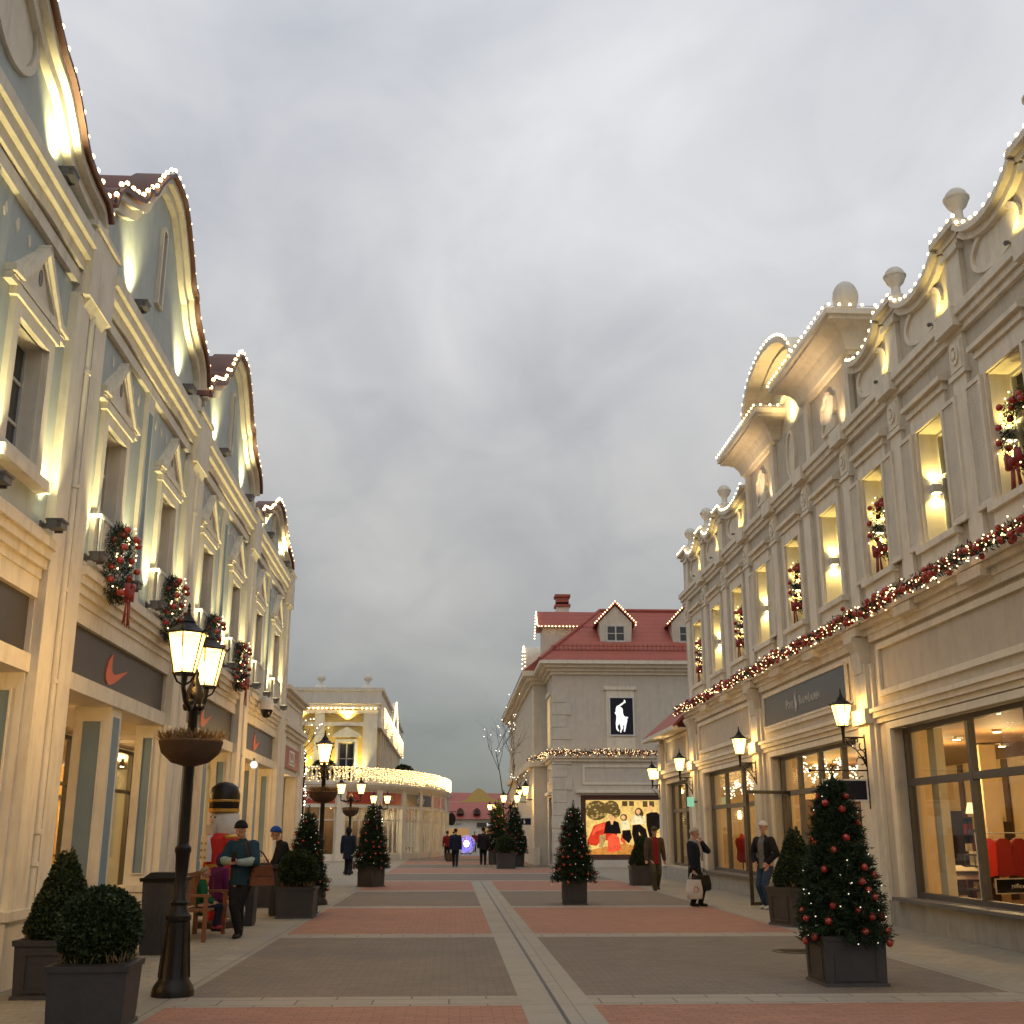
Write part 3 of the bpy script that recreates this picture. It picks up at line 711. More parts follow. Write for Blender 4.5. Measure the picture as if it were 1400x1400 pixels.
for a, b in segs[1:4]:
    frame_box(mb, a+.28, b-.28, 4.08, 5.06, .11, -.02, .06)
frame_box(mb, Y0, segs[0][1]-.28, 4.08, 5.06, .11, -.02, .06)
mb.build('fascia_panel_frame', 'light_trim', RB)
# big shop windows
def shop_window(a, b, z0, z1, mull, trans, door=None):
    mb = MB(FR); frame_box(mb, a, b, z0, z1, .09, -.30, -.18)
    for m_ in mull: mb.box(m_-.055, m_+.055, -.29, -.17, z0+.09, z1-.09)
    mb.box(a+.09, b-.09, -.285, -.175, trans-.06, trans+.06)
    fo = mb.build('shop_window', 'window_frame_grey', RB)
    mb = MB(FR)
    S = [a+.09]+list(mull)+[b-.09]
    for p, q in zip(S[:-1], S[1:]):
        if door and door[0] < (p+q)/2 < door[1]:
            mb.box(p, q, -.232, -.228, trans, z1-.08)
        else: mb.box(p, q, -.232, -.228, z0+.08, z1-.08)
    mb.build('pane', 'shop_glass', fo)
    if z0 > .1:
        mb = MB(FR); mb.box(a-.28, b+.28, -.2, .18, .455, .515); mb.build('window_sill', 'lead_grey', RB)
    mb = MB(FR); mb.box(a-.22, b+.22, -.02, .045, z1+.0, z1+.12); mb.box(a-.22, a-.02, -.02, .045, .52, z1); mb.box(b+.02, b+.22, -.02, .045, .52, z1); mb.build('window_surround', 'light_trim', RB)
shop_window(*gh[0][:2], .52, 3.46, [10.4, 11.6], 2.49)
shop_window(*gh[1][:2], .52, 3.46, [16.3, 18.28], 2.49)
shop_window(*gh[2][:2], .0, 3.46, [24.4, 26.0, 27.6], 2.56, door=(26.0, 27.6))
shop_window(*gh[3][:2], .52, 3.46, [33.07, 35.13], 2.40)
# upper windows: deep lit niches
SCON = None
for i, x in enumerate(WR):
    a, b, z0, z1 = uh[i]
    mb = MB(FR); mb.box(a-.16, b+.16, -.02, .05, z1+.005, z1+.3); mb.box(a-.165, a-.005, -.02, .055, z0-.03, z1+.005); mb.box(b+.005, b+.165, -.02, .055, z0-.03, z1+.005)
    mb.box(a-.20, b+.20, -.02, .10, z1+.30, z1+.36); mb.box(a-.26, b+.26, -.02, .17, z1+.44, z1+.52); mb.box(a-.18, b+.18, -.02, .08, z1+.36, z1+.44); mb.prism([(-.02, z1+.52), (.15, z1+.52), (-.02, z1+.64)], a-.25, b+.25, 'oz')
    mb.box(a-.22, b+.22, -.02, .15, z0-.14, z0-.03); mb.box(a-.17, b+.17, -.02, .08, z0-.34, z0-.14); mb.box(a-.1, b+.1, -.02, .12, z0-.42, z0-.34)
    mb.build('window_surround', 'light_trim', RB)
    mb = MB(FR); mb.box(a-.005, a+.012, -.42, -.0, z0, z1); mb.box(b-.012, b+.005, -.42, -.0, z0, z1); mb.box(a, b, -.42, -.0, z1-.012, z1+.003); mb.build('window_reveal', 'white_wall', RB)
    mb = MB(FR); frame_box(mb, a, b, z0, z1, .07, -.40, -.32); mb.box(x-.035, x+.035, -.395, -.315, z0+.07, z1-.07)
    mb.box(a+.07, b-.07, -.39, -.33, z0+1.18, z0+1.23); wo = mb.build('window', 'window_white', RB)
    mb = MB(FR); mb.box(a+.05, b-.05, -.365, -.360, z0+.05, z1-.05); mb.build('pane', 'shop_glass', wo)
    mb = MB(FR); mb.box(a-.1, b+.1, -.72, -.70, z0-.1, z1+.1); mb.build('curtain', 'curtain', wo)
    if i in (6, 7, 8, 3) or i == 5 and False:
        mb = MB(FR)
        for q in ((a-.62, a-.06), (b+.06, b+.62)):
            mb = MB(FR); mb.box(q[0]+.02, q[1]-.02, .057, .074, z0, z1); frame_box(mb, q[0], q[1], z0-.02, z1+.02, .07, .06, .11)
            for k in range(30): mb.add([(q[0]+.06, .088, z0+.06+k*.0635), (q[1]-.06, .088, z0+.06+k*.0635), (q[1]-.06, .075, z0+.128+k*.0635), (q[0]+.06, .075, z0+.128+k*.0635)], [(0, 1, 2, 3)])
            mb.build('shutter', 'light_trim', RB, fix=False)
    # window sconce on the far reveal
    t = thing('wall_sconce', 'pale up-and-down sconce in the '+('farthest', 'second farthest', 'third farthest', 'fourth farthest', 'middle', 'sixth farthest', 'fourth nearest', 'third nearest', 'second nearest', 'nearest')[i]+' upper window niche, grey right building', 'wall lamp', FR(b-.02, -.2, z0+.95), 'sconces in the upper window niches')
    mb = MB(FR); mb.box(b-.14, b-.005, -.28, -.12, z0+.90, z0+1.05); mb.build('sconce_body', 'white_paint', t)
    
    for zz in (1.051, .894): mb = MB(FR); mb.box(b-.125, b-.02, -.265, -.135, z0+zz, z0+zz+.005); mb.build('sconce_lens', 'flood_lens', t)
    spot('sconce_light', FR(b-.075, -.2, z0+1.07), FR(b-.02, -.2, z0+2.0), 52, (1, .72, .20), 120, .9, .02)
    spot('sconce_light', FR(b-.075, -.2, z0+.88), FR(b-.02, -.2, z0), 52, (1, .72, .20), 120, .9, .02)
# pilasters between the upper windows with scroll consoles
for x in [37.15+1.37]+[a-1.367 for a in WR]:
    if x > Y1-.3: x = Y1-.32
    mb = MB(FR); mb.box(x-.24, x+.24, -.02, .07, 5.58, 9.3); mb.box(x-.20, x+.20, .06, .10, 8.72, 9.2); mb.ring(x, 8.98, .15, .17, .05, .09, .13); mb.disc(x, 8.98, .06, .07, .09, .14); mb.box(x-.3, x+.3, -.02, .11, 8.6, 8.68)
    mb.build('upper_pilaster', 'light_trim', RB)
mb = MB(FR)
mb.box(Y0, Y1+.05, -.02, .08, 9.28, 9.40); mb.box(Y0, Y1+.08, -.02, .14, 9.40, 9.52); mb.box(Y0, Y1+.1, -.02, .20, 9.52, 9.66)
for x in [a-1.367 for a in WR]: mb.box(x-.34, x+.34, -.02, .245, 9.36, 9.69)
mb.build('main_cornice', 'light_trim', RB)
# attic with scalloped top
def scallop(p, q):
    """U-shaped dip between two pilasters p<q with square shoulders beside each"""
    out = [(p+.46, 11.02), (p+.47, 10.9)]
    for k in range(1, 12):
        t = k/12; out.append((p+.47+(q-p-.94)*t, 10.9-.30*math.sin(PI*t)**.75))
    return out+[(q-.47, 10.9), (q-.46, 11.02)]
AT = [8.25+2.733*k for k in range(12)]                       # attic pilaster centres 10.98, 13.7, 16.4 ...
AT = [a for a in AT if Y0 < a < 39]
pav0, pav1 = 21.45, 30.0
near = [a for a in AT if a < 20.5]; farp = [33.2, 35.75, 38.35]
def parapet(P_, s0, s1):
    pts = [(s0, 11.02)]
    Q = [p for p in P_]
    if Q[0]-.46 > s0+.3: pts += [(Q[0]-.47, 10.9), (Q[0]-.46, 11.02)]
    for a, b in zip(Q[:-1], Q[1:]): pts += scallop(a, b)
    if s1-Q[-1] > 1.2: pts += scallop(Q[-1], s1+.46)[:-2]
    else: pts += [(s1, 11.02)]
    return pts
topN = parapet(near, Y0, pav0); topF = parapet(farp, pav1, Y1)
topF = [(pav1, 10.86)]+scallop(pav1-.46, farp[0])[2:]+[p for p in topF if p[0] > farp[0]-.2]
for top in (topN, topF):
    mb = MB(FR); mb.prism([(top[0][0], 9.6)]+top+[(top[-1][0], 9.6)], -.36, .0); at = mb.build('parapet', 'grey_plaster', RB)
    mb = MB(FR); mb.ribbon([(s, z+.02) for s, z in top], .2, -.40, .11); mb.ribbon([(s, z+.03) for s, z in top], .09, -.42, .22); mb.build('parapet_moulding', 'light_trim', at, smooth=25)
for x in near+farp:
    mb = MB(FR); mb.box(x-.26, x+.26, -.02, .08, 9.66, 10.86); mb.box(x-.31, x+.31, -.02, .13, 10.62, 10.72); mb.build('attic_pilaster', 'light_trim', RB)
    fi = thing('parapet_finial', 'pale stone mushroom finial, '+{10.98: 'nearest and outside the picture', 13.72: 'nearest the camera', 16.45: 'second nearest', 19.18: 'beside the near coved cornice', 33.2: 'just beyond the far coved cornice', 35.75: 'middle one beyond the arch', 38.35: 'at the far end of the parapet'}[round(x, 2)], 'finial', FR(x, -.12, 11.04), 'mushroom finials on the parapet')
    mb = MB(FR); c = (x, -.12, 11.04)
    mb.box(x-.16, x+.16, -.28, .04, 11.0, 11.22)
    mb.lathe([(.15, .18), (.15, .22), (.09, .26), (.08, .38), (.09, .43), (.15, .49), (.19, .58), (.195, .61), (.21, .62), (.21, .65), (.185, .66), (.165, .73), (.11, .79), (.05, .82), (.01, .825)], c, 20); mb.build('finial_body', 'white_wall', fi, smooth=50)
mids_n = [(a+b)/2 for a, b in zip(near[:-1], near[1:])]+[(near[-1]+pav0)/2]
mids_f = [(pav1+farp[0])/2, (farp[0]+farp[1])/2, (farp[1]+farp[2])/2]
for x in mids_n+mids_f:
    mb = MB(FR); mb.ring(x, 10.2, .80, .40, .09, -.02, .06); mb.disc(x, 10.2, .71, .31, -.02, .012); mb.build('oval_ornament', 'light_trim', RB)
for i, x in enumerate(mids_n+mids_f):
    flood_obj(x-.75,   .25, 9.70, 'tiny cornice flood lamp under the '+('nearest', 'second nearest', 'third nearest', 'fourth nearest', 'third farthest', 'second farthest', 'farthest')[i]+' oval ornament', 'flood lamps on the right cornice', (-.05, .6), 45, FR, 80, (1, .76, .26), sc=.26)
# raised pavilion: two boxes with deep coved cornices and a round arch between
mb = MB(FR); mb.box(pav0, pav1, -1.2, .0, 9.6, 11.05); mb.build('pavilion_wall', 'grey_plaster', RB)
boxes = [(21.45, 24.5), (27.07, 29.95)]
for bi, (a, b) in enumerate(boxes):
    for q in (a+.02, b-.30): mb = MB(FR); mb.box(q, q+.28, -.02, .09, 9.66, 11.05); mb.build('attic_pilaster', 'light_trim', RB)
    # cove: cornice swept out over front and both flanks
    prof = [(0., 11.05), (.06, 11.05), (.09, 11.12), (.14, 11.14), (.19, 11.30), (.29, 11.46), (.45, 11.56), (.60, 11.60), (.60, 11.66), (.67, 11.68), (.67, 11.80)]
    mb = MB(FR); vs = []; fs = []
    for o, z in prof: vs += [(a-o, -1.2, z), (a-o, o, z), (b+o, o, z), (b+o, -1.2, z)]
    for k in range(len(prof)-1):
        for j in range(4): fs.append((4*k+j, 4*k+(j+1) % 4, 4*k+4+(j+1) % 4, 4*k+4+j))
    fs.append((4*len(prof)-4, 4*len(prof)-3, 4*len(prof)-2, 4*len(prof)-1)); mb.add(vs, fs); mb.build('coved_cornice', 'light_trim', RB)
    cx = (a+b)/2
    cart = [(cx-.42, 9.92), (cx+.42, 9.92), (cx+.47, 10.1), (cx+.36, 10.2), (cx+.47, 10.32), (cx+.44, 10.6), (cx+.25, 10.68), (cx+.2, 10.78), (cx, 10.84), (cx-.2, 10.78), (cx-.25, 10.68), (cx-.44, 10.6), (cx-.47, 10.32), (cx-.36, 10.2), (cx-.47, 10.1)]
    mb = MB(FR); mb.ribbon(cart[::-1], .08, -.02, .06, 0, True); mb.prism([(cx+(s-cx)*.84, 10.35+(z-10.35)*.84) for s, z in cart], -.02, .012); mb.build('cartouche', 'light_trim', RB)
    flood_obj(cx-.8,  .14, 9.72, 'tiny flood lamp below the '+('near', 'far')[bi]+' cartouche panel on the raised pavilion', 'flood lamps on the right cornice', (-.05, .6), 36, FR, 85, (1, .70, .36), sc=.26)
    spot('flood_light', FR(cx, .5, 9.9), FR(cx, .38, 11.5), 85, (1, .68, .38), 120, 1.)
mb = MB(FR); mb.ring(25.78, 10.35, .34, .62, .08, -.02, .06); mb.disc(25.78, 10.35, .26, .54, -.02, .012); mb.build('oval_ornament', 'light_trim', RB)
ac, ar = 25.78, 2.3
arch = [(ac+ar*math.cos(PI*k/24), 11.75+1.3*math.sin(PI*k/24)) for k in range(25)][::-1]
mb = MB(FR); mb.prism([(ac-ar, 11.0)]+arch+[(ac+ar, 11.0)], -.5, -.1); mb.build('arch_gable', 'light_trim', RB)
mb = MB(FR); mb.ribbon(arch, .12, -.45, .60); mb.ribbon([(ac+(s-ac)*.94, 11.75+(z-11.75)*.94) for s, z in arch], .14, -.45, .25); mb.build('arch_hood', 'light_trim', RB, smooth=30)
mb = MB(FR); inner = [(ac+(s-ac)*.52, 11.5+(z-11.75)*.52) for s, z in arch]; mb.ribbon(inner, .08, -.12, .0); mb.build('lunette_frame', 'light_trim', RB)
spot('flood_light', FR(ac, .35, 11.1), FR(ac, -.1, 12.4), 160, (1, .74, .32), 120, 1.)
pf = thing('ball_finial', 'large pale stone egg finial on the near pavilion cornice', 'finial', FR(21.2, .1, 11.8))
mb = MB(FR); mb.lathe([(.2, 0), (.2, .06), (.12, .1), (.17, .14), (.22, .22), (.25, .31), (.262, .41), (.25, .52), (.215, .62), (.155, .70), (.08, .755), (.01, .77)], (21.2, .1, 11.81), 22); mb.build('finial_body', 'white_wall', pf, smooth=50)
# bulb strings on parapet, cornices and arch
def rstring(lab, p3, step=.235, r=.03):
    st = thing('string_lights', lab, 'light string', p3[0], 'bulb strings on the right parapet')
    mb = MB(); mb.tube([tuple(p) for p in p3], .010, 5, raw=True); mb.build('cable', 'white_paint', st)
    bulbs(st, 'bulb', along([Vector(p)+Vector((0, 0, .03)) for p in p3], step, .05), r, 'bulb')
rstring('string of warm bulbs on the near scalloped parapet with finials', [Vector(FR(s, .2, z+.06)) for s, z in topN])
rstring('string of warm bulbs on the far scalloped parapet beyond the arch', [Vector(FR(s, .2, z+.06)) for s, z in topF])
for (a, b), lab in zip(boxes, ('string of warm bulbs round the near coved cornice with the egg finial', 'string of warm bulbs round the far coved cornice beyond the arch')):
    rstring(lab, [Vector(FR(a-.69, -1.1, 11.83)), Vector(FR(a-.69, .69, 11.83)), Vector(FR(b+.69, .69, 11.83)), Vector(FR(b+.69, -.4, 11.83))])
rstring('string of warm bulbs on the round arch between the two coved cornices', [Vector(FR(s, .60, z+.03)) for s, z in arch])

# sign with lettering
t = sign('shop_sign', 'long dark blue shop sign with pale lettering and a small rider emblem', FR, 23.1, 29.45, 4.22, 4.95, .02, .05, 'sign_slate', 'light_trim')
def text_obj(body, size, mat, parent, loc, rot, depth=.006, sx=1., align='CENTER'):
    cu = bpy.data.curves.new('lettering', 'FONT'); cu.body = body; cu.size = size; cu.align_x = align; cu.align_y = 'CENTER'; cu.extrude = depth
    o = bpy.data.objects.new('tmp', cu); COL.objects.link(o)
    dg = bpy.context.evaluated_depsgraph_get(); me = bpy.data.meshes.new_from_object(o.evaluated_get(dg))
    bpy.data.objects.remove(o); me.materials.clear(); me.materials.append(MATS[mat])
    r = bpy.data.objects.new('lettering', me); COL.objects.link(r); r.parent = parent
    r.location = Vector(loc)-Vector(parent['_base']); r.rotation_euler = rot; r.scale = (sx, 1, 1); return r
RR = (PI/2, 0, -PI/2)     # reads from the street on the right-hand facade
for s_, tx, sz in ((27.40, 'P', .32), (27.09, 'OLO', .22), (26.32, 'R', .32), (25.95, 'ALPH', .22), (25.60, 'L', .32), (25.19, 'AUREN', .22)):
    text_obj(tx, sz, 'letter_grey', t, FR(s_, .055, 4.56 if len(tx) == 1 else 4.535), RR)
PONY = [(345,880),(360,770),(368,690),(352,650),(318,605),(350,575),(352,500),(385,430),(430,415),(580,318),(585,270),(610,272),(630,345),(600,350),(465,450),(520,475),(545,520),(545,600),(570,680),(625,715),(660,700),(690,735),(680,752),(650,742),(664,800),(640,880),(625,950),(600,1060),(588,1090),(558,1085),(575,980),(578,925),(545,920),(545,1000),(500,1060),(485,1115),(455,1105),(478,1020),(465,930),(455,890),(420,905),(392,950),(400,1010),(432,1060),(420,1085),(370,1050),(352,1000),(350,930)]
def pony(mb, cs, z0, h, o0, o1, mirror=1, mi=0):
    k = h/(1115-270)
    mb.prism([(cs+mirror*(x-500)*k*.95, z0+(1115-y)*k) for x, y in PONY], o0, o1, 'sz', mi)
mb = MB(FR); pony(mb, 26.66, 4.33, .5, .05, .062, -1); mb.build('rider_emblem', 'letter_grey', t)

# ------------------------------------------------------------------ wall lanterns on scroll brackets
def lantern_parts(t, c, k=1., sub=None):
    """hexagonal tapering lantern hanging/standing with its base ring at c"""
    x, y, z = c
    mb = MB(); mb.lathe([(.335*k, .62*k), (.34*k, .645*k), (.30*k, .665*k), (.17*k, .76*k), (.12*k, .80*k), (.13*k, .815*k), (.06*k, .90*k), (.025*k, .98*k), (.035*k, 1.0*k), (.015*k, 1.03*k), (.03*k, 1.06*k), (.004*k, 1.12*k)], c, 6, a0=PI/6)
    for i in range(6):
        a = PI/6+2*PI*i/6; mb.tube([(x+.32*k*math.cos(a), y+.32*k*math.sin(a), z+.64*k), (x+.37*k*math.cos(a), y+.37*k*math.sin(a), z+.70*k)], [.02*k, .006*k], 5)
    mb.build('lantern_roof', 'black_iron', t, smooth=30)
    mb = MB()
    for i in range(6):
        a = PI/6+2*PI*i/6; mb.tube([(x+.165*k*math.cos(a), y+.165*k*math.sin(a), z+.03*k), (x+.30*k*math.cos(a), y+.30*k*math.sin(a), z+.64*k)], .012*k, 5)
    mb.lathe([(.16*k, 0), (.175*k, .0), (.175*k, .035*k), (.15*k, .035*k)], c, 6, a0=PI/6)
    mb.build('lantern_frame', 'black_iron', t)
    mb = MB(); n = 6; vs = []
    for r, zz in ((.155*k, .03*k), (.29*k, .635*k)):
        for i in range(n): a = PI/6+2*PI*i/n; vs.append((x+r*math.cos(a), y+r*math.sin(a), z+zz))
    mb.add(vs, [(i, (i+1) % n, n+(i+1) % n, n+i) for i in range(n)]); mb.build('lantern_glass', 'lantern_glass', t)
    mb = MB(); mb.lathe([(.02*k, .10*k), (.075*k, .16*k), (.105*k, .30*k), (.08*k, .42*k), (.02*k, .48*k)], c, 12); mb.build('lamp_bulb', 'mantle', t, smooth=60)
WALLL = [(PIL[1], 'wall lantern nearest the camera on a scroll bracket above the hanging sign'), (PIL[2], 'wall lantern on a scroll bracket at the far edge of the lettered shop sign'), (PIL[3], 'wall lantern on a scroll bracket at the far corner of the grey building'), (44.6, 'wall lantern on the low wing beside the advertising picture')]
def scroll_bracket(mb, s, z, L):
    mb.tube([(s, .14, z), (s, L, z)], .016, 6)
    mb.tube([(s, .15, z+.06), (s, .15, z-.55)], .022, 6)
    for cx, cz, r, a0, a1 in ((.27, z-.15, .12, 2.2, 7.2), (.50, z-.08, .07, .5, 6.0), (.22, z-.36, .07, 1.5, 6.5), (.40, z-.06, .05, 0, 5)):
        mb.tube([(s, (cx+r*(1-.55*t)*math.cos(a0+(a1-a0)*t))*L/.8+.03, cz+r*(1-.55*t)*math.sin(a0+(a1-a0)*t)) for t in [j/14 for j in range(15)]], .012, 5)
    mb.tube([(s, .16, z-.52), (s, .24, z-.36), (s, .34, z-.22), (s, .48, z-.12), (s, L-.04, z-.02)], .014, 5)
for s, lab in WALLL:
    t = thing('wall_lantern', lab, 'wall lamp', FR(s, 0, 3.6), 'wall lanterns on the right facades')
    L = .56 if s < 40 else .42; z = 3.38
    mb = MB(FR); scroll_bracket(mb, s, z, L); mb.tube([(s, L, z-.1), (s, L, z+.2)], [.025, .04], 8); mb.build('scroll_bracket', 'black_iron', t)
    lantern_parts(t, FR(s, L, z+.2), .66)
    point('lantern_light', FR(s, L, z+.42), 130, (1, .70, .32), .12)
    if s < 40: spot('flood_light', FR(s, .46, 3.95), FR(s, .08, 4.9), 130, (1, .76, .34), 75, .8)
# ------------------------------------------------------------------ hanging sign with the rider
hs = thing('hanging_sign', 'small dark hanging sign with pale rider emblem behind the big Christmas tree', 'sign', FR(22.03, .2, 2.5))
mb = MB(FR); s = 22.0
mb.tube([(s, .15, 3.18), (s, .15, 2.05)], .018, 6); mb.tube([(s, .15, 2.76), (s, 1.25, 2.76)], .014, 6); mb.sphere((s, 1.27, 2.76), .035, 8, 6)
for o in (.42, .98): mb.tube([(s, o, 2.76), (s, o, 2.58)], .008, 4)
for cz, a in ((2.92, 0), (2.60, PI), (3.05, 1.)):
    mb.tube([(s, .26+.10*(1-.5*t)*math.cos(a+5*t), cz+.10*(1-.5*t)*math.sin(a+5*t)) for t in [j/12 for j in range(13)]], .010, 5)
mb.build('scroll_bracket', 'black_iron', hs)
mb = MB(FR); mb.box(s-.03, s+.03, .20, 1.02, 2.21, 2.58, 0); mb.build('sign_panel', 'sign_navy', hs)
mb = MB(FR)
for a, b, c, d in ((.18, 1.04, 2.57, 2.60), (.18, 1.04, 2.19, 2.22), (.18, .21, 2.22, 2.57), (1.01, 1.04, 2.22, 2.57)): mb.box(s-.036, s+.036, a, b, c, d)
mb.build('sign_edge', 'letter_white', hs)
mb = MB(lambda a, o, z: (8.05-a, s-.034+o, z)); pony(mb, .70, 2.25, .29, -.002, .006, 1); mb.build('rider_emblem', 'letter_white', hs)

# ------------------------------------------------------------------ open glass door leaf
gd = thing('glass_door', 'open glass shop door with dark frame standing out from the grey building', 'door', (6.95, 27.3, 0))
FD = lambda a, o, z: (8.0-a*1.18, 27.6-a*.38-o, z)
mb = MB(FD); frame_box(mb, 0, 1., .03, 2.58, .075, -.03, .03); mb.build('door_frame', 'door_dark', gd)
mb = MB(FD); mb.box(.06, .94, -.004, .004, .09, 2.52); mb.build('pane', 'shop_glass', gd)
mb = MB(FD); mb.tube([(.9, .03, .85), (.9, .07, .9), (.9, .07, 1.25), (.9, .03, 1.3)], .014, 6); mb.build('handle', 'letter_white', gd)
ex = thing('exit_sign', 'tiny green emergency sign fixed to the corner of the grey building', 'sign', FR(38.2, .2, 2.6))
mb = MB(FR); mb.box(38.05, 38.10, .2, .42, 2.45, 2.75); emit('sign_green', (.35, .75, .45), .8); mb.build('sign_panel', 'sign_green', ex); mb = MB(FR); mb.box(38.06, 38.09, .08, .2, 2.57, 2.63); mb.build('wall_bracket', 'lead_grey', ex)

# ------------------------------------------------------------------ low wing joining the grey building to the poster building
LW = thing('low_wing', 'low grey wing with a red lean-to roof between the two grey buildings', 'building', FR(48, 0, 0))
mb = MB(FR); wall_holes(mb, 39.25, 45.2, 0, 5.2, [(39.9, 43.9, .5, 3.4)], .35); mb.box(45.0, 45.2, -8, -.35, 0, 5.2); mb.build('front_wall', 'grey_plaster', LW)
mb = MB(FR); mb.box(39.3, 45.0, -5, -4.9, 0, 4); mb.box(39.3, 45.0, -4.9, -.4, 3.6, 3.65); mb.build('inner_wall', 'warm_wall', LW); point('shop_light', FR(42, -2.2, 2.8), 110, (1, .7, .32), .2)
mb = MB(FR)
for k in range(4): mb.box(40.2+.9*k, 40.9+.9*k, -1.5, -1.1, .03, 1.0+.25*(k % 3))
mb.build('display_shelf', 'dark_wood', LW)
mb = MB(FR); mb.box(39.25, 45.25, -.02, .05, 0, .44)
mb.build('plinth', 'plinth_grey', LW)
mb = MB(FR)
for a, b in ((39.3, 44.2),):
    mb.box(a, b, -.02, .1, 3.6, 3.75); mb.box(a, b, -.02, .17, 3.75, 3.88); frame_box(mb, a+.4, b-.4, 4.05, 5.0, .1, -.02, .05)
for p in (44.6,): mb.box(p-.3, p+.3, -.02, .14, .44, 4.9); mb.box(p-.36, p+.36, -.02, .24, 3.62, 3.9)
mb.build('pilaster', 'light_trim', LW)
for a, b in ((39.9, 43.9),):
    mb = MB(FR); frame_box(mb, a, b, .5, 3.4, .09, -.28, -.18)
    for k in (1, 2): mb.box(a+(b-a)*k/3-.05, a+(b-a)*k/3+.05, -.27, -.17, .59, 3.31)
    mb.box(a+.09, b-.09, -.27, -.17, 2.35, 2.47); f = mb.build('shop_window', 'window_frame_grey', LW)
    mb = MB(FR); mb.box(a+.05, b-.05, -.23, -.225, .55, 3.35); mb.build('pane', 'shop_glass', f)
mb = MB(FR); mb.add([(39.3, .55, 5.2), (45.8, .55, 5.2), (42.6, -3.2, 8.6), (39.3, -3.2, 8.6), (39.3, .55, 5.1), (45.8, .55, 5.1), (42.6, -3.2, 8.4), (39.3, -3.2, 8.4)], [(0, 1, 2, 3), (4, 5, 6, 7), (0, 1, 5, 4), (1, 2, 6, 5), (2, 3, 7, 6), (3, 0, 4, 7)]); mb.add([(45.8, .55, 5.15), (45.8, -8, 5.15), (42.6, -3.2, 8.55)], [(0, 1, 2)]); mb.build('roof', 'roof_tile_red', LW)
mb = MB(FR); mb.box(39.3, 45.9, .40, .60, 5.02, 5.16); mb.box(39.3, 45.7, -.02, .42, 5.06, 5.10); mb.build('eave_gutter', 'light_trim', LW)
spot('flood_light', FR(42.8, .4, 4.0), FR(42.8, .2, 5.2), 30, (1, .74, .34), 120, 1.)

# ------------------------------------------------------------------ poster building with red roof
FP = lambda a, o, z: (a, 59.0-o, z)
PB = thing('corner_building', 'grey corner building with white quoins and a red tiled roof with dormers', 'building', (5, 59, 0))
mb = MB(FP); wall_holes(mb, 5.1, 18, 0, 9.6, [(6.45, 11.6, .35, 3.5)], .4); mb.build('front_wall', 'pale_plaster', PB)
FS = lambda a, o, z: (5.1-o, a, z)                      # its street flank
mb = MB(FS); wall_holes(mb, 59.41, 90, 0, 9.6, [(60.1, 61.7, 5.95, 8.4), (60.0, 62.0, .1, 3.4), (67, 69.5, .5, 3.4), (71, 73.5, .5, 3.4)], .35); mb.box(59.3, 90, -12.5, -12.3, 0, 9.6); mb.build('flank_wall', 'pale_plaster', PB)
mb = MB(FP)
k = 0; z = .0
while z < 8.6:
    h = .62; wq = .92 if k % 2 == 0 else .66
    if not (5.0 < z < 5.5): mb.box(5.06, 5.1+wq, -.02, .05, z+.012, z+h-.012); 
    z += h; k += 1
mb.build('quoins', 'quoin_stone', PB)
mb = MB(FS); k = 0; z = 0
while z < 8.6:
    wq = .66 if k % 2 == 0 else .92
    mb.box(58.96, 59+wq, -.02, .048, z+.012, z+.608); z += .62; k += 1
mb.build('quoins', 'quoin_stone', PB)
mb = MB(FP); 
for o, a, b in ((.12, 9.5, 9.66), (.28, 9.66, 9.82), (.5, 9.82, 9.98), (.72, 9.98, 10.16)): mb.box(5.1-o, 18, -.3, o, a, b)
mb.build('eave_cornice', 'light_trim', PB)
mb = MB(FS)
for o, a, b in ((.12, 9.5, 9.66), (.28, 9.66, 9.82), (.5, 9.82, 9.98), (.72, 9.98, 10.16)): mb.box(59.35, 66, -.3, o-.003, a, b)
mb.build('eave_cornice', 'light_trim', PB)
mb = MB(FP); mb.box(5.1, 18, -.02, .12, 5.12, 5.28); mb.box(5.02, 18, -.02, .24, 5.28, 5.45); frame_box(mb, 6.55, 10.3, 3.98, 4.95, .12, -.02, .05); mb.box(6.2, 11.9, -.02, .2, 3.58, 3.72)
mb.box(7.70, 9.4, -.02, .16, 8.72, 8.9); mb.box(7.82, 9.28, -.02, .08, 5.45, 8.72); mb.build('front_moulding', 'light_trim', PB)
mb = MB(FS); mb.box(59.1, 66, -.02, .12, 5.12, 5.28); mb.box(59.1, 66, -.02, .24, 5.28, 5.45); frame_box(mb, 59.9, 62.2, 4.1, 4.95, .1, -.02, .05); mb.box(59.8, 62.3, -.02, .2, 3.5, 3.66); frame_box(mb, 59.95, 61.85, 5.8, 8.55, .14, -.02, .06); mb.box(59.8, 62, -.02, .14, 8.55, 8.75)
mb.build('flank_moulding', 'light_trim', PB)
mb = MB(FS); mb.box(60.12, 61.68, -.3, -.28, 6.0, 8.4); mb.build('upper_window', 'lamp_shade', PB)
mb = MB(FS); frame_box(mb, 60.0, 62, .1, 3.4, .1, -.25, -.15); mb.box(60.97, 61.03, -.24, -.16, .2, 3.3); mb.box(60.1, 61.9, -.22, -.2, .2, 3.3, 1); mb.build('shop_window', ['window_frame_grey', 'dark_glass'], PB)
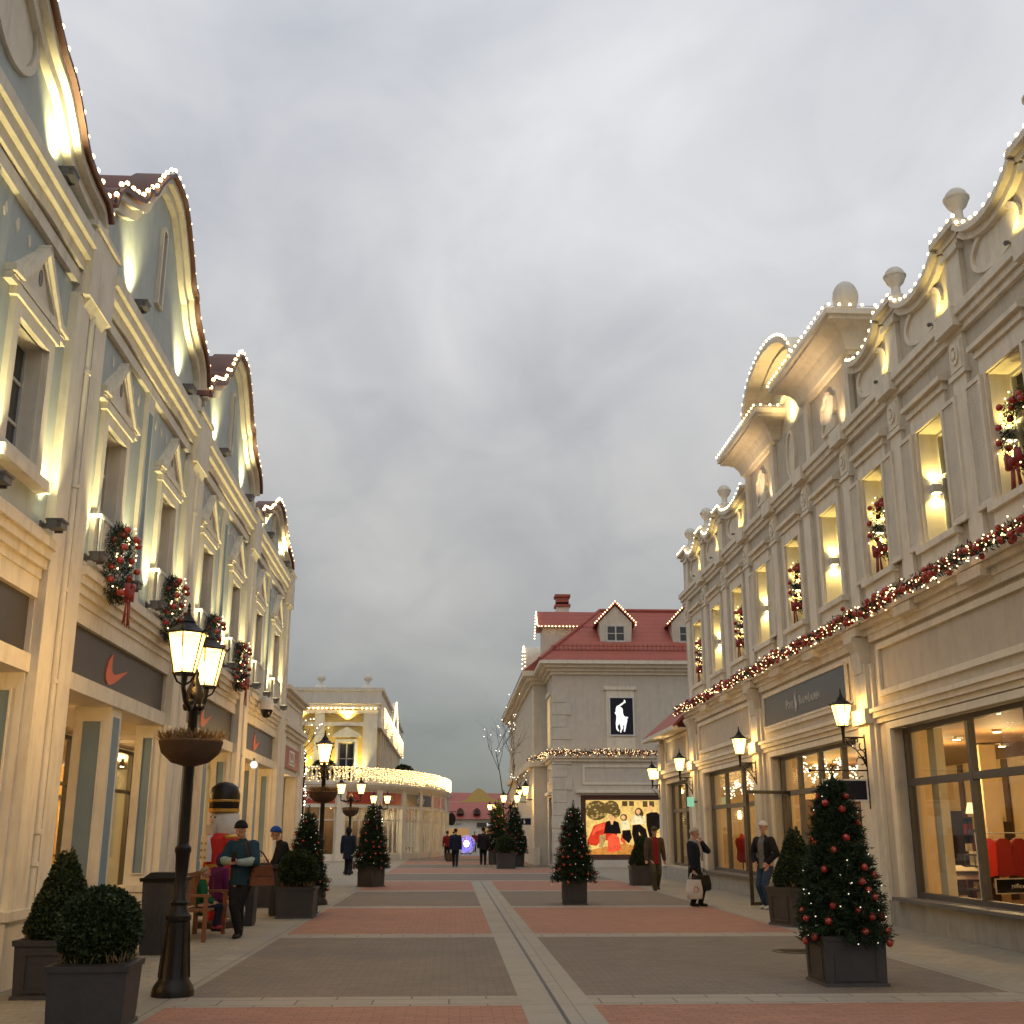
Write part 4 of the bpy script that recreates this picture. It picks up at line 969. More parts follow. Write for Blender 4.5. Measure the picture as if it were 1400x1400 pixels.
# projecting street bay further along the flank
mb = MB(); mb.box(4.4, 5.2, 63.2, 90, 0, 9.9); mb.build('bay_wall', 'quoin_stone', PB)
mb = MB(); mb.box(4.33, 4.7, 63.12, 63.5, 0, .9); mb.box(4.15, 5.1, 63.05, 90, 5.1, 5.45)
for o, a, b in ((.15, 9.5, 9.7), (.38, 9.7, 9.9), (.62, 9.9, 10.18)): mb.box(4.4-o, 5.1, 63.2-o, 90, a, b)
for k in range(14): mb.box(4.38, 4.43, 63.18, 63.95, .66*k+.02, .66*k+.62)
mb.build('bay_moulding', 'light_trim', PB)
mb = MB(); mb.prism([(3.75, 10.19), (6.4, 10.19), (6.4, 12.3)], 63.0, 90, 'sz'); mb.build('bay_roof', 'roof_tile_red', PB)
gp = [(64.6+1.3*math.cos(PI*k/12), 10.3+1.5*math.sin(PI*k/12)) for k in range(13)][::-1]
mb = MB(lambda a, o, z: (4.0-o, a+.2, z)); mb.prism([(63.2, 10.1)]+gp+[(66.0, 10.1)], -2.2, 0); mb.build('bay_gable', 'light_trim', PB)
st = thing('string_lights', 'string of warm bulbs on the round gable of the corner building street bay', 'light string', (3.95, 65, 10), 'bulb strings on the corner building')
gpl = [Vector((3.95, a+.2, z+.05)) for a, z in gp]; mb = MB(); mb.tube([tuple(p) for p in gpl], .012, 4, raw=True); mb.build('cable', 'white_paint', st); bulbs(st, 'bulb', along(gpl, .24), .035, 'bulb')
# hip roof
ex0, ey0 = 4.36, 58.28
mb = MB(); A = [(ex0, ey0, 10.17), (19, ey0, 10.17), (19, 62.0, 13.4), (8.0, 62.0, 13.4), (ex0, 66, 10.17), (8.0, 90, 13.4), (ex0, 90, 10.17), (19, 90, 13.4)]
mb.add(A, [(0, 1, 2, 3), (0, 3, 5, 6, 4), (3, 2, 7, 5)]); mb.build('roof', 'roof_tile_red', PB)
mb = MB(); mb.tube([(ex0, ey0, 10.2), (8.0, 62.0, 13.44)], .1, 8, raw=True); mb.tube([(8.0, 62.0, 13.44), (19, 62, 13.44)], .1, 8, raw=True); mb.box(5, 19, 58.9, 58.93, 10.95, 11.0)
for k in range(60): mb.box(5.2+.23*k, 5.23+.23*k, 58.9, 58.93, 10.75, 11.1)
mb.box(5, 19, 58.9, 58.93, 10.75, 10.79)
mb.build('roof_ridge', 'roof_tile_red', PB)
mb = MB(); mb.box(5.75, 6.45, 63.6, 64.3, 11.5, 14.2); mb.taper((6.1, 63.95), 1.1, .72, 13.2, 13.6); mb.build('chimney', 'light_trim', PB); mb = MB(); mb.box(5.66, 6.54, 63.5, 64.4, 13.95, 14.08); mb.box(5.66, 6.54, 63.5, 64.4, 14.5, 14.64); mb.box(5.75, 6.45, 63.6, 64.3, 14.08, 14.5); mb.build('chimney_cap', 'roof_tile_red', PB)
def dormer(x):
    mb = MB(FP); mb.prism([(x-.80, 11.1), (x+.80, 11.1), (x+.88, 12.35), (x, 13.25), (x-.88, 12.35)], -3.5, -.62); d = mb.build('dormer', 'pale_plaster', PB)
    mb = MB(FP)
    for sg in (-1, 1): mb.add([(x+sg*1.08, -.5, 12.22), (x, -.5, 13.34), (x, -4, 13.34), (x+sg*1.08, -4, 12.22), (x+sg*1.08, -.5, 12.32), (x, -.5, 13.44), (x, -4, 13.44), (x+sg*1.08, -4, 12.32)], [(0, 1, 2, 3), (4, 5, 6, 7), (0, 1, 5, 4), (0, 3, 7, 4)])
    mb.build('dormer_roof', 'roof_tile_red', d)
    mb = MB(FP); frame_box(mb, x-.52, x+.52, 11.3, 12.22, .09, -.64, -.57); mb.box(x-.035, x+.035, -.63, -.575, 11.39, 12.13); mb.box(x-.43, x+.43, -.63, -.58, 11.74, 11.78); mb.box(x-.43, x+.43, -.625, -.61, 11.39, 12.13, 1); mb.build('window', ['window_white', 'dark_glass'], d)
    st = thing('string_lights', 'string of warm bulbs along the gable of the left roof dormer' if x < 10 else 'string of warm bulbs along the roof dormer partly hidden by the grey building', 'light string', FP(x, -.5, 13.3), 'bulb strings on the corner building')
    p3 = [Vector(FP(x-1.1, -.47, 12.3)), Vector(FP(x, -.47, 13.46)), Vector(FP(x+1.1, -.47, 12.3)), Vector(FP(x+1.0, -.47, 12.1))]
    mb = MB(); mb.tube([tuple(p) for p in p3], .012, 4, raw=True); mb.build('cable', 'white_paint', st); bulbs(st, 'bulb', along(p3, .16), .030, 'bulb')
dormer(8.5); dormer(12.35)
# side dormer on the street slope
mb = MB(); mb.box(4.75, 8.0, 61.0, 62.6, 10.5, 12.35); d = mb.build('dormer', 'pale_plaster', PB)
mb = MB(); mb.add([(4.5, 60.7, 12.3), (4.5, 61.8, 13.3), (4.5, 62.9, 12.3), (8.2, 60.7, 12.3), (8.2, 61.8, 13.3), (8.2, 62.9, 12.3)], [(0, 1, 2), (0, 1, 4, 3), (1, 2, 5, 4), (3, 4, 5), (0, 2, 5, 3)]); mb.build('dormer_roof', 'roof_tile_red', d)
st = thing('string_lights', 'string of warm bulbs along the eave and gable of the street side dormer', 'light string', (4.5, 61, 12.3), 'bulb strings on the corner building')
p3 = [Vector((4.45, 62.9, 12.0)), Vector((4.45, 61.8, 13.35)), Vector((4.45, 60.65, 12.3)), Vector((6.6, 60.65, 12.3))]
mb = MB(); mb.tube([tuple(p) for p in p3], .012, 4, raw=True); mb.build('cable', 'white_paint', st); bulbs(st, 'bulb', along(p3, .18), .032, 'bulb')
# rider sign on the upper wall
rs = thing('rider_sign', 'black upright sign with a white polo rider on the corner building upper wall', 'sign', FP(8.6, 0, 6.4))
mb = MB(FP); mb.box(8.02, 9.18, .08, .12, 6.45, 8.3); mb.build('sign_panel', 'sign_navy', rs)
mb = MB(FP); frame_box(mb, 7.96, 9.24, 6.39, 8.36, .06, .08, .16); mb.build('sign_frame', 'letter_white', rs)
mb = MB(FP); pony(mb, 8.58, 6.55, 1.66, .12, .14, 1); mb.build('rider_emblem', 'logo_white', rs)
# backlit advertising picture in the shop window (a flat printed picture)
ad_ = thing('advert_window', 'big backlit advertising picture of people by a red truck in the corner building window', 'billboard', FP(9, -.2, .35))
def pcol(n, c, s=.9):
    m, nt_, ou = nodes_of('print_'+n); e = nt_.nodes.new('ShaderNodeEmission'); co = objco(nt_)
    a = ramp(nt_, ntex(nt_, 3.2, 8, .75, co), [(.28, .45), (.5, 1.), (.72, 1.35)]); mm = nt_.nodes.new('ShaderNodeMix'); mm.data_type = 'RGBA'; mm.blend_type = 'MULTIPLY'; mm.inputs[0].default_value = 1.
    mm.inputs[6].default_value = (*c, 1); nt_.links.new(a, mm.inputs[7]); nt_.links.new(mm.outputs[2], e.inputs[0]); e.inputs[1].default_value = s; nt_.links.new(e.outputs[0], ou.inputs[0])
    m.cycles.emission_sampling = 'AUTO' if n == 'wall' else 'NONE'; MATS['print_'+n] = m
for n, c, s in (('wall', (.95, .62, .18), 1.0), ('window', (.16, .09, .035), .8), ('tree', (.16, .10, .03), .9), ('leaf', (.55, .36, .12), .9), ('red', (.75, .05, .02), 1.), ('rose', (1., .12, .05), 1.), ('skin', (1., .52, .22), 1.), ('black', (.018, .012, .01), .8), ('brown', (.12, .055, .02), .9), ('tan', (.6, .36, .12), .9), ('cream', (1., .82, .45), 1.), ('straw', (.75, .30, .06), .9)): pcol(n, c, s)
mb = MB(FP); frame_box(mb, 6.47, 11.58, .37, 3.48, .24, -.3, -.1); mb.build('window_frame', 'brown_edge', ad_)
pw, ph = 4.62, 2.62
def PX(u, v): return (6.71+(u-105)/(1215-105)*pw, .61+(1045-v)/(1045-125)*ph)
def shp(name, mat, polys, lay):
    mb = MB(FP)
    for pl in polys: mb.prism([PX(*p) for p in pl], -.25, -.245+.004*lay)
    mb.build(name, mat, ad_)
def ell(u, v, a, b, n=14): return [(u+a*math.cos(2*PI*k/n), v+b*math.sin(2*PI*k/n)) for k in range(n)]
shp('picture_ground', 'print_wall', [[(105, 1045), (1215, 1045), (1215, 125), (105, 125)]], 0)
shp('picture_windows', 'print_window', [[(550, 225), (615, 225), (615, 140), (550, 140)], [(635, 225), (695, 225), (695, 140), (635, 140)], [(800, 240), (860, 240), (860, 140), (800, 140)], [(880, 240), (940, 240), (940, 140), (880, 140)], [(1005, 245), (1065, 245), (1065, 160), (1005, 160)], [(1085, 245), (1140, 245), (1140, 160), (1085, 160)]], 1)
random.seed(5)
shp('picture_tree', 'print_tree', [ell(240, 300, 135, 170), ell(420, 250, 90, 120), ell(470, 330, 60, 90)], 2)
shp('picture_leaves', 'print_leaf', [ell(random.uniform(120, 480), random.uniform(140, 440), random.uniform(8, 22), random.uniform(8, 20), 6) for _ in range(46)], 3)
shp('picture_straw', 'print_straw', [[(105, 1045), (820, 1045), (820, 930), (560, 860), (240, 940), (105, 990)]], 2)
shp('picture_truck', 'print_red', [[(120, 820), (200, 560), (330, 500), (480, 520), (480, 830), (300, 800), (230, 900), (130, 880)]], 3)
shp('picture_fender', 'print_rose', [[(190, 640), (230, 560), (330, 520), (330, 600), (240, 660), (180, 740)], [(360, 1000), (370, 740), (440, 690), (500, 760), (530, 960), (420, 1010)], [(520, 820), (530, 700), (575, 720), (580, 880)]], 4)
shp('picture_dark_clothes', 'print_black', [[(320, 690), (350, 490), (420, 460), (500, 500), (530, 690), (460, 700), (400, 690)], [(540, 760), (545, 640), (640, 630), (660, 760), (620, 860)], [(660, 700), (670, 550), (760, 535), (830, 620), (860, 830), (800, 820), (745, 660), (735, 880), (690, 880)], [(840, 560), (840, 360), (900, 330), (970, 330), (1040, 420), (1050, 560), (960, 640), (950, 760), (870, 760)]], 5)
shp('picture_light_clothes', 'print_cream', [[(650, 545), (670, 400), (740, 370), (820, 400), (830, 540), (740, 530)], [(530, 630), (530, 480), (620, 470), (640, 620)]], 6)
shp('picture_trousers', 'print_tan', [[(260, 920), (270, 720), (340, 700), (340, 800), (300, 930)]], 6)
shp('picture_hair', 'print_brown', [ell(750, 330, 48, 75), [(770, 330), (805, 330), (800, 440), (770, 430)], ell(565, 420, 42, 58)], 6)
shp('picture_faces', 'print_skin', [ell(742, 320, 28, 42), ell(892, 275, 36, 58), ell(420, 440, 38, 55), ell(560, 420, 27, 38), [(400, 480), (440, 480), (430, 540), (410, 540)]], 7)
hs2 = thing('hanging_sign', 'small dark hanging sign with pale edge at the corner building street bay', 'sign', (4.3, 63, 2.5))
mb = MB(); mb.box(3.5, 4.2, 62.7, 62.76, 2.05, 2.4); mb.build('sign_panel', 'sign_navy', hs2); mb = MB(FP)
for a, b, c, d in ((3.47, 4.23, 2.39, 2.43), (3.47, 4.23, 2.02, 2.06), (3.47, 3.51, 2.06, 2.39), (4.19, 4.23, 2.06, 2.39)): mb.box(a, b, -3.78, -3.69, c, d)
mb.box(3.55, 4.42, -3.73, -3.7, 2.5, 2.54); mb.build('sign_edge', 'letter_white', hs2)
mb = MB(lambda a, o, z: (a, 62.69-o, z)); pony(mb, 3.85, 2.09, .27, 0, .01); mb.build('rider_emblem', 'letter_white', hs2)
for x, y, lab in ((4.02, 64.6, 'nearer small wall lantern on the street bay of the corner building'), (3.95, 69.5, 'farther small wall lantern on the street bay of the corner building')):
    t = thing('wall_lantern', lab, 'wall lamp', (4.4, y, 3.6), 'wall lanterns on the right facades')
    mb = MB(); mb.tube([(4.42, y, 3.4), (x, y, 3.4), (x, y, 3.6)], .025, 6, raw=True); mb.build('scroll_bracket', 'black_iron', t)
    lantern_parts(t, (x, y, 3.6), .8); point('lantern_light', (x-.1, y, 3.85), 40, (1, .7, .32), .12)

# ------------------------------------------------------------------ yellow building with curved balcony
YB = thing('yellow_building', 'yellow two-storey building with a curved white shopfront and lit balcony', 'building', (-6, 78, 0))
cv = []
for k in range(31):
    t = -PI/2+ (PI/2)*k/30*1.06; cv.append((-8.2+7.9*math.cos(t), 96+22.5*math.sin(t)))
cv = [(-26, 73.5), (-12, 73.5)]+cv
def arc_len(pts):
    L = [0]
    for a, b in zip(pts[:-1], pts[1:]): L.append(L[-1]+math.hypot(b[0]-a[0], b[1]-a[1]))
    return L
CL = arc_len(cv)
def on_curve(s, off=0.):
    s = max(0, min(s, CL[-1]-1e-4))
    for i in range(len(CL)-1):
        if CL[i] <= s <= CL[i+1]:
            f = (s-CL[i])/(CL[i+1]-CL[i]); a, b = Vector(cv[i]), Vector(cv[i+1]); t = (b-a).normalized(); n = Vector((t.y, -t.x)); p = a.lerp(b, f)+n*off; return p
def FY(s, o, z): p = on_curve(s, o); return (p.x, p.y, z)
def cbox(mb, s0, s1, o0, o1, z0, z1, mi=0):
    n = max(1, int((s1-s0)/.6)); S = [s0+(s1-s0)*k/n for k in range(n+1)]
    vs = []; fs = []
    for s in S: vs += [(s, o0, z0), (s, o1, z0), (s, o1, z1), (s, o0, z1)]
    for i in range(n):
        for k in range(4): fs.append((4*i+k, 4*i+(k+1) % 4, 4*i+4+(k+1) % 4, 4*i+4+k))
    fs += [(0, 1, 2, 3), (4*n, 4*n+1, 4*n+2, 4*n+3)]; mb.add(vs, fs, mi)
S0 = 14.; S1 = CL[-1]
mb = MB(FY); cbox(mb, 0, S1, -.3, 0, 3.2, 4.75); cbox(mb, 0, S1, -.3, -.02, 0, .4); mb.build('shopfront_wall', 'white_wall', YB)
mb = MB(FY); cbox(mb, 0, S1, -.02, .12, 4.3, 4.42); cbox(mb, 0, S1, -.02, .22, 4.42, 4.56); cbox(mb, 0, S1, -.02, .3, 4.56, 4.7); cbox(mb, 0, S1, -.02, .08, 3.18, 3.3); cbox(mb, 0, S1, -.1, .14, 5.52, 5.66); mb.build('curved_cornice', 'white_wall', YB)
PS = [S0+.6, S0+5.2]+[S0+5.2+3.05*k for k in range(1, 9)]
PS = [p for p in PS if p < S1-.4]+[S1-.4]
mb = MB(FY)
for p in PS: mb = MB(FY); cbox(mb, p-.28, p+.28, -.3, .1, 0, 4.3); cbox(mb, p-.34, p+.34, -.3, .15, 0, .5); mb.build('pilaster', 'white_wall', YB)
mb = MB(FY)
for a, b in zip(PS[:-1], PS[1:]):
    n = 4 if b-a > 2 else 2
    for k in range(n+1): q = a+.3+(b-a-.6)*k/n; mb.box(q-.04, q+.04, -.3, -.18, .1, 3.2)
    cbox(mb, a+.3, b-.3, -.3, -.2, 2.4, 2.48)
mb.build('shopfront_mullions', 'window_white', YB)
mb = MB(FY); cbox(mb, S0, S1, -.26, -.25, .1, 3.2); mb.build('shopfront_pane', 'shop_glass', YB)
mb = MB(FY); cbox(mb, S0, S1, -4.2, -4.1, 0, 3.3); mb.build('inner_wall', 'panel_wood', YB)
mb = MB(FY); cbox(mb, 0, S1, -7.6, -.05, 4.7, 4.76); mb.build('terrace', 'lead_grey', YB)
# balusters, and the wall of fairy lights hung over them
mb = MB(FY); k = 0
s = S0-2
while s < S1-.2:
    mb.lathe([(.07, 0), (.05, .08), (.09, .3), (.045, .6), (.07, .76)], (s, 0, 4.76), 7); s += .28
cbox(mb, 0, S1, -.12, .12, 4.72, 4.80); mb.build('balustrade', 'white_wall', YB)
icl = thing('light_curtain', 'curtain of hundreds of warm fairy lights hung along the curved balcony', 'light curtain', FY(S0+9, .2, 5.2))
random.seed(11); pts = []
s = S0+.3
while s < S1:
    L = random.uniform(.75, 1.05)
    for j in range(int(L/.12)):
        if random.random() < (.95 if s > S0+4.6 else .34): pts.append(Vector(FY(s+random.uniform(-.06, .06), .17+random.uniform(0, .06), 5.62-j*.12+random.uniform(-.04, .04))))
    s += .125
mb = MB(FY); cbox(mb, S0, S1, .15, .17, 5.58, 5.61); mb.build('cable', 'white_paint', icl)
bulbs(icl, 'fairy_light', pts, .024, 'curtain_light', extra_name='fairy_lights')
# shop signs of the curved front
def csign(lab, a, b, mat, z0=3.42, z1=4.15):
    t = thing('shop_sign', lab, 'sign', FY((a+b)/2, .1, z0)); mb = MB(FY); cbox(mb, a, b, .0, .05, z0, z1); mb.build('sign_panel', mat, t); return t
def ctext(t, body, s, z, size, mat, sx=1.):
    p = Vector(FY(s, .06, z)); q = Vector(FY(s+.1, .06, z)); ang = math.atan2(q.y-p.y, q.x-p.x)
    text_obj(body, size, mat, t, p, (PI/2, 0, ang), sx=sx)
t = csign('red shop sign with white capitals behind the twin lamp post', PS[0]+.4, PS[1]-.4, 'sign_red'); ctext(t, 'KAMPAAIL', (PS[0]+PS[1])/2, 3.78, .52, 'letter_white')
t = csign('red shop sign with small pale lettering on the curved shopfront', PS[1]+.4, PS[3]-.4, 'sign_red'); ctext(t, 'CLOTHING', (PS[1]+PS[3])/2+.4, 3.78, .42, 'letter_grey')
t = csign('black shop sign with white lettering on the curved shopfront', PS[3]+.4, PS[5]-.4, 'sign_dark'); ctext(t, 'shudr', (PS[3]+PS[5])/2, 3.78, .72, 'letter_white')
t = csign('pink shop sign with a red dot at the end of the curved shopfront', PS[5]+.4, PS[7]-.4 if len(PS) > 7 else S1-.6, 'sign_pink')
mb = MB(FY); mb.disc(PS[5]+2.6, 3.78, .2, .22, .05, .06, 0); mb.build('red_dot', 'sign_red', t)
# upper storey
FU = lambda a, o, z: (a, 80-o, z)
mb = MB(FU); wall_holes(mb, -22, -5.2, 4.7, 10.6, [(-7.75, -6.65, 4.7, 7.6), (-12.3, -11.2, 4.7, 7.6)], .35); mb.box(-5.5, -5.2, -34, -.35, 4.7, 10.6); mb.box(-22, -5.5, -34, -33.8, 4.7, 10.6); mb.build('upper_wall', 'yellow_plaster', YB)
mb = MB(FU)
for a, b in ((-6.1, -5.15), (-9.4, -8.75), (-14, -13.3)): mb.box(a, b, -.02, .14, 4.7, 10.0)
mb.box(-22, -5.1, -.02, .22, 9.55, 9.75); mb.box(-22, -5.0, -.02, .36, 9.9, 10.15); mb.box(-22, -4.9, -.02, .5, 10.15, 11.05); mb.box(-22, -4.75, -34, .62, 11.05, 11.25); mb.box(-22, -5.1, -.02, .1, 8.7, 8.95)
frame_box(mb, -7.95, -6.45, 4.5, 7.8, .2, -.02, .06); mb.prism([(-8.2, 7.95), (-6.2, 7.95), (-6.3, 8.15), (-7.2, 8.65), (-8.1, 8.15)], -.02, .12)
mb.box(-5.2, -4.9, -34, -.02, 8.6, 10.9, 0)
for k in range(12): mb.box(-5.22, -5.05, -33+2.7*k, -32.5+2.7*k, 4.7, 8.6)
mb.build('upper_moulding', 'white_wall', YB)
mb = MB(FU); frame_box(mb, -7.75, -6.65, 4.75, 7.6, .09, -.28, -.2); mb.box(-7.24, -7.16, -.27, -.21, 4.8, 7.5)
for z in (5.6, 6.5): mb.box(-7.7, -6.7, -.27, -.21, z, z+.05)
mb.box(-7.7, -6.7, -.25, -.24, 4.8, 7.55, 1); mb.build('window', ['window_white', 'dark_glass'], YB)
for x in (-9.1, -5.9):
    fi = thing('parapet_finial', 'small white ball finial on the yellow building parapet, '+('left one' if x < -8 else 'corner one'), 'finial', FU(x, 0, 11.25), 'ball finials on the yellow building'); mb = MB(FU); mb.taper((x, -.1), .9, .5, 11.25, 11.5); mb.lathe([(.12, 11.5), (.1, 11.7), (.28, 11.85), (.3, 12.0), (.16, 12.2), (.02, 12.25)], (x, -.1, 0), 14); mb.build('finial_body', 'white_wall', fi, smooth=50)
st = thing('string_lights', 'row of warm bulbs along the cornice of the yellow building front', 'light string', FU(-8, .5, 9.85)); pts = [Vector(FU(-9.8+.3*k, .42, 9.85)) for k in range(16) if k not in (9, 11)]
mb = MB(FU); mb.tube([(-9.9, .42, 9.85), (-5.2, .42, 9.85)], .012, 4); mb.build('cable', 'white_paint', st); bulbs(st, 'bulb', pts, .055, 'bulb')
st = thing('light_curtain', 'icicle fairy lights along the side eave of the yellow building', 'light curtain', (-4.7, 95, 9.6)); random.seed(12); pts = []
for k in range(90):
    y = 80+.35*k
    for j in range(random.randint(2, 8)): pts.append(Vector((-4.68+random.uniform(-.03, .03), y, 9.9-j*.2)))
mb = MB(); mb.tube([(-4.68, 80, 9.92), (-4.68, 112, 9.92)], .02, 4, raw=True); mb.build('cable', 'white_paint', st); bulbs(st, 'fairy_light', pts, .03, 'curtain_light', extra_name='fairy_lights')
st = thing('string_lights', 'pointed outline of warm bulbs on the side gable of the yellow building', 'light string', (-4.6, 95, 10)); p3 = [Vector((-4.65, 92.2, 9.9)), Vector((-4.65, 96, 12.1)), Vector((-4.65, 100, 9.9))]
mb = MB(); mb.tube([tuple(p) for p in p3], .02, 4, raw=True); mb.build('cable', 'white_paint', st); bulbs(st, 'bulb', along(p3, .3), .05, 'bulb')
mb = MB(); mb.add([(-5.0, 92.2, 9.9), (-5.0, 96, 12.0), (-5.0, 100, 9.9), (-4.72, 92.2, 9.9), (-4.72, 96, 12.0), (-4.72, 100, 9.9)], [(0, 1, 2), (3, 4, 5), (0, 1, 4, 3), (1, 2, 5, 4), (0, 2, 5, 3)]); mb.build('side_gable', 'white_wall', YB)
for x, z, tz, p in ((-7.2, 9.0, 9.9, 60), (-10.6, 9.0, 9.9, 60)): spot('flood_light', FU(x, .35, z), FU(x, .1, tz), p*8, (1, .82, .3), 110, 1.)
for x in (-8.45, -6.3, -10): spot('flood_light', FU(x, .35, 4.9), FU(x, .05, 8), 1500, (1, .8, .3), 60, 1.)
for a, b in zip(PS[:-1], PS[1:]): point('shop_light', FY((a+b)/2, -2.2, 2.9), 80, (1, .72, .36), .3)
cl = thing('chandelier', 'bright warm lamp cluster inside the curved shopfront', 'lamp', FY(PS[2]+1.4, -1, 2.6)); mb = MB(FY)
for k in range(3): mb.sphere((PS[2]+1.1+.35*k, -1, 2.45+.05*(k % 2)), .15, 10, 8)
mb.build('lamp_globes', 'ceiling_spot', cl, smooth=60)
for s, zz, rr, lab in ((PS[0]+3.4, 5.55, .75, 'dark clipped bush on the balcony in front of the upper window'), (PS[4]+.6, 5.75, .62, 'larger round clipped bush on the far part of the curved balcony'), (PS[5]+.8, 5.45, .5, 'smaller round clipped bush on the far part of the curved balcony')):
    p = FY(s, -1.4, zz); tb = thing('balcony_bush', lab, 'bush', (p[0], p[1], 4.76)); mb = MB()
    for k in range(900):
        d = Vector((random.gauss(0, 1), random.gauss(0, 1), random.gauss(0, 1))).normalized(); q = Vector(p)+Vector((d.x*rr, d.y*rr, d.z*rr*.75))*random.uniform(.75, 1.0); mb.leaf(q, d+Vector((random.gauss(0, .6), random.gauss(0, .6), random.gauss(0, .6))), .16, .12)
    mb.build('foliage', 'box_leaves', tb, fix=False); mb = MB(); mb.taper((p[0], p[1]), .5, .65, 4.76, zz-rr*.45); mb.tube([(p[0], p[1], 4.8), (p[0], p[1], zz)], .06); mb.build('plant_tub', 'pot_dark', tb)

# ------------------------------------------------------------------ far end of the street
FB = thing('far_building', 'long low shop building with a red roof closing the far end of the street', 'building', (2, 150, 0))
mb = MB(lambda a, o, z: (a, 150-o, z)); mb.box(-12, 30, -10, 0, 0, 3.5); mb.build('wall', 'white_wall', FB)
mb = MB(); mb.add([(-12.5, 149.4, 3.4), (30, 149.4, 3.4), (30, 155, 5.6), (-12.5, 155, 5.6), (30, 160.6, 3.4), (-12.5, 160.6, 3.4)], [(0, 1, 2, 3), (3, 2, 4, 5)]); mb.build('roof', 'roof_tile_red', FB)
for x in (1.1, 3.2, 5.3, -1.2):
    mb = MB(); mb.prism([(x-.45, 4.0), (x+.45, 4.0), (x+.4, 4.5), (x, 4.8), (x-.4, 4.5)], 149.9, 152, 'sz'); mb.box(x-.2, x+.2, 149.86, 149.9, 4.1, 4.5, 1); mb.build('dormer', ['brown_edge', 'dark_glass'], FB)
for a, b in ((-1, 2.2), (4.0, 6.2), (7.2, 9.4)): mb = MB(); mb.box(a, b, 149.9, 149.95, .1, 2.25); mb.build('lit_shop_window', 'far_window', FB)
t = thing('shop_sign', 'dark sign with white lettering on the far low building', 'sign', (4.5, 149.8, 2.7)); mb = MB(); mb.box(3.2, 6.2, 149.75, 149.85, 2.45, 2.95); mb.build('sign_panel', 'sign_dark', t); text_obj('Style', .5, 'logo_white', t, (4.9, 149.7, 2.7), (PI/2, 0, 0))
t = thing('shop_sign', 'thin dark lettering on the pale wall of the far low building', 'sign', (.5, 149.8, 2.7)); text_obj('WATERLAND', .36, 'lead_grey', t, (.2, 149.93, 2.75), (PI/2, 0, 0))
GB = thing('gabled_house', 'distant house with a curved yellow gable above the far red roof', 'house', (4, 172, 0))
gg = smoothc([(1.3, 6.2), (2.2, 6.5), (3.0, 7.4), (3.9, 8.0), (4.8, 7.5), (5.8, 6.6), (7.3, 6.2)], 5)
mb = MB(); mb.prism([(1.3, 0)]+gg+[(7.3, 0)], 172, 172.5, 'sz'); mb.build('gable', 'yellow_plaster', GB); mb = MB(); mb.box(-5.2, 9, 172.6, 182, 0, 6.1); mb.build('wall', 'white_wall', GB)
mb = MB(); mb.add([(-5.4, 172.5, 6.0), (9, 172.5, 6.0), (9, 177, 7.4), (-3.0, 177, 7.6), (9, 182, 6), (-5.4, 182, 6)], [(0, 1, 2, 3), (3, 2, 4, 5), (0, 3, 5)]); mb.add([(-2.6, 173.5, 6.3), (-.4, 173.5, 6.3), (-.4, 175, 7.8), (-2.6, 175, 7.8), (-2.6, 178, 6.9), (-.4, 178, 6.9)], [(0, 1, 2, 3), (3, 2, 5, 4), (0, 3, 4), (1, 2, 5)]); mb.build('roof', 'roof_tile_red', GB)
RN = thing('far_right_house', 'distant red roofed house behind the street lamps at the far right end', 'house', (9, 140, 0)); mb = MB(); mb.box(7.5, 16, 132, 145, 0, 4.4); mb.build('wall', 'white_wall', RN); mb = MB(); mb.prism([(7, 4.4), (16.5, 4.4), (12, 7.5)], 131.5, 145, 'sz'); mb.build('roof', 'roof_tile_red', RN)
# ball of blue lights standing on the paving
lb = thing('light_ball', 'glowing ball of blue and white lights standing in the middle of the far street', 'light ornament', (1.25, 98, 0))
c = Vector((1.25, 98, .78)); random.seed(21); mb = MB()
for k in range(260):
    d = Vector((random.gauss(0, 1), random.gauss(0, 1), random.gauss(0, 1))).normalized()*random.uniform(.4, .70); mb.sphere(tuple(c+d), .03, 5, 3)
mb.build('blue_lights', 'blue_led', lb, fix=False)['kind'] = 'stuff'
MBr = MB()
for k in range(6):
    a = PI*k/6; MBr.tube([(c.x+.72*math.cos(t)*math.cos(a), c.y+.72*math.cos(t)*math.sin(a), c.z+.72*math.sin(t)) for t in [2*PI*j/24 for j in range(25)]], .01, 4, raw=True)
MBr.build('wire_frame', 'letter_white', lb); mb = MB(); mb.sphere(tuple(c+Vector((0, -.2, .05))), .20, 14, 10, sz=1.25); mb.build('bright_core', 'blue_core', lb, smooth=60); mb = MB(); mb.lathe([(.5, 0), (.5, .06), (.1, .08)], (c.x, c.y, 0), 16); mb.build('stand', 'black_iron', lb)
point('ball_light', (1.25, 96.8, 1.0), 25, (.4, .35, 1.), .3)
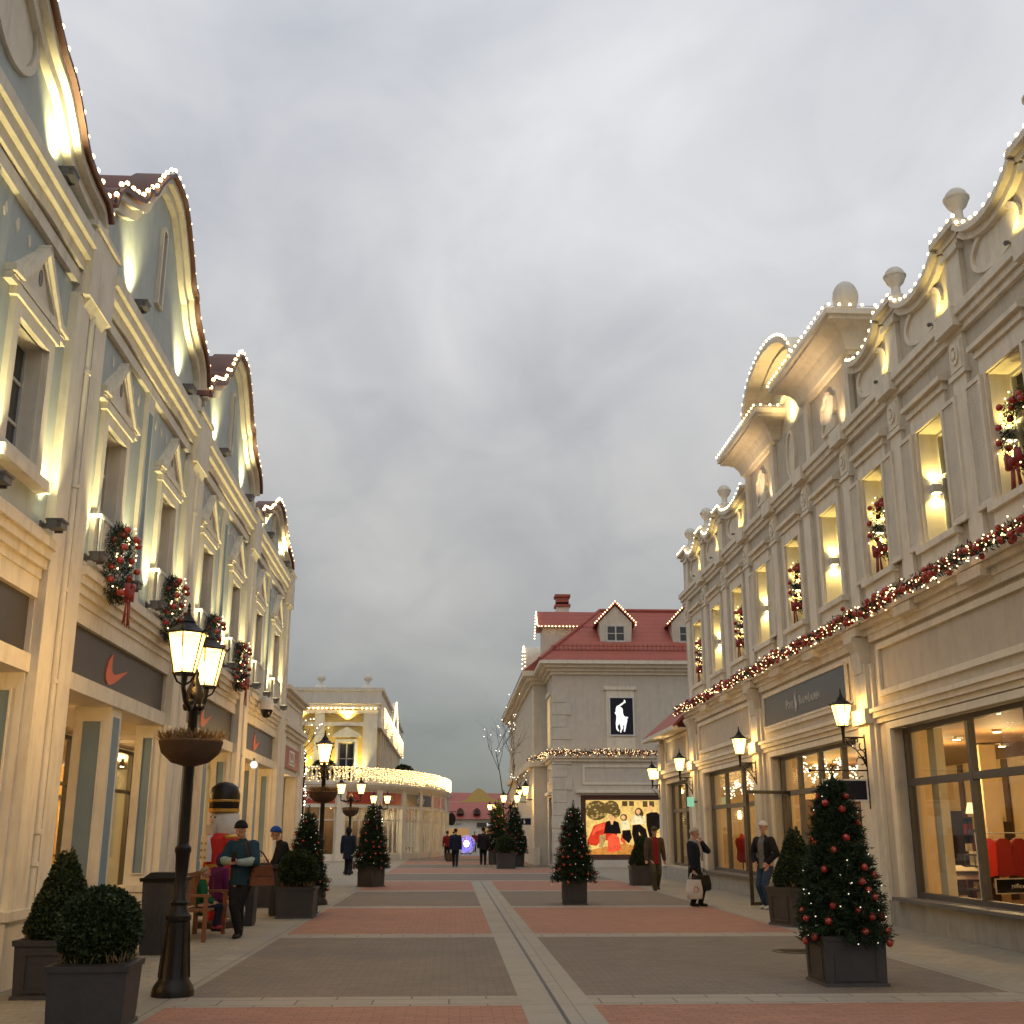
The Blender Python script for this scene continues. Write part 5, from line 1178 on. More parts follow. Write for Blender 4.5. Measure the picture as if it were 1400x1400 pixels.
# bare tree with fairy lights by the street bay, and a twig top behind the annexe
def bare_tree(name, lab, base, H, seed, nl=40):
    random.seed(seed); t = thing(name, lab, 'tree', base); mb = MB(); tips = []
    def grow(p, d, L, r, lev):
        q = p+d*L; mb.tube([tuple(p), tuple(p+d*L*.5+Vector((random.gauss(0, .03), random.gauss(0, .03), 0))*L), tuple(q)], [r, r*.8, r*.6], 5, raw=True)
        tips.append(q)
        if lev == 0: return
        for k in range(4 if lev > 1 else 3):
            nd = (d+Vector((random.gauss(0, .5), random.gauss(0, .5), random.gauss(.15, .3)))).normalized(); grow(p+d*L*random.uniform(.5, 1), nd, L*random.uniform(.55, .75), r*.5, lev-1)
    grow(Vector(base), Vector((0, 0, 1)), H*.42, .07, 4); mb.build('trunk', 'bark', t, fix=False)
    bulbs(t, 'fairy_light', [random.choice(tips)+Vector((random.gauss(0, .1), random.gauss(0, .1), random.gauss(0, .1))) for _ in range(nl)], .02, 'fairy_white')
bare_tree('bare_tree', 'slender bare tree with tiny lights beside the corner building street bay', (2.95, 68, 0), 9.0, 4, 60)
bare_tree('bare_tree', 'top of a bare tree with white fairy lights behind the cream annexe', (-6.75, 44.5, 0), 6.6, 9, 70)
# strands of lights on the drain corner by the annexe

oval = thing('hanging_sign', 'dark oval hanging sign at the end of the curved white shopfront', 'sign', (-.1, 97, 2.6)); mb = MB(lambda a, o, z: (a, 97-o, z)); mb.disc(.0, 2.75, .34, .5, 0, .08); mb.build('sign_panel', 'black_iron', oval); mb = MB(lambda a, o, z: (a, 97-o, z)); mb.box(-.5, .35, .02, .06, 3.3, 3.36); mb.box(-.02, .02, .02, .06, 3.2, 3.3); mb.build('wall_bracket', 'black_iron', oval)
dl = thing('downpipe_lights', 'strand of white fairy lights wound down the corner of the cream annexe', 'light string', FL(39.7, .1, 2.6)); random.seed(19); mb = MB(FL); mb.tube([(39.72, .12, 1.9), (39.72, .12, 4.3)], .03, 6); mb.build('cable', 'black_iron', dl); bulbs(dl, 'fairy_light', [Vector(FL(39.72+random.gauss(0, .07), .14+random.gauss(0, .05), random.uniform(1.9, 4.3))) for _ in range(40)], .02, 'fairy_white')
# ------------------------------------------------------------------ garlands
def garland(lab, path, r, nn, nb, nl, seed, br=.05):
    random.seed(seed); t = thing('garland', lab, 'garland', tuple(path[0])); mb = MB(); P_ = [Vector(p) for p in path]
    L = sum((b-a).length for a, b in zip(P_[:-1], P_[1:])); fine = along(P_, L/nn)
    def off(k): return Vector((random.gauss(0, k), random.gauss(0, k), random.gauss(0, k)))
    for p in fine: mb.leaf(p+off(r*.4), off(1), r*1.05, .022)
    mb.build('garland_needles', 'pine_needles', t, fix=False)
    bulbs(t, 'bauble', [p+off(r*.5) for p in along(P_, L/nb)], br, 'bauble_red')
    bulbs(t, 'fairy_light', [p+off(r*.62) for p in along(P_, L/nl)], .0115, 'fairy'); return t
sag = []
k = 0
for i in range(120):
    s = 39.3-i*(39.3-9.6)/119; sag.append(Vector(FR(s, .42, 5.66-.05*abs(math.sin((s-22.03)/2.733*PI)))))
garland('long red and green garland along the ledge of the grey right building', sag, .105, 8000, 560, 900, 31, .052)
garland('garland full of lights along the ledge of the corner building above the poster', [Vector(FP(4.9+.2*k, .3, 5.55)) for k in range(29)], .15, 1500, 70, 170, 32)
garland('short garland hanging along the street side ledge of the corner building', [Vector((4.1, 63.0, 5.5)), Vector((4.6, 62.6, 5.5)), Vector((4.8, 60, 5.53)), Vector((4.8, 58.8, 5.55))], .13, 500, 14, 90, 33)
# ------------------------------------------------------------------ wreaths
def make_wreath():
    random.seed(41); t = local_thing('wreath', 'wreath', 'wreath', (0, 0, 0), 'wreaths'); mb = MB()
    R, r = .37, .105
    def pos(a, k=1.): 
        b = random.uniform(0, 2*PI); q = r*math.sqrt(random.random())*k; return Vector(((R+q*math.cos(b))*math.cos(a), q*math.sin(b), (R+q*math.cos(b))*math.sin(a)*1.16))
    for k in range(3200):
        a = random.uniform(0, 2*PI); p = pos(a); d = Vector((math.cos(a), 0, math.sin(a)))*random.gauss(.4, .6)+Vector((random.gauss(0, .7), random.gauss(0, .7), random.gauss(0, .7)))+Vector((-math.sin(a), 0, math.cos(a)))*.8
        mb.leaf(p, d, random.uniform(.05, .08), .012)
    mb.build('wreath_needles', 'pine_needles', t, fix=False)
    bulbs(t, 'bauble', [pos(a)+Vector((0, -.07, 0)) for a in [2*PI*k/20+random.uniform(-.1, .1) for k in range(20)]], .048, 'bauble_red', True)
    bulbs(t, 'fairy_light', [pos(random.uniform(0, 2*PI), 1.15)+Vector((0, -.08, 0)) for k in range(26)], .011, 'fairy', True)
    mb = MB(); z = -.43
    for sg in (-1, 1):
        mb.add([(0, -.15, z+.05), (sg*.10, -.21, z+.15), (sg*.22, -.18, z+.13), (sg*.24, -.16, z-.03), (sg*.12, -.20, z-.07), (0, -.15, z-.05)], [(0, 1, 4, 5), (1, 2, 3, 4)])
        mb.add([(sg*.01, -.15, z), (sg*.08, -.17, z-.02), (sg*.17, -.16, z-.42), (sg*.10, -.17, z-.36), (sg*.05, -.16, z-.42)], [(0, 1, 2, 3, 4)])
    mb.sphere((0, -.17, z), .06, 10, 8); o = mb.build('ribbon_bow', 'ribbon_red', t, smooth=60)
    sm = o.modifiers.new('thick', 'SOLIDIFY'); sm.thickness = .008
    return t
W0 = make_wreath(); usedW = [0]
def put_wreath(p, rz, lab, grp, sc=1.):
    if not usedW[0]: usedW[0] = 1; W0.location = p; W0.rotation_euler.z = rz; W0.scale = (sc,)*3; tag(W0, lab, None, grp); return
    dup(W0, p, lab, grp, rz, sc)
ordn = ['nearest the camera', 'second nearest', 'third', 'fourth', 'farthest']
for k, i in enumerate((8, 6, 4, 2, 0)):
    put_wreath(FR(WR[i], -.12, 7.22), -PI/2, 'lit wreath in a right building window, '+ordn[k]+' of its row', 'wreaths in the right windows', 1.12)
for k, i in enumerate((2, 3, 4, 5)):
    put_wreath(FL(WIN[i]-.0, .25, 5.14), PI/2, 'wreath on a blue building balcony rail, '+ordn[k]+' of its row', 'wreaths on the left balcony rails', 1.02)

# ------------------------------------------------------------------ pots and topiary
def pot_parts(t, w0, w1, h, panel=True):
    mb = MB(); mb.taper((0, 0), w0, w1, 0, h-.02)
    e = .05
    mb.taper((0, 0), w1+.03, w1+.04, h-.05, h)
    if panel:
        for rot in range(4):
            ca, sa = math.cos(rot*PI/2), math.sin(rot*PI/2)
            k0 = w0/2; k1 = w1/2
            def q(a, z, o): r = k0+(k1-k0)*z/h+o; return (ca*a-sa*(-r), sa*a+ca*(-r), z)
            for a0, a1, z0, z1 in ((-.36*w0, .36*w0, .06, .085), (-.36*w0, .36*w0, h-.13, h-.105), (-.36*w0, -.33*w0, .085, h-.13), (.33*w0, .36*w0, .085, h-.13)):
                mb.add([q(a, z, o) for o in (-.01, .012) for a, z in ((a0, z0), (a1, z0), (a1, z1), (a0, z1))], [(0, 1, 2, 3), (4, 5, 6, 7), (0, 1, 5, 4), (1, 2, 6, 5), (2, 3, 7, 6), (3, 0, 4, 7)])
    mb.taper((0, 0), w0+.05, w0+.035, 0, .035)
    mb.build('pot', 'pot_dark', t); mb = MB(); mb.taper((0, 0), w1-.08, w1-.08, h-.04, h+.008); mb.build('soil', 'soil', t)
def rdir(k=1.): return Vector((random.gauss(0, k), random.gauss(0, k), random.gauss(0, k)))
def dry_rim(t, w, h, n, seed):
    random.seed(seed); mb = MB()
    for k in range(n):
        a = random.choice((-1, 1)); p = Vector((random.uniform(-w, w), a*w*random.uniform(.75, 1), h)) if random.random() < .5 else Vector((a*w*random.uniform(.75, 1), random.uniform(-w, w), h)); mb.leaf(p, Vector((random.gauss(0, .4), random.gauss(0, .4), 1)), random.uniform(.06, .14), .012)
    mb.build('dry_plants', 'dry_plants', t, fix=False)
def leaf_solid(mb, n, fn, L, W, core=None):
    for k in range(n):
        p, nrm = fn(); mb.leaf(p, nrm*.8+rdir(.7), L*random.uniform(.7, 1.2), W*random.uniform(.7, 1.2))
def ball_fn(c, r):
    c = Vector(c)
    def f():
        d = rdir().normalized(); nz = 1+.07*noise.noise(d*3.1+c); return c+d*r*nz*random.uniform(.86, 1.0), d
    return f
def cone_fn(r0, z0, z1):
    def f():
        t = 1-math.sqrt(random.random()); a = random.uniform(0, 2*PI); rr = r0*(1-t)**.85*(1+.10*noise.noise(Vector((math.cos(a)*2, math.sin(a)*2, t*6))))*random.uniform(.82, 1.)+.02
        if t < .12: rr *= .75+2*t
        return Vector((rr*math.cos(a), rr*math.sin(a), z0+(z1-z0)*t)), Vector((math.cos(a), math.sin(a), .5))
    return f
def ball_topiary(r, potw, poth, n, seed):
    t = local_thing('box_ball', 'ball', 'topiary', (0, 0, 0)); random.seed(seed); pot_parts(t, potw*.93, potw, poth, False)
    mb = MB(); leaf_solid(mb, n, ball_fn((0, 0, poth+r*.80), r), .045, .034); mb.build('foliage', 'box_leaves', t, fix=False)
    mb = MB(); mb.sphere((0, 0, poth+r*.80), r*.84, 16, 10); mb.build('inner_foliage', 'box_leaves', t, smooth=60)
    dry_rim(t, potw*.42, poth, 140, seed); mb = MB(); mb.tube([(0, 0, poth-.05), (0, 0, poth+r*.5)], .03, 6); mb.build('stem', 'bark', t); return t
def cone_topiary(r, H, potw, poth, n, seed):
    t = local_thing('box_cone', 'cone', 'topiary', (0, 0, 0)); random.seed(seed); pot_parts(t, potw*.93, potw, poth, True)
    mb = MB(); leaf_solid(mb, n, cone_fn(r, poth-.02, poth+H), .045, .03); mb.build('foliage', 'box_leaves', t, fix=False)
    mb = MB(); mb.lathe([(r*.7, poth), (r*.8, poth+H*.15), (r*.4, poth+H*.55), (.02, poth+H*.95)], (0, 0, 0), 12); mb.build('inner_foliage', 'box_leaves', t, smooth=60)
    dry_rim(t, potw*.42, poth, 160, seed); mb = MB(); mb.tube([(0, 0, poth-.05), (0, 0, poth+H*.5)], .03, 6); mb.build('stem', 'bark', t); return t
B0 = ball_topiary(.345, .66, .52, 9000, 51)
B0.location = (-3.08, 10.9, 0); B0.rotation_euler.z = .06; tag(B0, 'clipped box ball in a dark square pot at the bottom left corner', 'topiary', 'potted box balls')
dup(B0, (-3.05, 24.3, 0), 'clipped box ball in a dark pot before the person in blue cap', 'potted box balls', .0, 1.12)
dup(B0, (2.62, 57.2, 0), 'clipped bush in a tall dark pot in front of the far Christmas trees', 'potted box balls', 0, 1.35)
C0 = cone_topiary(.34, .82, .62, .52, 7000, 52)
C0.scale = (1.08,)*3; C0.location = (-4.05, 12.9, 0); tag(C0, 'clipped green cone in a dark pot behind the near box ball on the left', 'topiary', 'potted green cones')
dup(C0, (6.32, 21.75, 0), 'clipped green cone in a dark pot behind the big Christmas tree on the right', 'topiary', .3, 1.28)['group'] = 'potted green cones'
dup(C0, (6.15, 38.6, 0), 'clipped green cone in a dark pot beside the walker with the red scarf', 'potted green cones', 0, 1.18)
dup(C0, (-1.75, 92, 0), 'small green cone in a pot by the curved white shopfront', 'potted green cones', 0, 1.5)
dup(C0, (-3.3, 52, 0), 'small green cone just left of the Christmas tree by the lamp posts', 'potted green cones', 0, 1.2)
ep = local_thing('plain_planter', 'tall dark planter without a plant behind the person in the dark beanie', 'planter', (-4.15, 27.9, 0)); pot_parts(ep, .78, .88, .95, False); dry_rim(ep, .36, .95, 120, 5)

# ------------------------------------------------------------------ Christmas trees
def xmas_tree(H, R, seed, pots=(.84, .80, .52), nb=34, nl=60, dens=1., br=.045):
    t = local_thing('christmas_tree', 'tree', 'Christmas tree', (0, 0, 0)); random.seed(seed); pot_parts(t, *pots); z0 = pots[2]-.02
    mb = MB(); mb.tube([(0, 0, z0-.1), (0, 0, z0+H*.6), (0, 0, z0+H*.98)], [.045, .03, .008], 7); mb.build('trunk', 'bark', t)
    mb = MB(); bt = []; nlay = 17
    for l in range(nlay):
        f = (l+random.uniform(-.2, .2))/nlay; zz = z0+.02+H*.92*max(0, f); rr = R*(1-f)**.68*(1.0 if l else 1.08)
        nbz = int(21*(1-f*.72))
        a0 = random.uniform(0, 2*PI)
        for b in range(nbz):
            a = a0+2*PI*b/nbz+random.uniform(-.14, .14); L = rr*random.uniform(.80, 1.08)+.05; up = random.uniform(-.18, .10)+.25*f
            d = Vector((math.cos(a), math.sin(a), up)).normalized(); base = Vector((0, 0, zz))
            tip = base+d*L; tip.z += .06*L
            bt.append((tip, d, f)); nn = int((60+190*L)*dens)
            for k in range(nn):
                u = .30+.73*random.random()**.6; p = base.lerp(tip, u)+rdir(.026)
                mb.leaf(p, d*random.uniform(.1, .9)+rdir(.55)+Vector((0, 0, .15)), random.uniform(.05, .085), .0125)
    for k in range(60): mb.leaf((random.gauss(0, .012), random.gauss(0, .012), z0+H*random.uniform(.9, 1.02)), rdir(.5)+Vector((0, 0, .9)), .06, .01)
    mb.build('foliage', 'pine_needles', t, fix=False)
    mb = MB(); mb.lathe([(R*.5, z0+.08), (R*.46, z0+H*.2), (R*.24, z0+H*.6), (.02, z0+H*.95)], (0, 0, 0), 12); mb.build('inner_foliage', 'pine_needles', t, smooth=60)
    random.shuffle(bt); bpts = []
    for tip, d, f in bt:
        if len(bpts) >= nb: break
        if all((tip-q).length > .15 for q in bpts): bpts.append(tip+d*.012-Vector((0, 0, .03)))
    bulbs(t, 'bauble', bpts, br, 'bauble_red', True)
    bulbs(t, 'fairy_light', [tip+d*.02+rdir(.03) for tip, d, f in bt[-nl:]], .0075, 'fairy_dim', True)
    return t
T0 = xmas_tree(1.84, .43, 61, (.665, .69, .52), 46, 60, 1.5, .043)
T0.location = (4.42, 13.5, 0); T0.rotation_euler.z = .02; tag(T0, 'biggest Christmas tree with red baubles, in a dark pot near the camera', 'Christmas tree', 'Christmas trees in pots')
T1 = xmas_tree(1.80, .44, 62, (.53, .55, .56), 46, 50, .9, .034)
T1.location = (2.92, 28.4, 0); tag(T1, 'slim Christmas tree with red baubles in mid street before the poster', 'Christmas tree', 'Christmas trees in pots')
dup(T1, (-2.5, 38.0, 0), 'Christmas tree in a dark pot on the left kerb before twin lamps', 'Christmas trees in pots', 1., 1.12)
dup(T1, (2.55, 64.8, 0), 'farthest dark Christmas tree behind the bush pots in the middle of the far street', 'Christmas trees in pots', 2., 1.45)
dup(T1, (3.2, 60.5, 0), 'Christmas tree standing right of the bush pot in the middle of the far street', 'Christmas trees in pots', .5, 1.3)
dup(T1, (-3.05, 25.6, 0), 'dark Christmas tree right behind the person in the blue cap on the left', 'Christmas trees in pots', .2, .92)
# ------------------------------------------------------------------ cast iron lamp posts
def lamp_post(lab, loc, rz, seed, k=.69, basket=True, arm=.56):
    random.seed(seed); t = local_thing('street_lamp', lab, 'street lamp', loc, 'twin lantern street lamps', rz)
    mb = MB()
    mb.lathe([(.215, 0), (.215, .05), (.20, .10), (.165, .15), (.155, .17), (.118, .72), (.135, .74), (.135, .78), (.10, .82), (.085, .88), (.10, .91), (.07, .95), (.06, 1.15), (.075, 1.40), (.085, 1.42), (.085, 1.46), (.055, 1.5), (.05, 2.9), (.075, 2.95), (.10, 3.05), (.085, 3.12), (.05, 3.2), (.03, 3.26), (.04, 3.30), (.01, 3.36)], (0, 0, 0), 18)
    for i in range(8):
        a = 2*PI*i/8; mb.tube([(.155*math.cos(a), .155*math.sin(a), .18), (.115*math.cos(a), .115*math.sin(a), .72)], .012, 5)
    mb.build('post', 'black_iron', t, smooth=35)
    mb = MB()
    for sg in (-1, 1):
        mb.tube([(0, sg*.06, 2.98), (0, sg*.22, 2.90), (0, sg*.42, 2.96), (0, sg*arm, 3.08), (0, sg*arm, 3.22)], [.045, .035, .028, .024, .03], 8)
        mb.tube([(0, sg*(.14+.10*(1-.55*u)*math.cos(2.2+5*u)), 3.10+.10*(1-.55*u)*math.sin(2.2+5*u)) for u in [j/12 for j in range(13)]], .014, 5)
        for a in (-1, 0, 1): mb.tube([(0, sg*arm, 3.10), (.07*a, sg*arm+.09*(1-abs(a)), 3.14), (.12*a, sg*arm+.14*(1-abs(a)), 3.24)], .011, 5)
        for q in range(5): mb.sphere((.05*math.cos(q*1.3), sg*(.08+.05*q), 2.93+.03*math.sin(q*2)), .035, 6, 5)
    mb.build('lantern_arms', 'black_iron', t, smooth=40)
    for sg in (-1, 1): lantern_parts(t, (0, sg*arm, 3.21), k)
    if basket:
        mb = MB()
        for q in range(2):
            c = (0, (.0, .0)[q], 2.50); 
        mb.lathe([(.06, 2.30), (.20, 2.34), (.31, 2.44), (.345, 2.56), (.33, 2.58), (.05, 2.56)], (0, 0, 0), 18); mb.build('hanging_basket', 'basket_coir', t, smooth=50)
        mb = MB()
        for q in range(700):
            a = random.uniform(0, 2*PI); r = .33*math.sqrt(random.random()); mb.leaf((r*math.cos(a), r*math.sin(a), 2.56+random.uniform(0, .04)), Vector((math.cos(a)*r*2+random.gauss(0, .4), math.sin(a)*r*2+random.gauss(0, .4), 1)), random.uniform(.05, .15), .014)
        mb.build('dry_plants', 'dry_plants', t, fix=False)
    for sg in (-1, 1):
        p = Vector(loc)+Matrix.Rotation(rz, 3, 'Z') @ Vector((0, sg*arm, 3.45)); point('lantern_light', tuple(p), 150, (1, .68, .30), .12)
    return t
lamp_post('black twin lantern street lamp with a hanging basket, nearest the camera on the left', (-2.83, 12.82, 0), .0, 71)
lamp_post('black twin lantern street lamp with basket beside the blue-capped person', (-3.08, 28.5, 0), .1, 72)
lamp_post('black street lamp with lanterns spread wide before the red capitals sign', (-4.25, 50.2, 0), PI/2, 73, .66, True, .42)
lamp_post('far twin lantern street lamp behind the Christmas tree on the left kerb', (-3.95, 66, 0), PI/2, 74, .66, False, .38)
lamp_post('far street lamp right of the street behind the dark Christmas trees', (3.15, 63.5, 0), PI/2, 75, .6, False, .36)
lamp_post('farthest street lamp low beside the distant red roofs', (2.9, 84, 0), PI/2, 76, .6, False, .2)

# ------------------------------------------------------------------ benches, bins, nutcracker
def bench(lab, loc, rz, w=1.5, grp='wooden benches along the left row'):
    t = local_thing('park_bench', lab, 'bench', loc, grp, rz)
    mb = MB()
    for k in range(4): mb.box(-w/2, w/2, -.20+.115*k, -.11+.115*k, .43, .46)
    mb.build('seat', 'wood_bench', t)
    mb = MB()
    for k in range(9): x = -w/2+.06+(w-.12)*k/8; mb.box(x-.025, x+.025, -.245, -.22, .5, .92)
    mb.box(-w/2, w/2, -.25, -.215, .92, .99); mb.box(-w/2, w/2, -.25, -.215, .47, .52); mb.build('backrest', 'wood_bench', t)
    for sx in (-1, 1):
        mb = MB(); x = sx*(w/2+.03); mb.box(x-.03, x+.03, .2, .26, 0, .66); mb.build('leg', 'wood_bench', t)
        mb = MB(); mb.box(x-.03, x+.03, -.27, -.20, 0, 1.0); mb.build('leg', 'wood_bench', t)
        mb = MB(); mb.box(x-.035, x+.035, -.20, .29, .66, .70); mb.build('armrest', 'wood_bench', t)
    return t
bench('brown wooden bench with a child in green on it, behind the near street lamp', (-4.0, 19.7, 0), PI/2+PI, 1.5)
bench('brown wooden bench behind the second street lamp at the end of the left row', (-3.9, 33.4, 0), -PI/2, 1.3)
bench('brown wooden bench by the left shopfront behind the near green cone', (-4.75, 16.0, 0), -PI/2, 1.3)
def bin_(lab, loc, h=1.0, w=.5):
    t = local_thing('litter_bin', lab, 'bin', loc, 'litter bins'); mb = MB(); mb.taper((0, 0), w*.92, w, .04, h-.12); mb.box(-w*.44, w*.44, -w*.44, w*.44, 0, .04)
    for k in range(7): mb.box(-w*.44+.14*w*k, -w*.44+.14*w*k+.02, -w*.51, -w*.46, .1, h-.16)
    mb.build('bin_body', 'pot_dark', t); mb = MB(); mb.taper((0, 0), w*1.12, w*1.16, h-.12, h-.07); mb.taper((0, 0), w*1.0, w*.7, h-.07, h); mb.build('bin_lid', 'black_iron', t); return t
bin_('dark litter bin with an overhanging lid left of the near street lamp', (-4.0, 17.2, 0), 1.08, .52)
bin_('dark litter bin beside the child in purple', (-3.75, 22.3, 0), .95, .42)
bin_('dark litter bin under the leaning person in the blue cap', (-3.45, 24.9, 0), 1.0, .46)
NU = local_thing('nutcracker_figure', 'tall red and white nutcracker soldier with black bearskin hat', 'figure', (-4.15, 21.9, 0), None, -PI*.30)
mb = MB(); mb.lathe([(.40, 0), (.40, .10), (.36, .12)], (0, 0, 0), 18); mb.build('stand', 'dark_wood', NU)
for sx in (-1, 1): mb = MB(); mb.lathe([(.11, .12), (.12, .3), (.10, .5), (.12, .74)], (sx*.14, 0, 0), 12); mb.build('leg', 'cloth_red', NU, smooth=40)
mb = MB(); mb.lathe([(.31, .70), (.33, .78), (.26, 1.02), (.25, 1.08), (.30, 1.35), (.33, 1.52), (.26, 1.60), (.12, 1.64)], (0, 0, 0), 20); mb.build('coat', 'cloth_red', NU, smooth=40)
mb = MB(); mb.box(-.14, .14, -.345, -.25, 1.12, 1.58); mb.build('coat_front', 'white_paint', NU)
mb = MB(); mb.lathe([(.345, .76), (.355, .80), (.33, .84)], (0, 0, 0), 20); mb.lathe([(.272, 1.02), (.275, 1.08)], (0, 0, 0), 20)
for z in (1.2, 1.32, 1.44):
    for sx in (-1, 1): mb.sphere((sx*.08, -.35, z), .025, 8, 6)
mb.build('gold_trim', 'gold', NU)
for sx in (-1, 1):
    mb = MB(); mb.tube([(sx*.34, 0, 1.52), (sx*.42, -.02, 1.2), (sx*.38, -.10, .95)], [.11, .09, .075], 10); a = mb.build('arm', 'cloth_red', NU, smooth=50)
    mb = MB(); mb.sphere((sx*.37, -.12, .90), .075, 10, 8); mb.build('hand', 'white_paint', a, smooth=60)
    mb = MB(); mb.sphere((sx*.34, 0, 1.55), .13, 12, 6, sz=.45); mb.build('epaulette', 'gold', NU, smooth=60)
mb = MB(); mb.lathe([(.14, 1.62), (.20, 1.68), (.21, 1.85), (.19, 1.98)], (0, 0, 0), 16); mb.box(-.03, .03, -.25, -.19, 1.80, 1.87); surf('wood_face', (.62, .40, .27), rough=.4); mb.build('head', 'wood_face', NU, smooth=40)
for sx in (-1, 1): mb = MB(); mb.sphere((sx*.08, -.20, 1.89), .022, 8, 6); mb.build('eye', 'camera_black', NU)
mb = MB(); mb.lathe([(.24, 1.60), (.27, 1.72), (.26, 1.92), (.21, 1.98)], (0, .04, 0), 16); mb.prism([(-.16, 1.76), (.16, 1.76), (.12, 1.55), (0, 1.46), (-.12, 1.55)], -.26, -.20, 'sz'); mb.build('white_hair', 'white_fur', NU, smooth=50)
mb = MB(); mb.lathe([(.23, 1.96), (.27, 2.05), (.28, 2.28), (.24, 2.42), (.13, 2.5), (.02, 2.52)], (0, 0, 0), 20); mb.build('bearskin_hat', 'black_iron', NU, smooth=60)
mb = MB(); mb.lathe([(.25, 1.97), (.275, 1.99), (.278, 2.04), (.26, 2.05)], (0, 0, 0), 20); mb.lathe([(.285, 2.16), (.29, 2.19), (.285, 2.2)], (0, 0, 0), 20); mb.build('gold_hat_band', 'gold', NU)

# ------------------------------------------------------------------ inside of the right shop
RBx = RB
mb = MB(FR); mb.box(Y0+.2, 38.9, -8.0, -.44, .0, .03); mb.build('shop_floor', 'wood_floor', RB)
mb = MB(FR); mb.box(Y0+.2, 38.9, -8.0, -.44, 3.72, 3.76); mb.build('shop_ceiling', 'shop_ceiling', RB)
mb = MB(FR); mb.box(Y0+.2, 38.9, -8.1, -8.0, .03, 5.0)
mb.box(38.75, 38.9, -7.9, -.5, .03, 3.7); mb.box(21.5, 21.9, -.9, -.45, .03, 3.7); mb.box(29.6, 30.4, -.9, -.45, .03, 3.7); mb.build('inner_wall', 'warm_wall', RB)
mb = MB(FR); mb.box(20.2, 20.5, -.60, -.44, .52, 3.4); mb.build('window_curtain', 'curtain', RB)
mb = MB(FR)
for a, b, z0, z1 in ((30.5, 38.6, .03, 1.0), (24.5, 26.5, .03, 2.9), (36.2, 36.5, 1.0, 3.7), (33.2, 33.5, 1.0, 3.7)): mb.box(a, b, -7.99, -7.93, z0, z1)
mb.box(38.70, 38.74, -7.9, -3.2, .03, 2.7); mb.build('wood_panelling', 'panel_wood', RB)
# upper storey lit rooms
mb = MB(FR); mb.box(Y0+.2, 38.9, -1.9, -1.8, 5.3, 9.2); mb.build('upper_inner_wall', 'warm_wall', RB)
random.seed(77)
for k, (s, o) in enumerate([(s, o) for s in (11.5, 15.2, 17.0, 18.8, 20.2, 24, 26, 28, 32, 34.5, 36.4) for o in (-1.6, -3.4, -5.4)]):
    t = thing('ceiling_spotlight', 'small bright round spotlight in the ceiling of the right shop, seen through its windows', 'ceiling light', FR(s, o, 3.7), 'ceiling spotlights in the right shop')
    mb = MB(FR); mb.lathe([(.10, 3.66), (.11, 3.70), (.10, 3.719)], (s+random.uniform(-.3, .3), o, 0), 12); c = mb.build('spot_rim', 'white_paint', t)
    mb = MB(FR); mb.lathe([(.085, 3.655), (.085, 3.664)], (s, o, 0), 12); mb.build('spot_lens', 'ceiling_spot', t)
for s in (11.5, 15.6, 18.8, 24.2, 27.8, 32.5, 35.8): point('shop_light', FR(s, -3.6, 3.0), 190, (1, .68, .30), .3); 
def table(lab, s, o, w, d, h):
    t = thing('display_table', lab, 'table', FR(s, o, 0)); mb = MB(FR); mb.box(s-w/2, s+w/2, o-d/2, o+d/2, h-.05, h); mb.build('table_top', 'dark_wood', t)
    for a in (-1, 1):
        for b in (-1, 1): mb = MB(FR); x = s+a*(w/2-.06); y_ = o+b*(d/2-.06); mb.box(x-.035, x+.035, y_-.035, y_+.035, .03, h-.05); mb.build('leg', 'dark_wood', t)
    return t
table('dark display table under a pale cloth inside the near right window', 27.6, -3.5, 1.5, 1.2, .78)
cl = thing('tablecloth', 'pale draped cloth with folded clothes on the display table', 'cloth', FR(27.6, -3.5, .78)); mb = MB(lambda a, o, z: FR(a+8.65, o-1.3, z))
mb.prism([(18.2, .60), (18.35, .80), (18.6, .86), (18.9, .82), (19.3, .88), (19.6, .81), (19.72, .5), (19.6, .5), (19.5, .72), (18.9, .70), (18.4, .66)], -2.75, -1.66, 'sz'); mb.build('draped_cloth', 'cloth_white', cl, smooth=40)
surf('jeans_blue', (.06, .09, .16), rough=.9)
def cabinet(lab, s0, s1, o, h):
    t = thing('shelf_unit', lab, 'shelf', FR((s0+s1)/2, o, 0)); mb = MB(FR); mb.box(s0, s1, o-.4, o-.36, .03, h); mb.box(s0, s0+.05, o-.36, o, .03, h); mb.box(s1-.05, s1, o-.36, o, .03, h)
    for k in range(5): mb.box(s0+.05, s1-.05, o-.36, o, .05+(h-.1)*k/4, .09+(h-.1)*k/4)
    mb.build('shelf_frame', 'dark_wood', t); mb = MB(FR)
    for k in range(4):
        x = s0+.1
        while x < s1-.3: w_ = random.uniform(.12, .26); hh = random.uniform(.12, .34); mb.box(x, x+w_, o-.32, o-.06, .095+(h-.1)*k/4, .095+(h-.1)*k/4+hh, random.choice((0, 0, 1, 2, 3))); x += w_+random.uniform(.03, .12)
    mb.build('folded_goods', ['cloth_white', 'cloth_dark_red', 'curtain', 'jeans_blue'], t)
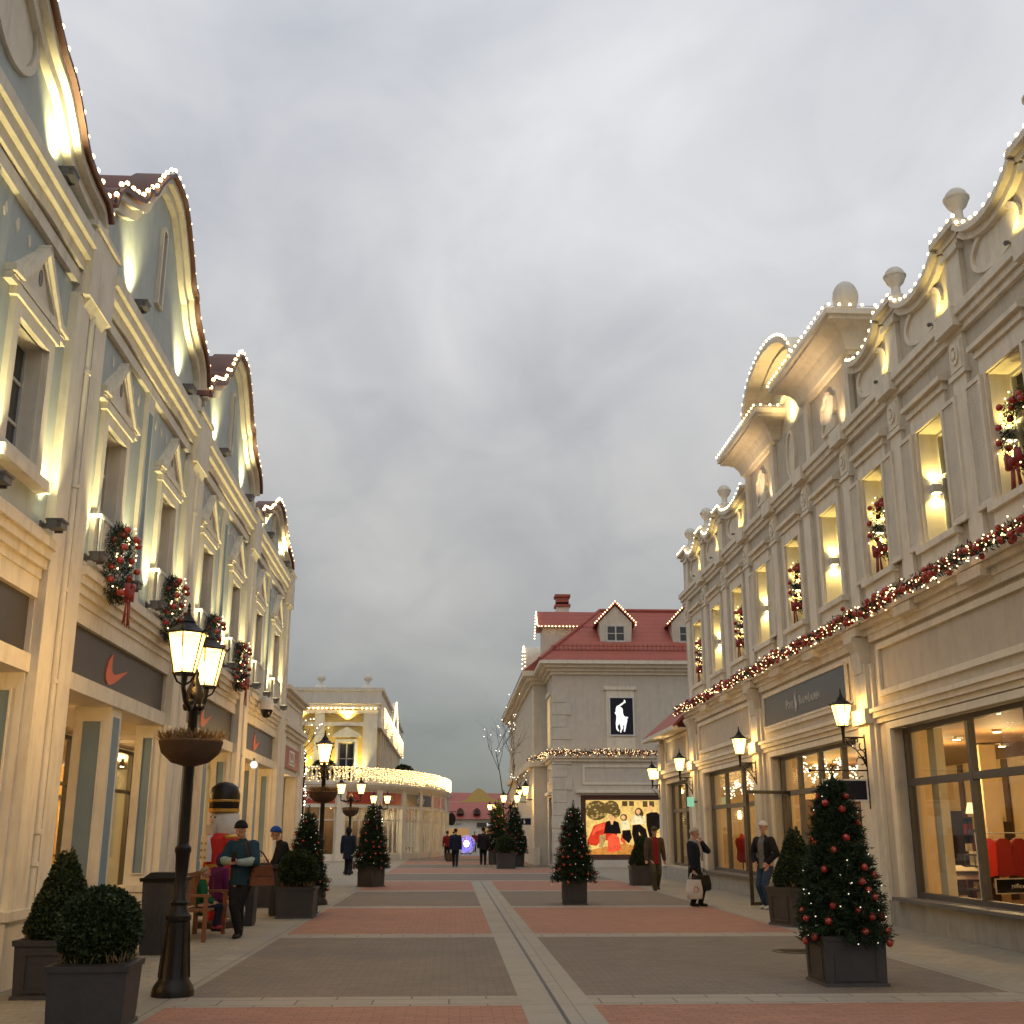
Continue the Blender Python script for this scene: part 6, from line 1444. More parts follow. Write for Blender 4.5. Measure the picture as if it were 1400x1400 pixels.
for lab, a, b, o, h in (('tall dark shelf unit on the back wall seen through the near right window', 33.8, 36.0, -7.5, 2.1), ('wide dark shelf unit further along the back wall behind the table', 29.0, 31.0, -7.5, 2.0), ('dark shelf unit behind the entrance of the right shop', 24, 26.4, -6.9, 2.2), ('dark shelf unit behind the far right window', 36.4, 38.4, -7.4, 2.2), ('tall dark wardrobe shelf behind the pale draped table', 31.6, 32.6, -5.4, 2.2), ('dark wardrobe shelf beside the shaded wall lamp', 29.2, 30.6, -5.6, 1.9), ('dark counter shelf close behind the far right window', 34.2, 35.4, -1.6, 1.9), ('dark shelf unit between the window and the red garments', 27.4, 28.3, -4.3, 1.15)): cabinet(lab, a, b, o, h)
FK = lambda a, o, z: (8.05+4.3+(16.5-a)*.92, 26.2+(16.5-a)*.35-(o+.95), z)
rk = thing('garment_rack', 'slim metal garment rack holding red clothes in the near right window', 'rack', FK(16.4, -.95, 0)); mb = MB(FK)
mb.tube([(15.5, -.95, .05), (15.5, -.95, 1.62)], .015, 6); mb.tube([(17.3, -.95, .05), (17.3, -.95, 1.62)], .015, 6); mb.tube([(15.5, -.95, 1.62), (17.3, -.95, 1.62)], .015, 6); mb.tube([(15.5, -1.2, .05), (15.5, -.7, .05)], .02, 6); mb.tube([(17.3, -1.2, .05), (17.3, -.7, .05)], .02, 6); mb.build('rail', 'letter_grey', rk)
for s, m_, lab in ((17.0, 'cloth_red', 'bright red garment hanging on the rack in the near right window'), (16.55, 'cloth_dark_red', 'dark red garment hanging beside the bright red one'), (16.05, 'cloth_dark_red', 'another dark red garment at the right picture edge')):
    t = thing('hanging_garment', lab, 'garment', FK(s, -.95, 1.5)); mb = MB(FK); mb.prism([(s-.09, 1.5), (s+.09, 1.5), (s+.22, 1.42), (s+.26, .72), (s+.05, .68), (s-.05, .7), (s-.26, .72), (s-.22, 1.42)], -1.04, -.84, 'sz'); mb.build('garment_body', m_, t); mb = MB(FK); mb.tube([(s-.2, -.94, 1.45), (s, -.94, 1.54), (s, -.94, 1.62)], .008, 5); mb.tube([(s+.2, -.94, 1.45), (s, -.94, 1.54)], .008, 5); mb.build('coat_hanger', 'letter_grey', t)
ws = thing('window_sign', 'dark rectangular display sign with faint lettering in the near right window', 'sign', FK(16.6, -.55, .75)); mb = MB(FK); mb.box(16.15, 17.05, -.62, -.58, .36, .64); mb.build('sign_panel', 'camera_black', ws); mb = MB(FK); frame_box(mb, 16.13, 17.07, .34, .66, .018, -.63, -.57); mb.build('sign_edge', 'letter_grey', ws); text_obj('Be Magnificent', .13, 'letter_grey', ws, FK(16.6, -.575, .50), (PI/2, 0, -.36), .002)
wl = thing('shaded_wall_lamp', 'small wall lamp with a glowing cream shade inside the near right shop', 'wall lamp', FR(27.8, -4.2, 1.9)); FW = lambda a, o, z: FR(a+10.1, o+.2, z+.12); mb = MB(FW); mb.lathe([(.16, 1.95), (.10, 2.2)], (17.7, -4.6, 0), 16); mb.build('shade', 'lamp_shade', wl, smooth=40); mb = MB(FW); mb.tube([(17.7, -4.6, 1.9), (17.7, -4.6, 1.6), (17.7, -4.75, 1.55)], .02, 6); mb.build('lamp_arm', 'gold', wl); mb = MB(FW); mb.box(17.45, 17.95, -5.2, -4.8, -.1, 3.55); mb.build('wall_pier', 'warm_wall', RB)
it = thing('christmas_garland_display', 'dark fir tree with small lights inside the near right shop', 'Christmas tree', FR(30.5, -4.6, 0)); random.seed(88); mb = MB()
for k in range(1600):
    f = random.random(); a = random.uniform(0, 2*PI); rr = .55*(1-f)*random.uniform(.5, 1); mb.leaf(FR(30.5+rr*math.cos(a), -4.6+rr*math.sin(a), .3+1.8*f), (math.cos(a), math.sin(a), random.gauss(0, .5)), .14, .03)
mb.build('foliage', 'pine_needles', it, fix=False); mb = MB(FR); mb.tube([(30.5, -4.6, .03), (30.5, -4.6, 2.0)], .03, 6); mb.build('trunk', 'bark', it)
# strips of fairy light curtain inside two right windows
for lab, a, b, z0 in (('curl of fairy lights at the top of the far right shop window', 31.2, 37.0, 2.65), ('band of fairy lights above the right shop entrance', 23.2, 28.6, 2.75)):
    t = thing('fairy_light_garland', lab, 'light string', FR(a, -.6, z0+.4)); random.seed(int(a)); pts = [Vector(FR(s_, -.55, z0+.28+.16*math.sin(s_*4.5)+random.gauss(0, .09))) for s_ in [a+(b-a)*k/170 for k in range(170)]]
    mb = MB(); mb.tube([tuple(FR(a+(b-a)*k/60, -.56, z0+.28+.16*math.sin((a+(b-a)*k/60)*4.5))) for k in range(61)], .008, 4, raw=True); mb.build('cable', 'white_paint', t); bulbs(t, 'fairy_light', pts, .017, 'fairy_white')

random.seed(44)
for k in range(7):
    s_ = (23.6, 25.0, 26.6, 31.6, 33.0, 35.0, 36.4)[k]; o_ = (-1.2, -1.6, -1.1, -1.0, -.9, -1.1, -.9)[k]; m_ = ('cloth_red', 'curtain', 'sign_navy', 'cloth_dark_red', 'cloth_white', 'sign_navy', 'cloth_red')[k]; lab = ('red clothes', 'beige clothes', 'dark blue clothes', 'dark red clothes', 'white clothes', 'navy clothes', 'bright red clothes')[k]
    t = thing('dress_form', 'dress form with '+lab+(' behind the right shop entrance' if k < 3 else ' in the farthest right shop window'), 'dress form', FR(s_, o_, 0)); mb = MB(FR); mb.lathe([(.10, .75), (.19, .85), (.16, 1.1), (.21, 1.35), (.19, 1.46), (.06, 1.52), (.05, 1.6)], (s_, o_, 0), 14); mb.build('torso', m_, t, smooth=50)
    mb = MB(FR); mb.tube([(s_, o_, .03), (s_, o_, .8)], .02, 6); mb.lathe([(.18, .03), (.16, .05), (.02, .07)], (s_, o_, 0), 14); mb.build('stand', 'dark_wood', t)

for lab, s0, o0, cols in (('clothes rail of mixed shirts deep inside the near right window', 24.2, -5.2, 'wrbnwbrn'), ('clothes rail of dark jackets behind the draped table', 30.2, -2.2, 'nbnrnbwn'), ('clothes rail of pale shirts at the back of the right shop', 33.5, -4.4, 'wwbwrwnw'), ('clothes rail of red and navy knitwear behind the far right window', 36.0, -2.4, 'rnrrwnrb')):
    t = thing('clothes_rail', lab, 'rack', FR(s0, o0, 0)); mb = MB(FR); mb.tube([(s0, o0-.7, .03), (s0, o0-.7, 1.55), (s0, o0+.7, 1.55), (s0, o0+.7, .03)], .018, 6)
    mb.build('rail', 'lead_grey', t)
    for q, ch in enumerate(cols):
        o_ = o0-.56+.16*q; mb = MB(FR); h = random.uniform(.75, .95); mb.prism([(s0-.04, 1.5), (s0+.04, 1.5), (s0+.2, 1.42), (s0+.24, 1.5-h), (s0-.24, 1.5-h), (s0-.2, 1.42)], o_-.045, o_+.045, 'sz'); mb.build('garment', {'w': 'cloth_white', 'r': 'cloth_red', 'b': 'jeans_blue', 'n': 'sign_navy'}[ch], t)
# ------------------------------------------------------------------ people
for n, c in (('skin', (.50, .27, .18)), ('black_cloth', (.016, .015, .016)), ('navy_cloth', (.014, .019, .033)), ('teal_jacket', (.016, .046, .07)), ('teal_dark', (.018, .05, .07)), ('pale_sleeve', (.30, .38, .36)), ('jeans', (.035, .060, .105)), ('dark_jeans', (.02, .022, .03)), ('brown_cloth', (.085, .055, .035)), ('olive_cloth', (.07, .06, .035)), ('green_jumper', (.012, .11, .045)), ('purple_coat', (.12, .016, .075)), ('grey_scarf', (.33, .31, .27)), ('red_scarf', (.22, .015, .015)), ('blue_cap', (.02, .09, .40)), ('white_cap', (.66, .64, .60)), ('brown_hair', (.10, .06, .035)), ('fair_hair', (.30, .23, .14)), ('dark_hair', (.018, .013, .01)), ('brown_leather', (.16, .055, .025)), ('black_leather', (.02, .018, .018)), ('red_shoe', (.40, .05, .04)), ('white_shoe', (.5, .49, .46)), ('grey_shirt', (.15, .145, .125)), ('plastic_bag', (.62, .59, .55)), ('lip', (.35, .12, .09)), ('eye', (.02, .015, .012)), ('cream_knit', (.48, .44, .38))):
    surf(n, c, tuple(x*.7 for x in c), rough=.85 if n not in ('skin', 'brown_leather', 'black_leather') else .5, bump=.9 if n not in ('skin', 'eye', 'lip') else .05, bscale=16 if n not in ('skin', 'eye', 'lip') else 90, scale=6, spec=.2 if n != 'skin' else .4)
def skin_chain(verts, edges, sub=2, root=0, n=16):
    """limbs as overlapping tapered capsules; remeshed afterwards into one surface"""
    bm = bmesh.new()
    def rad(v): r = v[3]; return r if isinstance(r, tuple) else (r, r)
    for (a, b) in edges:
        A, B = Vector(verts[a][:3]), Vector(verts[b][:3]); d = B-A; L = d.length
        if L < 1e-5: continue
        d.normalize(); x = Vector((1, 0, 0))-d*d.x
        if x.length < .2: x = Vector((0, 1, 0))-d*d.y
        x.normalize(); y = d.cross(x); (ax, ay), (bx, by) = rad(verts[a]), rad(verts[b]); rows = []
        for k in range(4): t = math.sin(PI/2*(1-k/4)); rows.append((A-d*min(ax, ay)*t, math.cos(PI/2*(1-k/4))*ax, math.cos(PI/2*(1-k/4))*ay))
        for k in range(5): f = k/4; rows.append((A.lerp(B, f), ax+(bx-ax)*f, ay+(by-ay)*f))
        for k in range(3, -1, -1): t = math.sin(PI/2*(1-k/4)); rows.append((B+d*min(bx, by)*t, math.cos(PI/2*(1-k/4))*bx, math.cos(PI/2*(1-k/4))*by))
        R = []
        for p, rx, ry in rows: R.append([bm.verts.new(p+x*max(rx, 1e-4)*math.cos(2*PI*q/n)+y*max(ry, 1e-4)*math.sin(2*PI*q/n)) for q in range(n)])
        for r0, r1 in zip(R[:-1], R[1:]):
            for q in range(n): bm.faces.new((r0[q], r0[(q+1) % n], r1[(q+1) % n], r1[q]))
        bm.faces.new(R[0][::-1]); bm.faces.new(R[-1])
    me = bpy.data.meshes.new('tmp'); bm.to_mesh(me); bm.free(); return me
def merge(meshes):
    bm = bmesh.new()
    for m in meshes: bm.from_mesh(m)
    me = bpy.data.meshes.new('tmp'); bm.to_mesh(me); bm.free(); return me
def remesh(me, vox, smooth=2):
    o = bpy.data.objects.new('tmp', me); COL.objects.link(o); r = o.modifiers.new('r', 'REMESH'); r.mode = 'VOXEL'; r.voxel_size = vox; r.use_smooth_shade = True
    s = o.modifiers.new('s', 'SMOOTH'); s.iterations = smooth; s.factor = .5
    dg = bpy.context.evaluated_depsgraph_get(); out_ = bpy.data.meshes.new_from_object(o.evaluated_get(dg)); bpy.data.objects.remove(o); return out_
def put(name, me, mat, parent):
    me.materials.clear()
    for m_ in (mat if isinstance(mat, (list, tuple)) else [mat]): me.materials.append(MATS[m_])
    me.name = name; me.polygons.foreach_set('use_smooth', [True]*len(me.polygons)); o = bpy.data.objects.new(name, me); COL.objects.link(o); o.parent = parent; return o
def ellipsoid(c, r, rot=None, n=20, m=14, cut=None):
    bm = bmesh.new(); bmesh.ops.create_uvsphere(bm, u_segments=n, v_segments=m, radius=1)
    if cut:
        bmesh.ops.delete(bm, geom=[v for v in bm.verts if cut(v.co)], context='VERTS')
    R_ = rot or Matrix.Identity(3)
    for v in bm.verts: v.co = R_ @ Vector((v.co.x*r[0], v.co.y*r[1], v.co.z*r[2]))+Vector(c)
    me = bpy.data.meshes.new('tmp'); bm.to_mesh(me); bm.free(); return me
def ik(a, b, l1, l2, pole):
    a, b, pole = Vector(a), Vector(b), Vector(pole); d = b-a; L = min(d.length, (l1+l2)*.995); d.normalize(); b = a+d*L
    x = (l1*l1-l2*l2+L*L)/(2*L); h = math.sqrt(max(0, l1*l1-x*x)); p = pole-d*pole.dot(d); p.normalize(); return a+d*x+p*h, b
def person(label, loc, rz, H=1.72, ankles=((-.10, 0, 0), (.10, 0, 0)), hands=((-.27, -.02, .78), (.27, -.02, .78)), hip=.93, lean=(0, 0), headrot=(0, 0, 0), jacket='black_cloth', sleeve=None, trousers='dark_jeans', shoes='black_leather', hat=None, hair='dark_hair', hatstyle='beanie', coat=0., scarf=None, fingers=True, pole=None, kneepole=(0, -1, 0), detail=True, bulk=1., split=None, belly=0., child=False):
    """faces -Y in its own space; all lengths for a 1.72 m figure, then scaled"""
    t = local_thing('person', label, 'person', loc, None, rz, H/1.72)
    hs_ = 1.18 if child else 1.
    pel = Vector((0, 0, hip)); lx, ly = lean
    wst = pel+Vector((lx*.3, ly*.3, .13)); chest = pel+Vector((lx*.75, ly*.75, .36)); neck = pel+Vector((lx, ly, .53)); hb = neck+Vector((lx*.12, ly*.12-.012, .09))
    Rh = Matrix.Rotation(headrot[2], 3, 'Z') @ Matrix.Rotation(headrot[0], 3, 'X') @ Matrix.Rotation(headrot[1], 3, 'Y')
    hc = hb+Rh @ Vector((0, -.018, .095))
    sh = [chest+Vector((s*.19*(.9 if child else 1), 0, .10)) for s in (-1, 1)]; hp = [pel+Vector((s*.095, 0, -.04)) for s in (-1, 1)]
    V = [(*pel, (.125, .10)), (*wst, (.125, .095)), (*chest, (.145, .105)), (*neck, .055), (*hb, .052)]; E = [(0, 1), (1, 2), (2, 3), (3, 4)]
    limb = []
    for i in (0, 1):
        sgn = (-1, 1)[i]
        an = Vector(ankles[i])+Vector((0, 0, .085)); kn, an = ik(hp[i], an, .43, .43, kneepole)
        k = len(V); V += [(*hp[i], .090), (*kn, .060), (*an, .042), (*(an+Vector((0, -.07, -.05))), .030), (*(an+Vector((0, -.12, -.056))), .022)]; E += [(0, k), (k, k+1), (k+1, k+2), (k+2, k+3), (k+3, k+4)]
        pl = pole[i] if pole else (sgn*.5, .8, -.3)
        el, ha = ik(sh[i], hands[i], .29, .26, pl)
        k = len(V); V += [(*sh[i], .062), (*el, .045), (*ha, .030)]; E += [(2, k), (k, k+1), (k+1, k+2)]
        d = (ha-el).normalized(); side = d.cross(Vector((0, -1, 0.1)))
        if side.length < .1: side = d.cross(Vector((0, 0, 1)))
        side.normalize(); fwd = side.cross(d).normalized(); limb.append((el, ha, d, side, fwd, an, kn))
        palm = ha+d*.065; V.append((*palm, (.036, .022))); kp = len(V)-1; E.append((k+2, kp))
    body = skin_chain(V, E, 2); parts_ = [body]
    if fingers:
        for i, (el, ha, d, side, fwd, an, kn) in enumerate(limb):
            for j, (off_, L) in enumerate(((-.030, .062), (-.010, .072), (.010, .068), (.029, .052))):
                b0 = ha+d*.055+side*off_; b1 = b0+d*(.04+L*.35)+fwd*.004; b2 = b1+d*L*.38+fwd*L*.35
                parts_.append(skin_chain([(*b0, .0095), (*b1, .0092), (*b2, .008)], [(0, 1), (1, 2)], 1))
            s_ = -1 if i else 1; b0 = ha+d*.03+side*(-.022*s_); b1 = b0+d*.035+side*(-.028*s_)+fwd*.012; b2 = b1+d*.03+fwd*.012; parts_.append(skin_chain([(*b0, .011), (*b1, .0105), (*b2, .009)], [(0, 1), (1, 2)], 1))
    head = [ellipsoid(hc+Rh @ Vector((0, .008, .02)), (.074*hs_, .094*hs_, .098*hs_), Rh), ellipsoid(hc+Rh @ Vector((0, -.022, -.055)), (.054, .066, .062), Rh), ellipsoid(hc+Rh @ Vector((0, -.100*hs_, -.012)), (.015, .022, .026), Rh, 10, 8), ellipsoid(hc+Rh @ Vector((0, -.082, -.092)), (.024, .018, .016), Rh, 10, 8)]
    for s in (-1, 1): head += [ellipsoid(hc+Rh @ Vector((s*.077*hs_, .012, -.005)), (.012, .022, .032), Rh, 10, 8), ellipsoid(hc+Rh @ Vector((s*.033, -.078, .026)), (.024, .014, .010), Rh, 10, 8)]
    vox = .011 if detail else .016
    b = put('body', remesh(merge(parts_+head), vox, 2), 'skin', t)
    if detail:
        [put('eye', ellipsoid(hc+Rh @ Vector((s*.031, -.0875*hs_, .006)), (.0115, .007, .0065), Rh, 10, 8), 'eye', t) for s in (-1, 1)]
        put('mouth', ellipsoid(hc+Rh @ Vector((0, -.0885, -.052)), (.022, .008, .006), Rh, 10, 8), 'lip', t)
    # clothes grown over the same skeleton
    k_ = bulk
    TV = [(*(pel+Vector((0, 0, .04))), (.148, .12)), (*(pel+Vector((0, 0, -.03))), (.15, .122))]; TE = [(0, 1)]
    for i in (0, 1):
        el, ha, d, side, fwd, an, kn = limb[i]; q = len(TV); TV += [(*(hp[i]+Vector((0, .0, -.06))), .104), (*kn, .078), (*(an+(kn-an)*.45), .070), (*(an+Vector((0, 0, .0))), .062)]; TE += [(1, q), (q, q+1), (q+1, q+2), (q+2, q+3)]
    put('trousers', remesh(skin_chain(TV, TE, 2), vox, 2), trousers, t)
    for i in (0, 1):
        an = limb[i][5]; put('shoe', remesh(merge([skin_chain([(*(an+Vector((0, .035, -.035))), .046), (*(an+Vector((0, -.05, -.042))), (.046, .042)), (*(an+Vector((0, -.15, -.055))), (.042, .03))], [(0, 1), (1, 2)], 2), skin_chain([(*(an+Vector((0, 0, .05))), .058), (*(an+Vector((0, .01, -.03))), .050)], [(0, 1)], 2)]), .012, 2), shoes, t)
    low = pel+Vector((0, 0, -.14-coat)); hem = low.z+.03
    JV = [(*low, (.165*k_+coat*.08, .135*k_+coat*.08)), (*pel, (.16*k_, .13*k_+belly)), (*wst, (.155*k_, .125*k_+belly)), (*chest, (.172*k_, .135*k_)), (*(neck+Vector((0, 0, -.015))), .082)]; JE = [(0, 1), (1, 2), (2, 3), (3, 4)]
    SV = []
    for i in (0, 1):
        el, ha, d, side, fwd, an, kn = limb[i]; q = len(JV); JV += [(*sh[i], .084*k_), (*el, .066*k_)]; JE += [(3, q), (q, q+1)]
        if sleeve: SV.append([(*(el+(sh[i]-el)*.1), .066*k_), (*(el+(ha-el)*.5), .060*k_), (*(ha-d*.0), .046*k_)])
        else: JV += [(*(el+(ha-el)*.55), .058*k_), (*(ha-d*.005), .050*k_)]; JE += [(q+1, q+2), (q+2, q+3)]
    jm = remesh(skin_chain(JV, JE, 2), vox*1.1, 2)
    bmj = bmesh.new(); bmj.from_mesh(jm); bmesh.ops.bisect_plane(bmj, geom=bmj.verts[:]+bmj.edges[:]+bmj.faces[:], plane_co=(0, 0, hem), plane_no=(0, 0, 1), clear_inner=True) if hip > .85 else None; bmj.to_mesh(jm); bmj.free()
    if split:
        jo = put('jacket', jm, [jacket, split], t)
        for p in jm.polygons:
            if p.center.y < chest.y-.05 and abs(p.center.x-pel.x-.0) < .075 and p.normal.y < -.3: p.material_index = 1
    else: put('jacket' if not coat else 'coat', jm, jacket, t)
    for sv in SV: put('sleeve', remesh(skin_chain(sv, [(0, 1), (1, 2)], 2), .012, 2), sleeve, t)
    if scarf:
        put('scarf', remesh(merge([skin_chain([(*(neck+Vector((.09*math.cos(a), .085*math.sin(a)-.01, .01+.02*math.sin(a)))), .042) for a in [2*PI*j/9 for j in range(10)]], [(j, j+1) for j in range(9)], 1), skin_chain([(*(neck+Vector((.03, -.10, -.03))), .05), (*(chest+Vector((.06, -.165, -.05))), (.06, .03)), (*(wst+Vector((.07, -.175, -.02))), (.06, .022))], [(0, 1), (1, 2)], 1)]), .014, 2), scarf, t)
    up = Rh @ Vector((0, 0, 1))
    hh = ellipsoid(hc+Rh @ Vector((0, .018, .026)), (.083*hs_, .099*hs_, .104*hs_), Rh, 24, 18, lambda c_: (c_.z < .12-c_.y*.75) if hatstyle != 'long' else (c_.z < .35 and c_.y < -.12))
    if hair and hatstyle != 'hood': 
        o = put('hair', hh, hair, t); sm = o.modifiers.new('thick', 'SOLIDIFY'); sm.thickness = .012; sm.offset = 1
    if hat:
        if hatstyle == 'hood':
            hm = ellipsoid(hc+Rh @ Vector((0, .02, -.0)), (.105, .115, .15), Rh, 24, 18, lambda c_: c_.y < -.62)
        else:
            hm = ellipsoid(hc+Rh @ Vector((0, .014, .034)), (.092*hs_, .108*hs_, .112*hs_), Rh, 24, 18, lambda c_: c_.z < (-.12-.38*c_.y if hatstyle == 'beanie' else .12))
        o = put('hat' if hatstyle != 'hood' else 'hood', hm, hat, t); sm = o.modifiers.new('thick', 'SOLIDIFY'); sm.thickness = .014; sm.offset = 1
        if hatstyle == 'cap':
            pk = ellipsoid(hc+Rh @ Vector((0, .115, .052)), (.07, .07, .012), Rh, 16, 8); put('cap_peak', pk, hat, t)
        if hatstyle == 'brim':
            put('hat_brim', ellipsoid(hc+Rh @ Vector((0, .0, .045)), (.14, .155, .014), Rh, 24, 8), hat, t)
    t['_hands'] = 0; del t['_hands']
    return t, limb
def hold_world(t, p): return t.location+Matrix.Rotation(t.rotation_euler.z, 3, 'Z') @ (Vector(p)*t.scale[0])
def bag(lab, world, w, h, d, mat, cat='bag', name='shopping_bag', mark=None, rz=0.):
    """a soft bag hanging from a hand at `world` (its handle top)"""
    t = local_thing(name, lab, cat, world, None, rz); bm = bmesh.new(); random.seed(len(lab))
    mb = MB(); hh = .16
    prof = [(.86, -hh), (.95, -hh-h*.25), (1.06, -hh-h*.6), (1.02, -hh-h*.92), (.8, -hh-h)]
    vs = []; fs = []; n = 16
    for k, z in prof:
        for j in range(n):
            a = 2*PI*j/n; ca, sa = math.cos(a), math.sin(a); e = .55; vs.append((math.copysign(abs(ca)**e, ca)*w/2*k*(1+random.uniform(-.05, .05)), math.copysign(abs(sa)**e, sa)*d/2*k*(1+random.uniform(-.1, .1)), z))
    for i in range(len(prof)-1):
        for j in range(n): fs.append((i*n+j, i*n+(j+1) % n, (i+1)*n+(j+1) % n, (i+1)*n+j))
    fs.append(tuple(range((len(prof)-1)*n, len(prof)*n))); fs.append(tuple(range(n))); mb.add(vs, fs); mb.build('bag_body', mat, t, smooth=50)
    mb = MB()
    for sy in (-1, 1): mb.tube([(-w*.28, sy*d*.3, -hh), (-w*.18, sy*.02, -.03), (0, 0, 0), (w*.18, sy*.02, -.03), (w*.28, sy*d*.3, -hh)], .009, 5)
    mb.build('handle', mat, t, smooth=60)
    if mark:
        mb = MB(); c0 = (0, -d*.545, -hh-h*.5)
        for k in range(9): a = 2*PI*k/9; mb.prism([(.05*math.cos(a), c0[2]+.05*math.sin(a)), (.05*math.cos(a+.35)*1.5, c0[2]+.05*math.sin(a+.35)*1.5), (.05*math.cos(a+.6), c0[2]+.05*math.sin(a+.6))], c0[1]-.006, c0[1]+.03, 'sz')
        mb.build('bag_print', mark, t)
    return t
# left: person in teal jacket and dark beanie reading a phone, legs crossed
pA, lA = person('person in a teal jacket and dark beanie standing cross-legged and looking at a phone', (-3.40, 19.75, 0), -.25, 1.75, ankles=((.06, -.10, 0), (-.02, .10, 0)), hands=((-.05, -.27, 1.16), (.07, -.27, 1.14)), headrot=(.42, 0, -.15), jacket='teal_jacket', sleeve='pale_sleeve', trousers='black_cloth', hat='black_cloth', hair=None, pole=((-1, .2, -.6), (1, .2, -.6)), bulk=1.12, coat=.03, lean=(0, -.02), kneepole=(0, -1, 0))
ph = local_thing('mobile_phone', 'dark mobile phone held in both hands by the person in the teal jacket', 'phone', hold_world(pA, (.01, -.345, 1.17)), None, -.25); mb = MB(); mb.box(-.036, .036, -.006, .006, -.02, .12); mb.build('phone_body', 'camera_black', ph); mb = MB(); mb.box(-.032, .032, .0062, .0075, -.012, .112); emit('phone_screen', (.8, .85, 1.), .9); mb.build('phone_screen', 'phone_screen', ph)
bg = local_thing('shoulder_bag', 'brown leather shoulder bag hanging at the side of the person in the teal jacket', 'bag', hold_world(pA, (.33, .05, .98)), None, .45); mb = MB(); mb.taper((0, 0), .40, .31, -.20, .11, d0=.16, d1=.10); mb.box(-.15, .15, -.085, -.06, -.05, .09); mb.build('bag_body', 'brown_leather', bg); mb = MB(); mb.tube([(-.16, 0, .1), (-.28, 0, .38), (-.30, -.02, .47)], .014, 6); mb.tube([(.14, 0, .1), (.0, .0, .30), (-.26, .0, .47)], .014, 6); mb.build('strap', 'brown_leather', bg)
# child on the bench
pB, lB = person('child in a green jumper with fair hair sitting on the brown bench', (-4.0, 19.72, 0), PI/2+.1, 1.15, ankles=((-.10, -.36, .20), (.10, -.36, .20)), hands=((-.14, -.26, .82), (.14, -.28, .82)), hip=.76, headrot=(.2, 0, .25), jacket='green_jumper', trousers='navy_cloth', shoes='red_shoe', hair='fair_hair', hat=None, child=True, kneepole=(0, -1, .7))
pC, lC = person('child in a purple striped coat standing by the nutcracker', (-3.98, 21.0, 0), 2.6, 1.22, hair='brown_hair', hat='purple_coat', hatstyle='hood', jacket='purple_coat', trousers='purple_coat', shoes='black_leather', child=True, bulk=1.1, coat=.1)
bag('white plastic bag hanging beside the child in purple', (-3.6, 20.6, .74), .28, .34, .18, 'plastic_bag')
pD, lD = person('person in a blue cap and black jacket leaning down behind the potted ball', (-3.35, 25.25, 0), -1.25, 1.72, hands=((-.2, -.42, .78), (.2, -.46, .80)), lean=(0, -.24), hip=.90, headrot=(.35, 0, .0), jacket='black_cloth', trousers='dark_jeans', hat='blue_cap', hair='dark_hair', bulk=1.12)
pE, lE = person('person in a dark coat standing in the left arcade doorway', (-5.6, 18.75, 0), 2.8, 1.74, jacket='black_cloth', trousers='black_cloth', hair='dark_hair', coat=.34, detail=False)
pF, lF = person('seated person with dark hair by the nearest left shopfront', (-4.95, 15.6, 0), -PI/2+.3, 1.70, ankles=((-.12, -.42, .0), (.12, -.42, .0)), hands=((-.16, -.34, .66), (.16, -.34, .66)), hip=.50, jacket='black_cloth', trousers='black_cloth', hair='dark_hair', kneepole=(0, -1, 1), detail=False, fingers=False)
pG, lG = person('person in a long dark coat and hood walking beside the spread twin lamp post', (-4.15, 48.6, 0), PI-.2, 1.80, ankles=((-.10, .08, 0), (.10, -.12, 0)), jacket='navy_cloth', trousers='black_cloth', hat='black_cloth', hatstyle='hood', hair=None, coat=.22, bulk=1.15, detail=False, fingers=False)
# middle distance walkers
pH, lH = person('person in dark blue walking away with a paper bag near the blue ball', (.22, 60.3, 0), PI, 1.80, ankles=((-.06, .14, 0), (.08, -.12, .0)), jacket='navy_cloth', trousers='dark_jeans', hair='dark_hair', bulk=1.2, coat=.05, fingers=False, detail=False)
bag('brown paper bag carried by the walker left of the blue ball', hold_world(pH, (.30, -.02, .80)), .34, .42, .16, 'basket_coir')
pI, lI = person('person in a black jacket walking away right of the blue ball', (1.72, 64.0, 0), PI, 1.86, ankles=((-.09, .06, 0), (.10, -.08, 0)), jacket='black_cloth', trousers='black_cloth', hair='dark_hair', hat='black_cloth', bulk=1.2, coat=.1, fingers=False, detail=False)
pJ, lJ = person('person in red and black behind the walker with the paper bag', (-.25, 76, 0), PI, 1.72, jacket='red_scarf', trousers='black_cloth', hair='dark_hair', fingers=False, detail=False)
pK, lK = person('person standing far off by the distant lamp on the right', (3.9, 66.5, 0), 0, 1.76, jacket='black_cloth', trousers='dark_jeans', hair='dark_hair', bulk=1.1, fingers=False, detail=False)
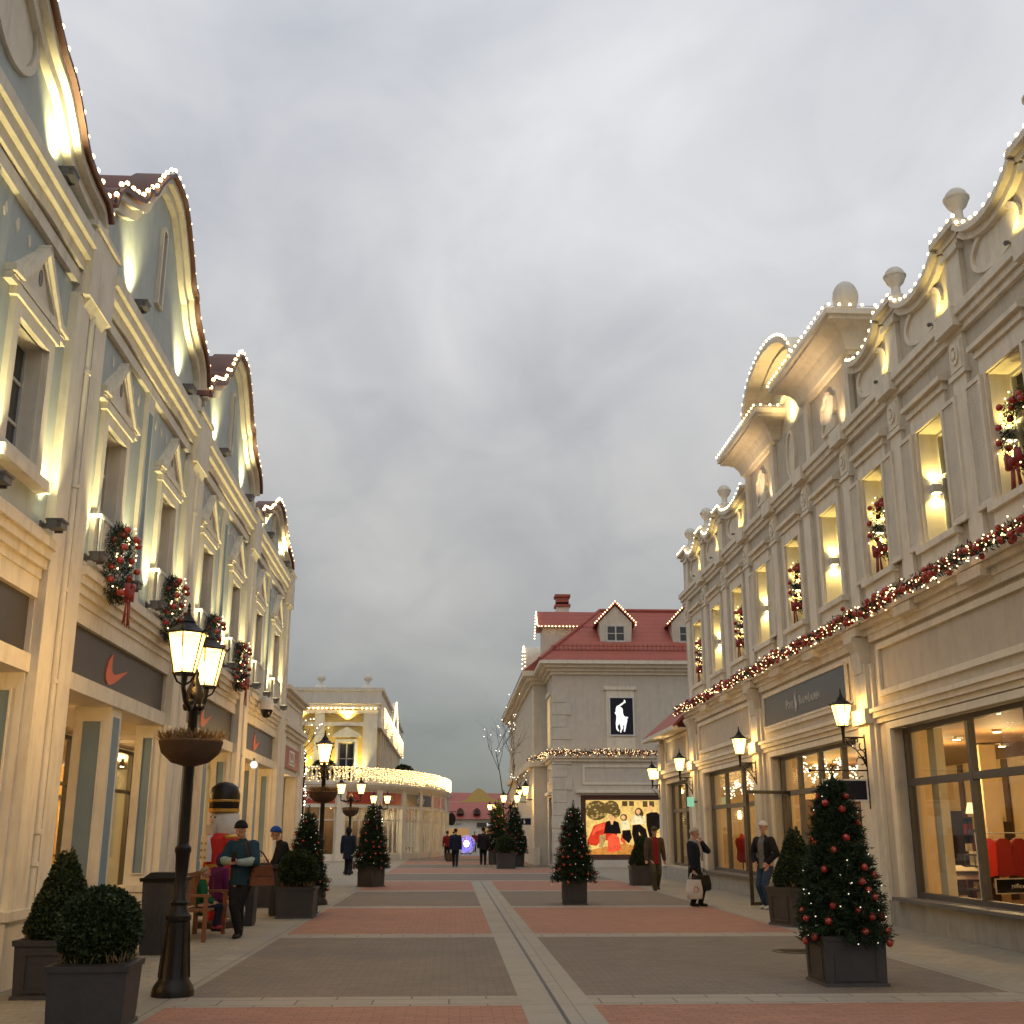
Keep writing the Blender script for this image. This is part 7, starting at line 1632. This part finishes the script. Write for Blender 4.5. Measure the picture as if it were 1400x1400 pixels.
# right hand pavement
pL, lL = person('person in a brown jacket, flat hat and red scarf walking towards the camera', (6.02, 35.2, 0), .1, 1.74, ankles=((-.08, -.16, 0), (.09, .14, .02)), hands=((-.30, -.14, .84), (.32, .10, .82)), jacket='brown_cloth', split='red_scarf', trousers='olive_cloth', shoes='black_leather', hat='olive_cloth', hatstyle='brim', hair='dark_hair', bulk=1.16, coat=.08)
pM, lM = person('person in a long dark coat, pale hat and scarf, hand at face', (5.62, 27.5, 0), PI*.30, 1.68, ankles=((-.07, .04, 0), (.09, -.08, 0)), hands=((-.25, -.08, .74), (.10, -.17, 1.44)), jacket='navy_cloth', trousers='black_cloth', shoes='black_leather', hat='cream_knit', hair='fair_hair', coat=.34, scarf='grey_scarf', bulk=1.08, pole=((-.6, .8, -.3), (.8, -.1, -.9)), headrot=(.1, 0, .1))
bag('white plastic bag with a red print held by the person in pale hat', hold_world(pM, lM[0][1]+lM[0][2]*.08), .36, .42, .22, 'plastic_bag', mark='sign_red', rz=.15)
bag('black handbag hanging beside the white plastic bag', hold_world(pM, lM[0][1]+Vector((.16, -.13, .02))), .44, .34, .20, 'black_leather', name='handbag', rz=.35)
pN, lN = person('person in a backward white cap, dark jacket and jeans by the glass door', (7.0, 26.45, 0), -.95, 1.80, ankles=((-.10, .05, 0), (.11, -.06, 0)), hands=((-.17, -.13, .96), (.19, -.13, .95)), headrot=(0, .05, .6), jacket='black_cloth', split='grey_shirt', trousers='jeans', shoes='white_shoe', hat='white_cap', hatstyle='cap', hair='dark_hair', bulk=1.06, pole=((-1, .5, -.2), (1, .5, -.2)))

for q, (x, y, rz, jk, lab) in enumerate(((2.6, 92, PI, 'black_cloth', 'small distant walker in black beside the far lamp'), (.2, 104, PI, 'navy_cloth', 'small distant walker in navy left of the blue ball'), (2.1, 108, 0, 'red_scarf', 'small distant walker in dark red beyond the blue ball'), (3.4, 88, PI, 'brown_cloth', 'small distant walker in brown by the right pavement'))):
    person(lab, (x, y, 0), rz, 1.74, ankles=((-.08, .12, 0), (.08, -.12, 0)), jacket=jk, trousers='dark_jeans', hair='dark_hair', bulk=1.12, coat=.06, fingers=False, detail=False)
for o in list(scene.objects):
    for k in ('_base', 'used'):
        if k in o: del o[k]
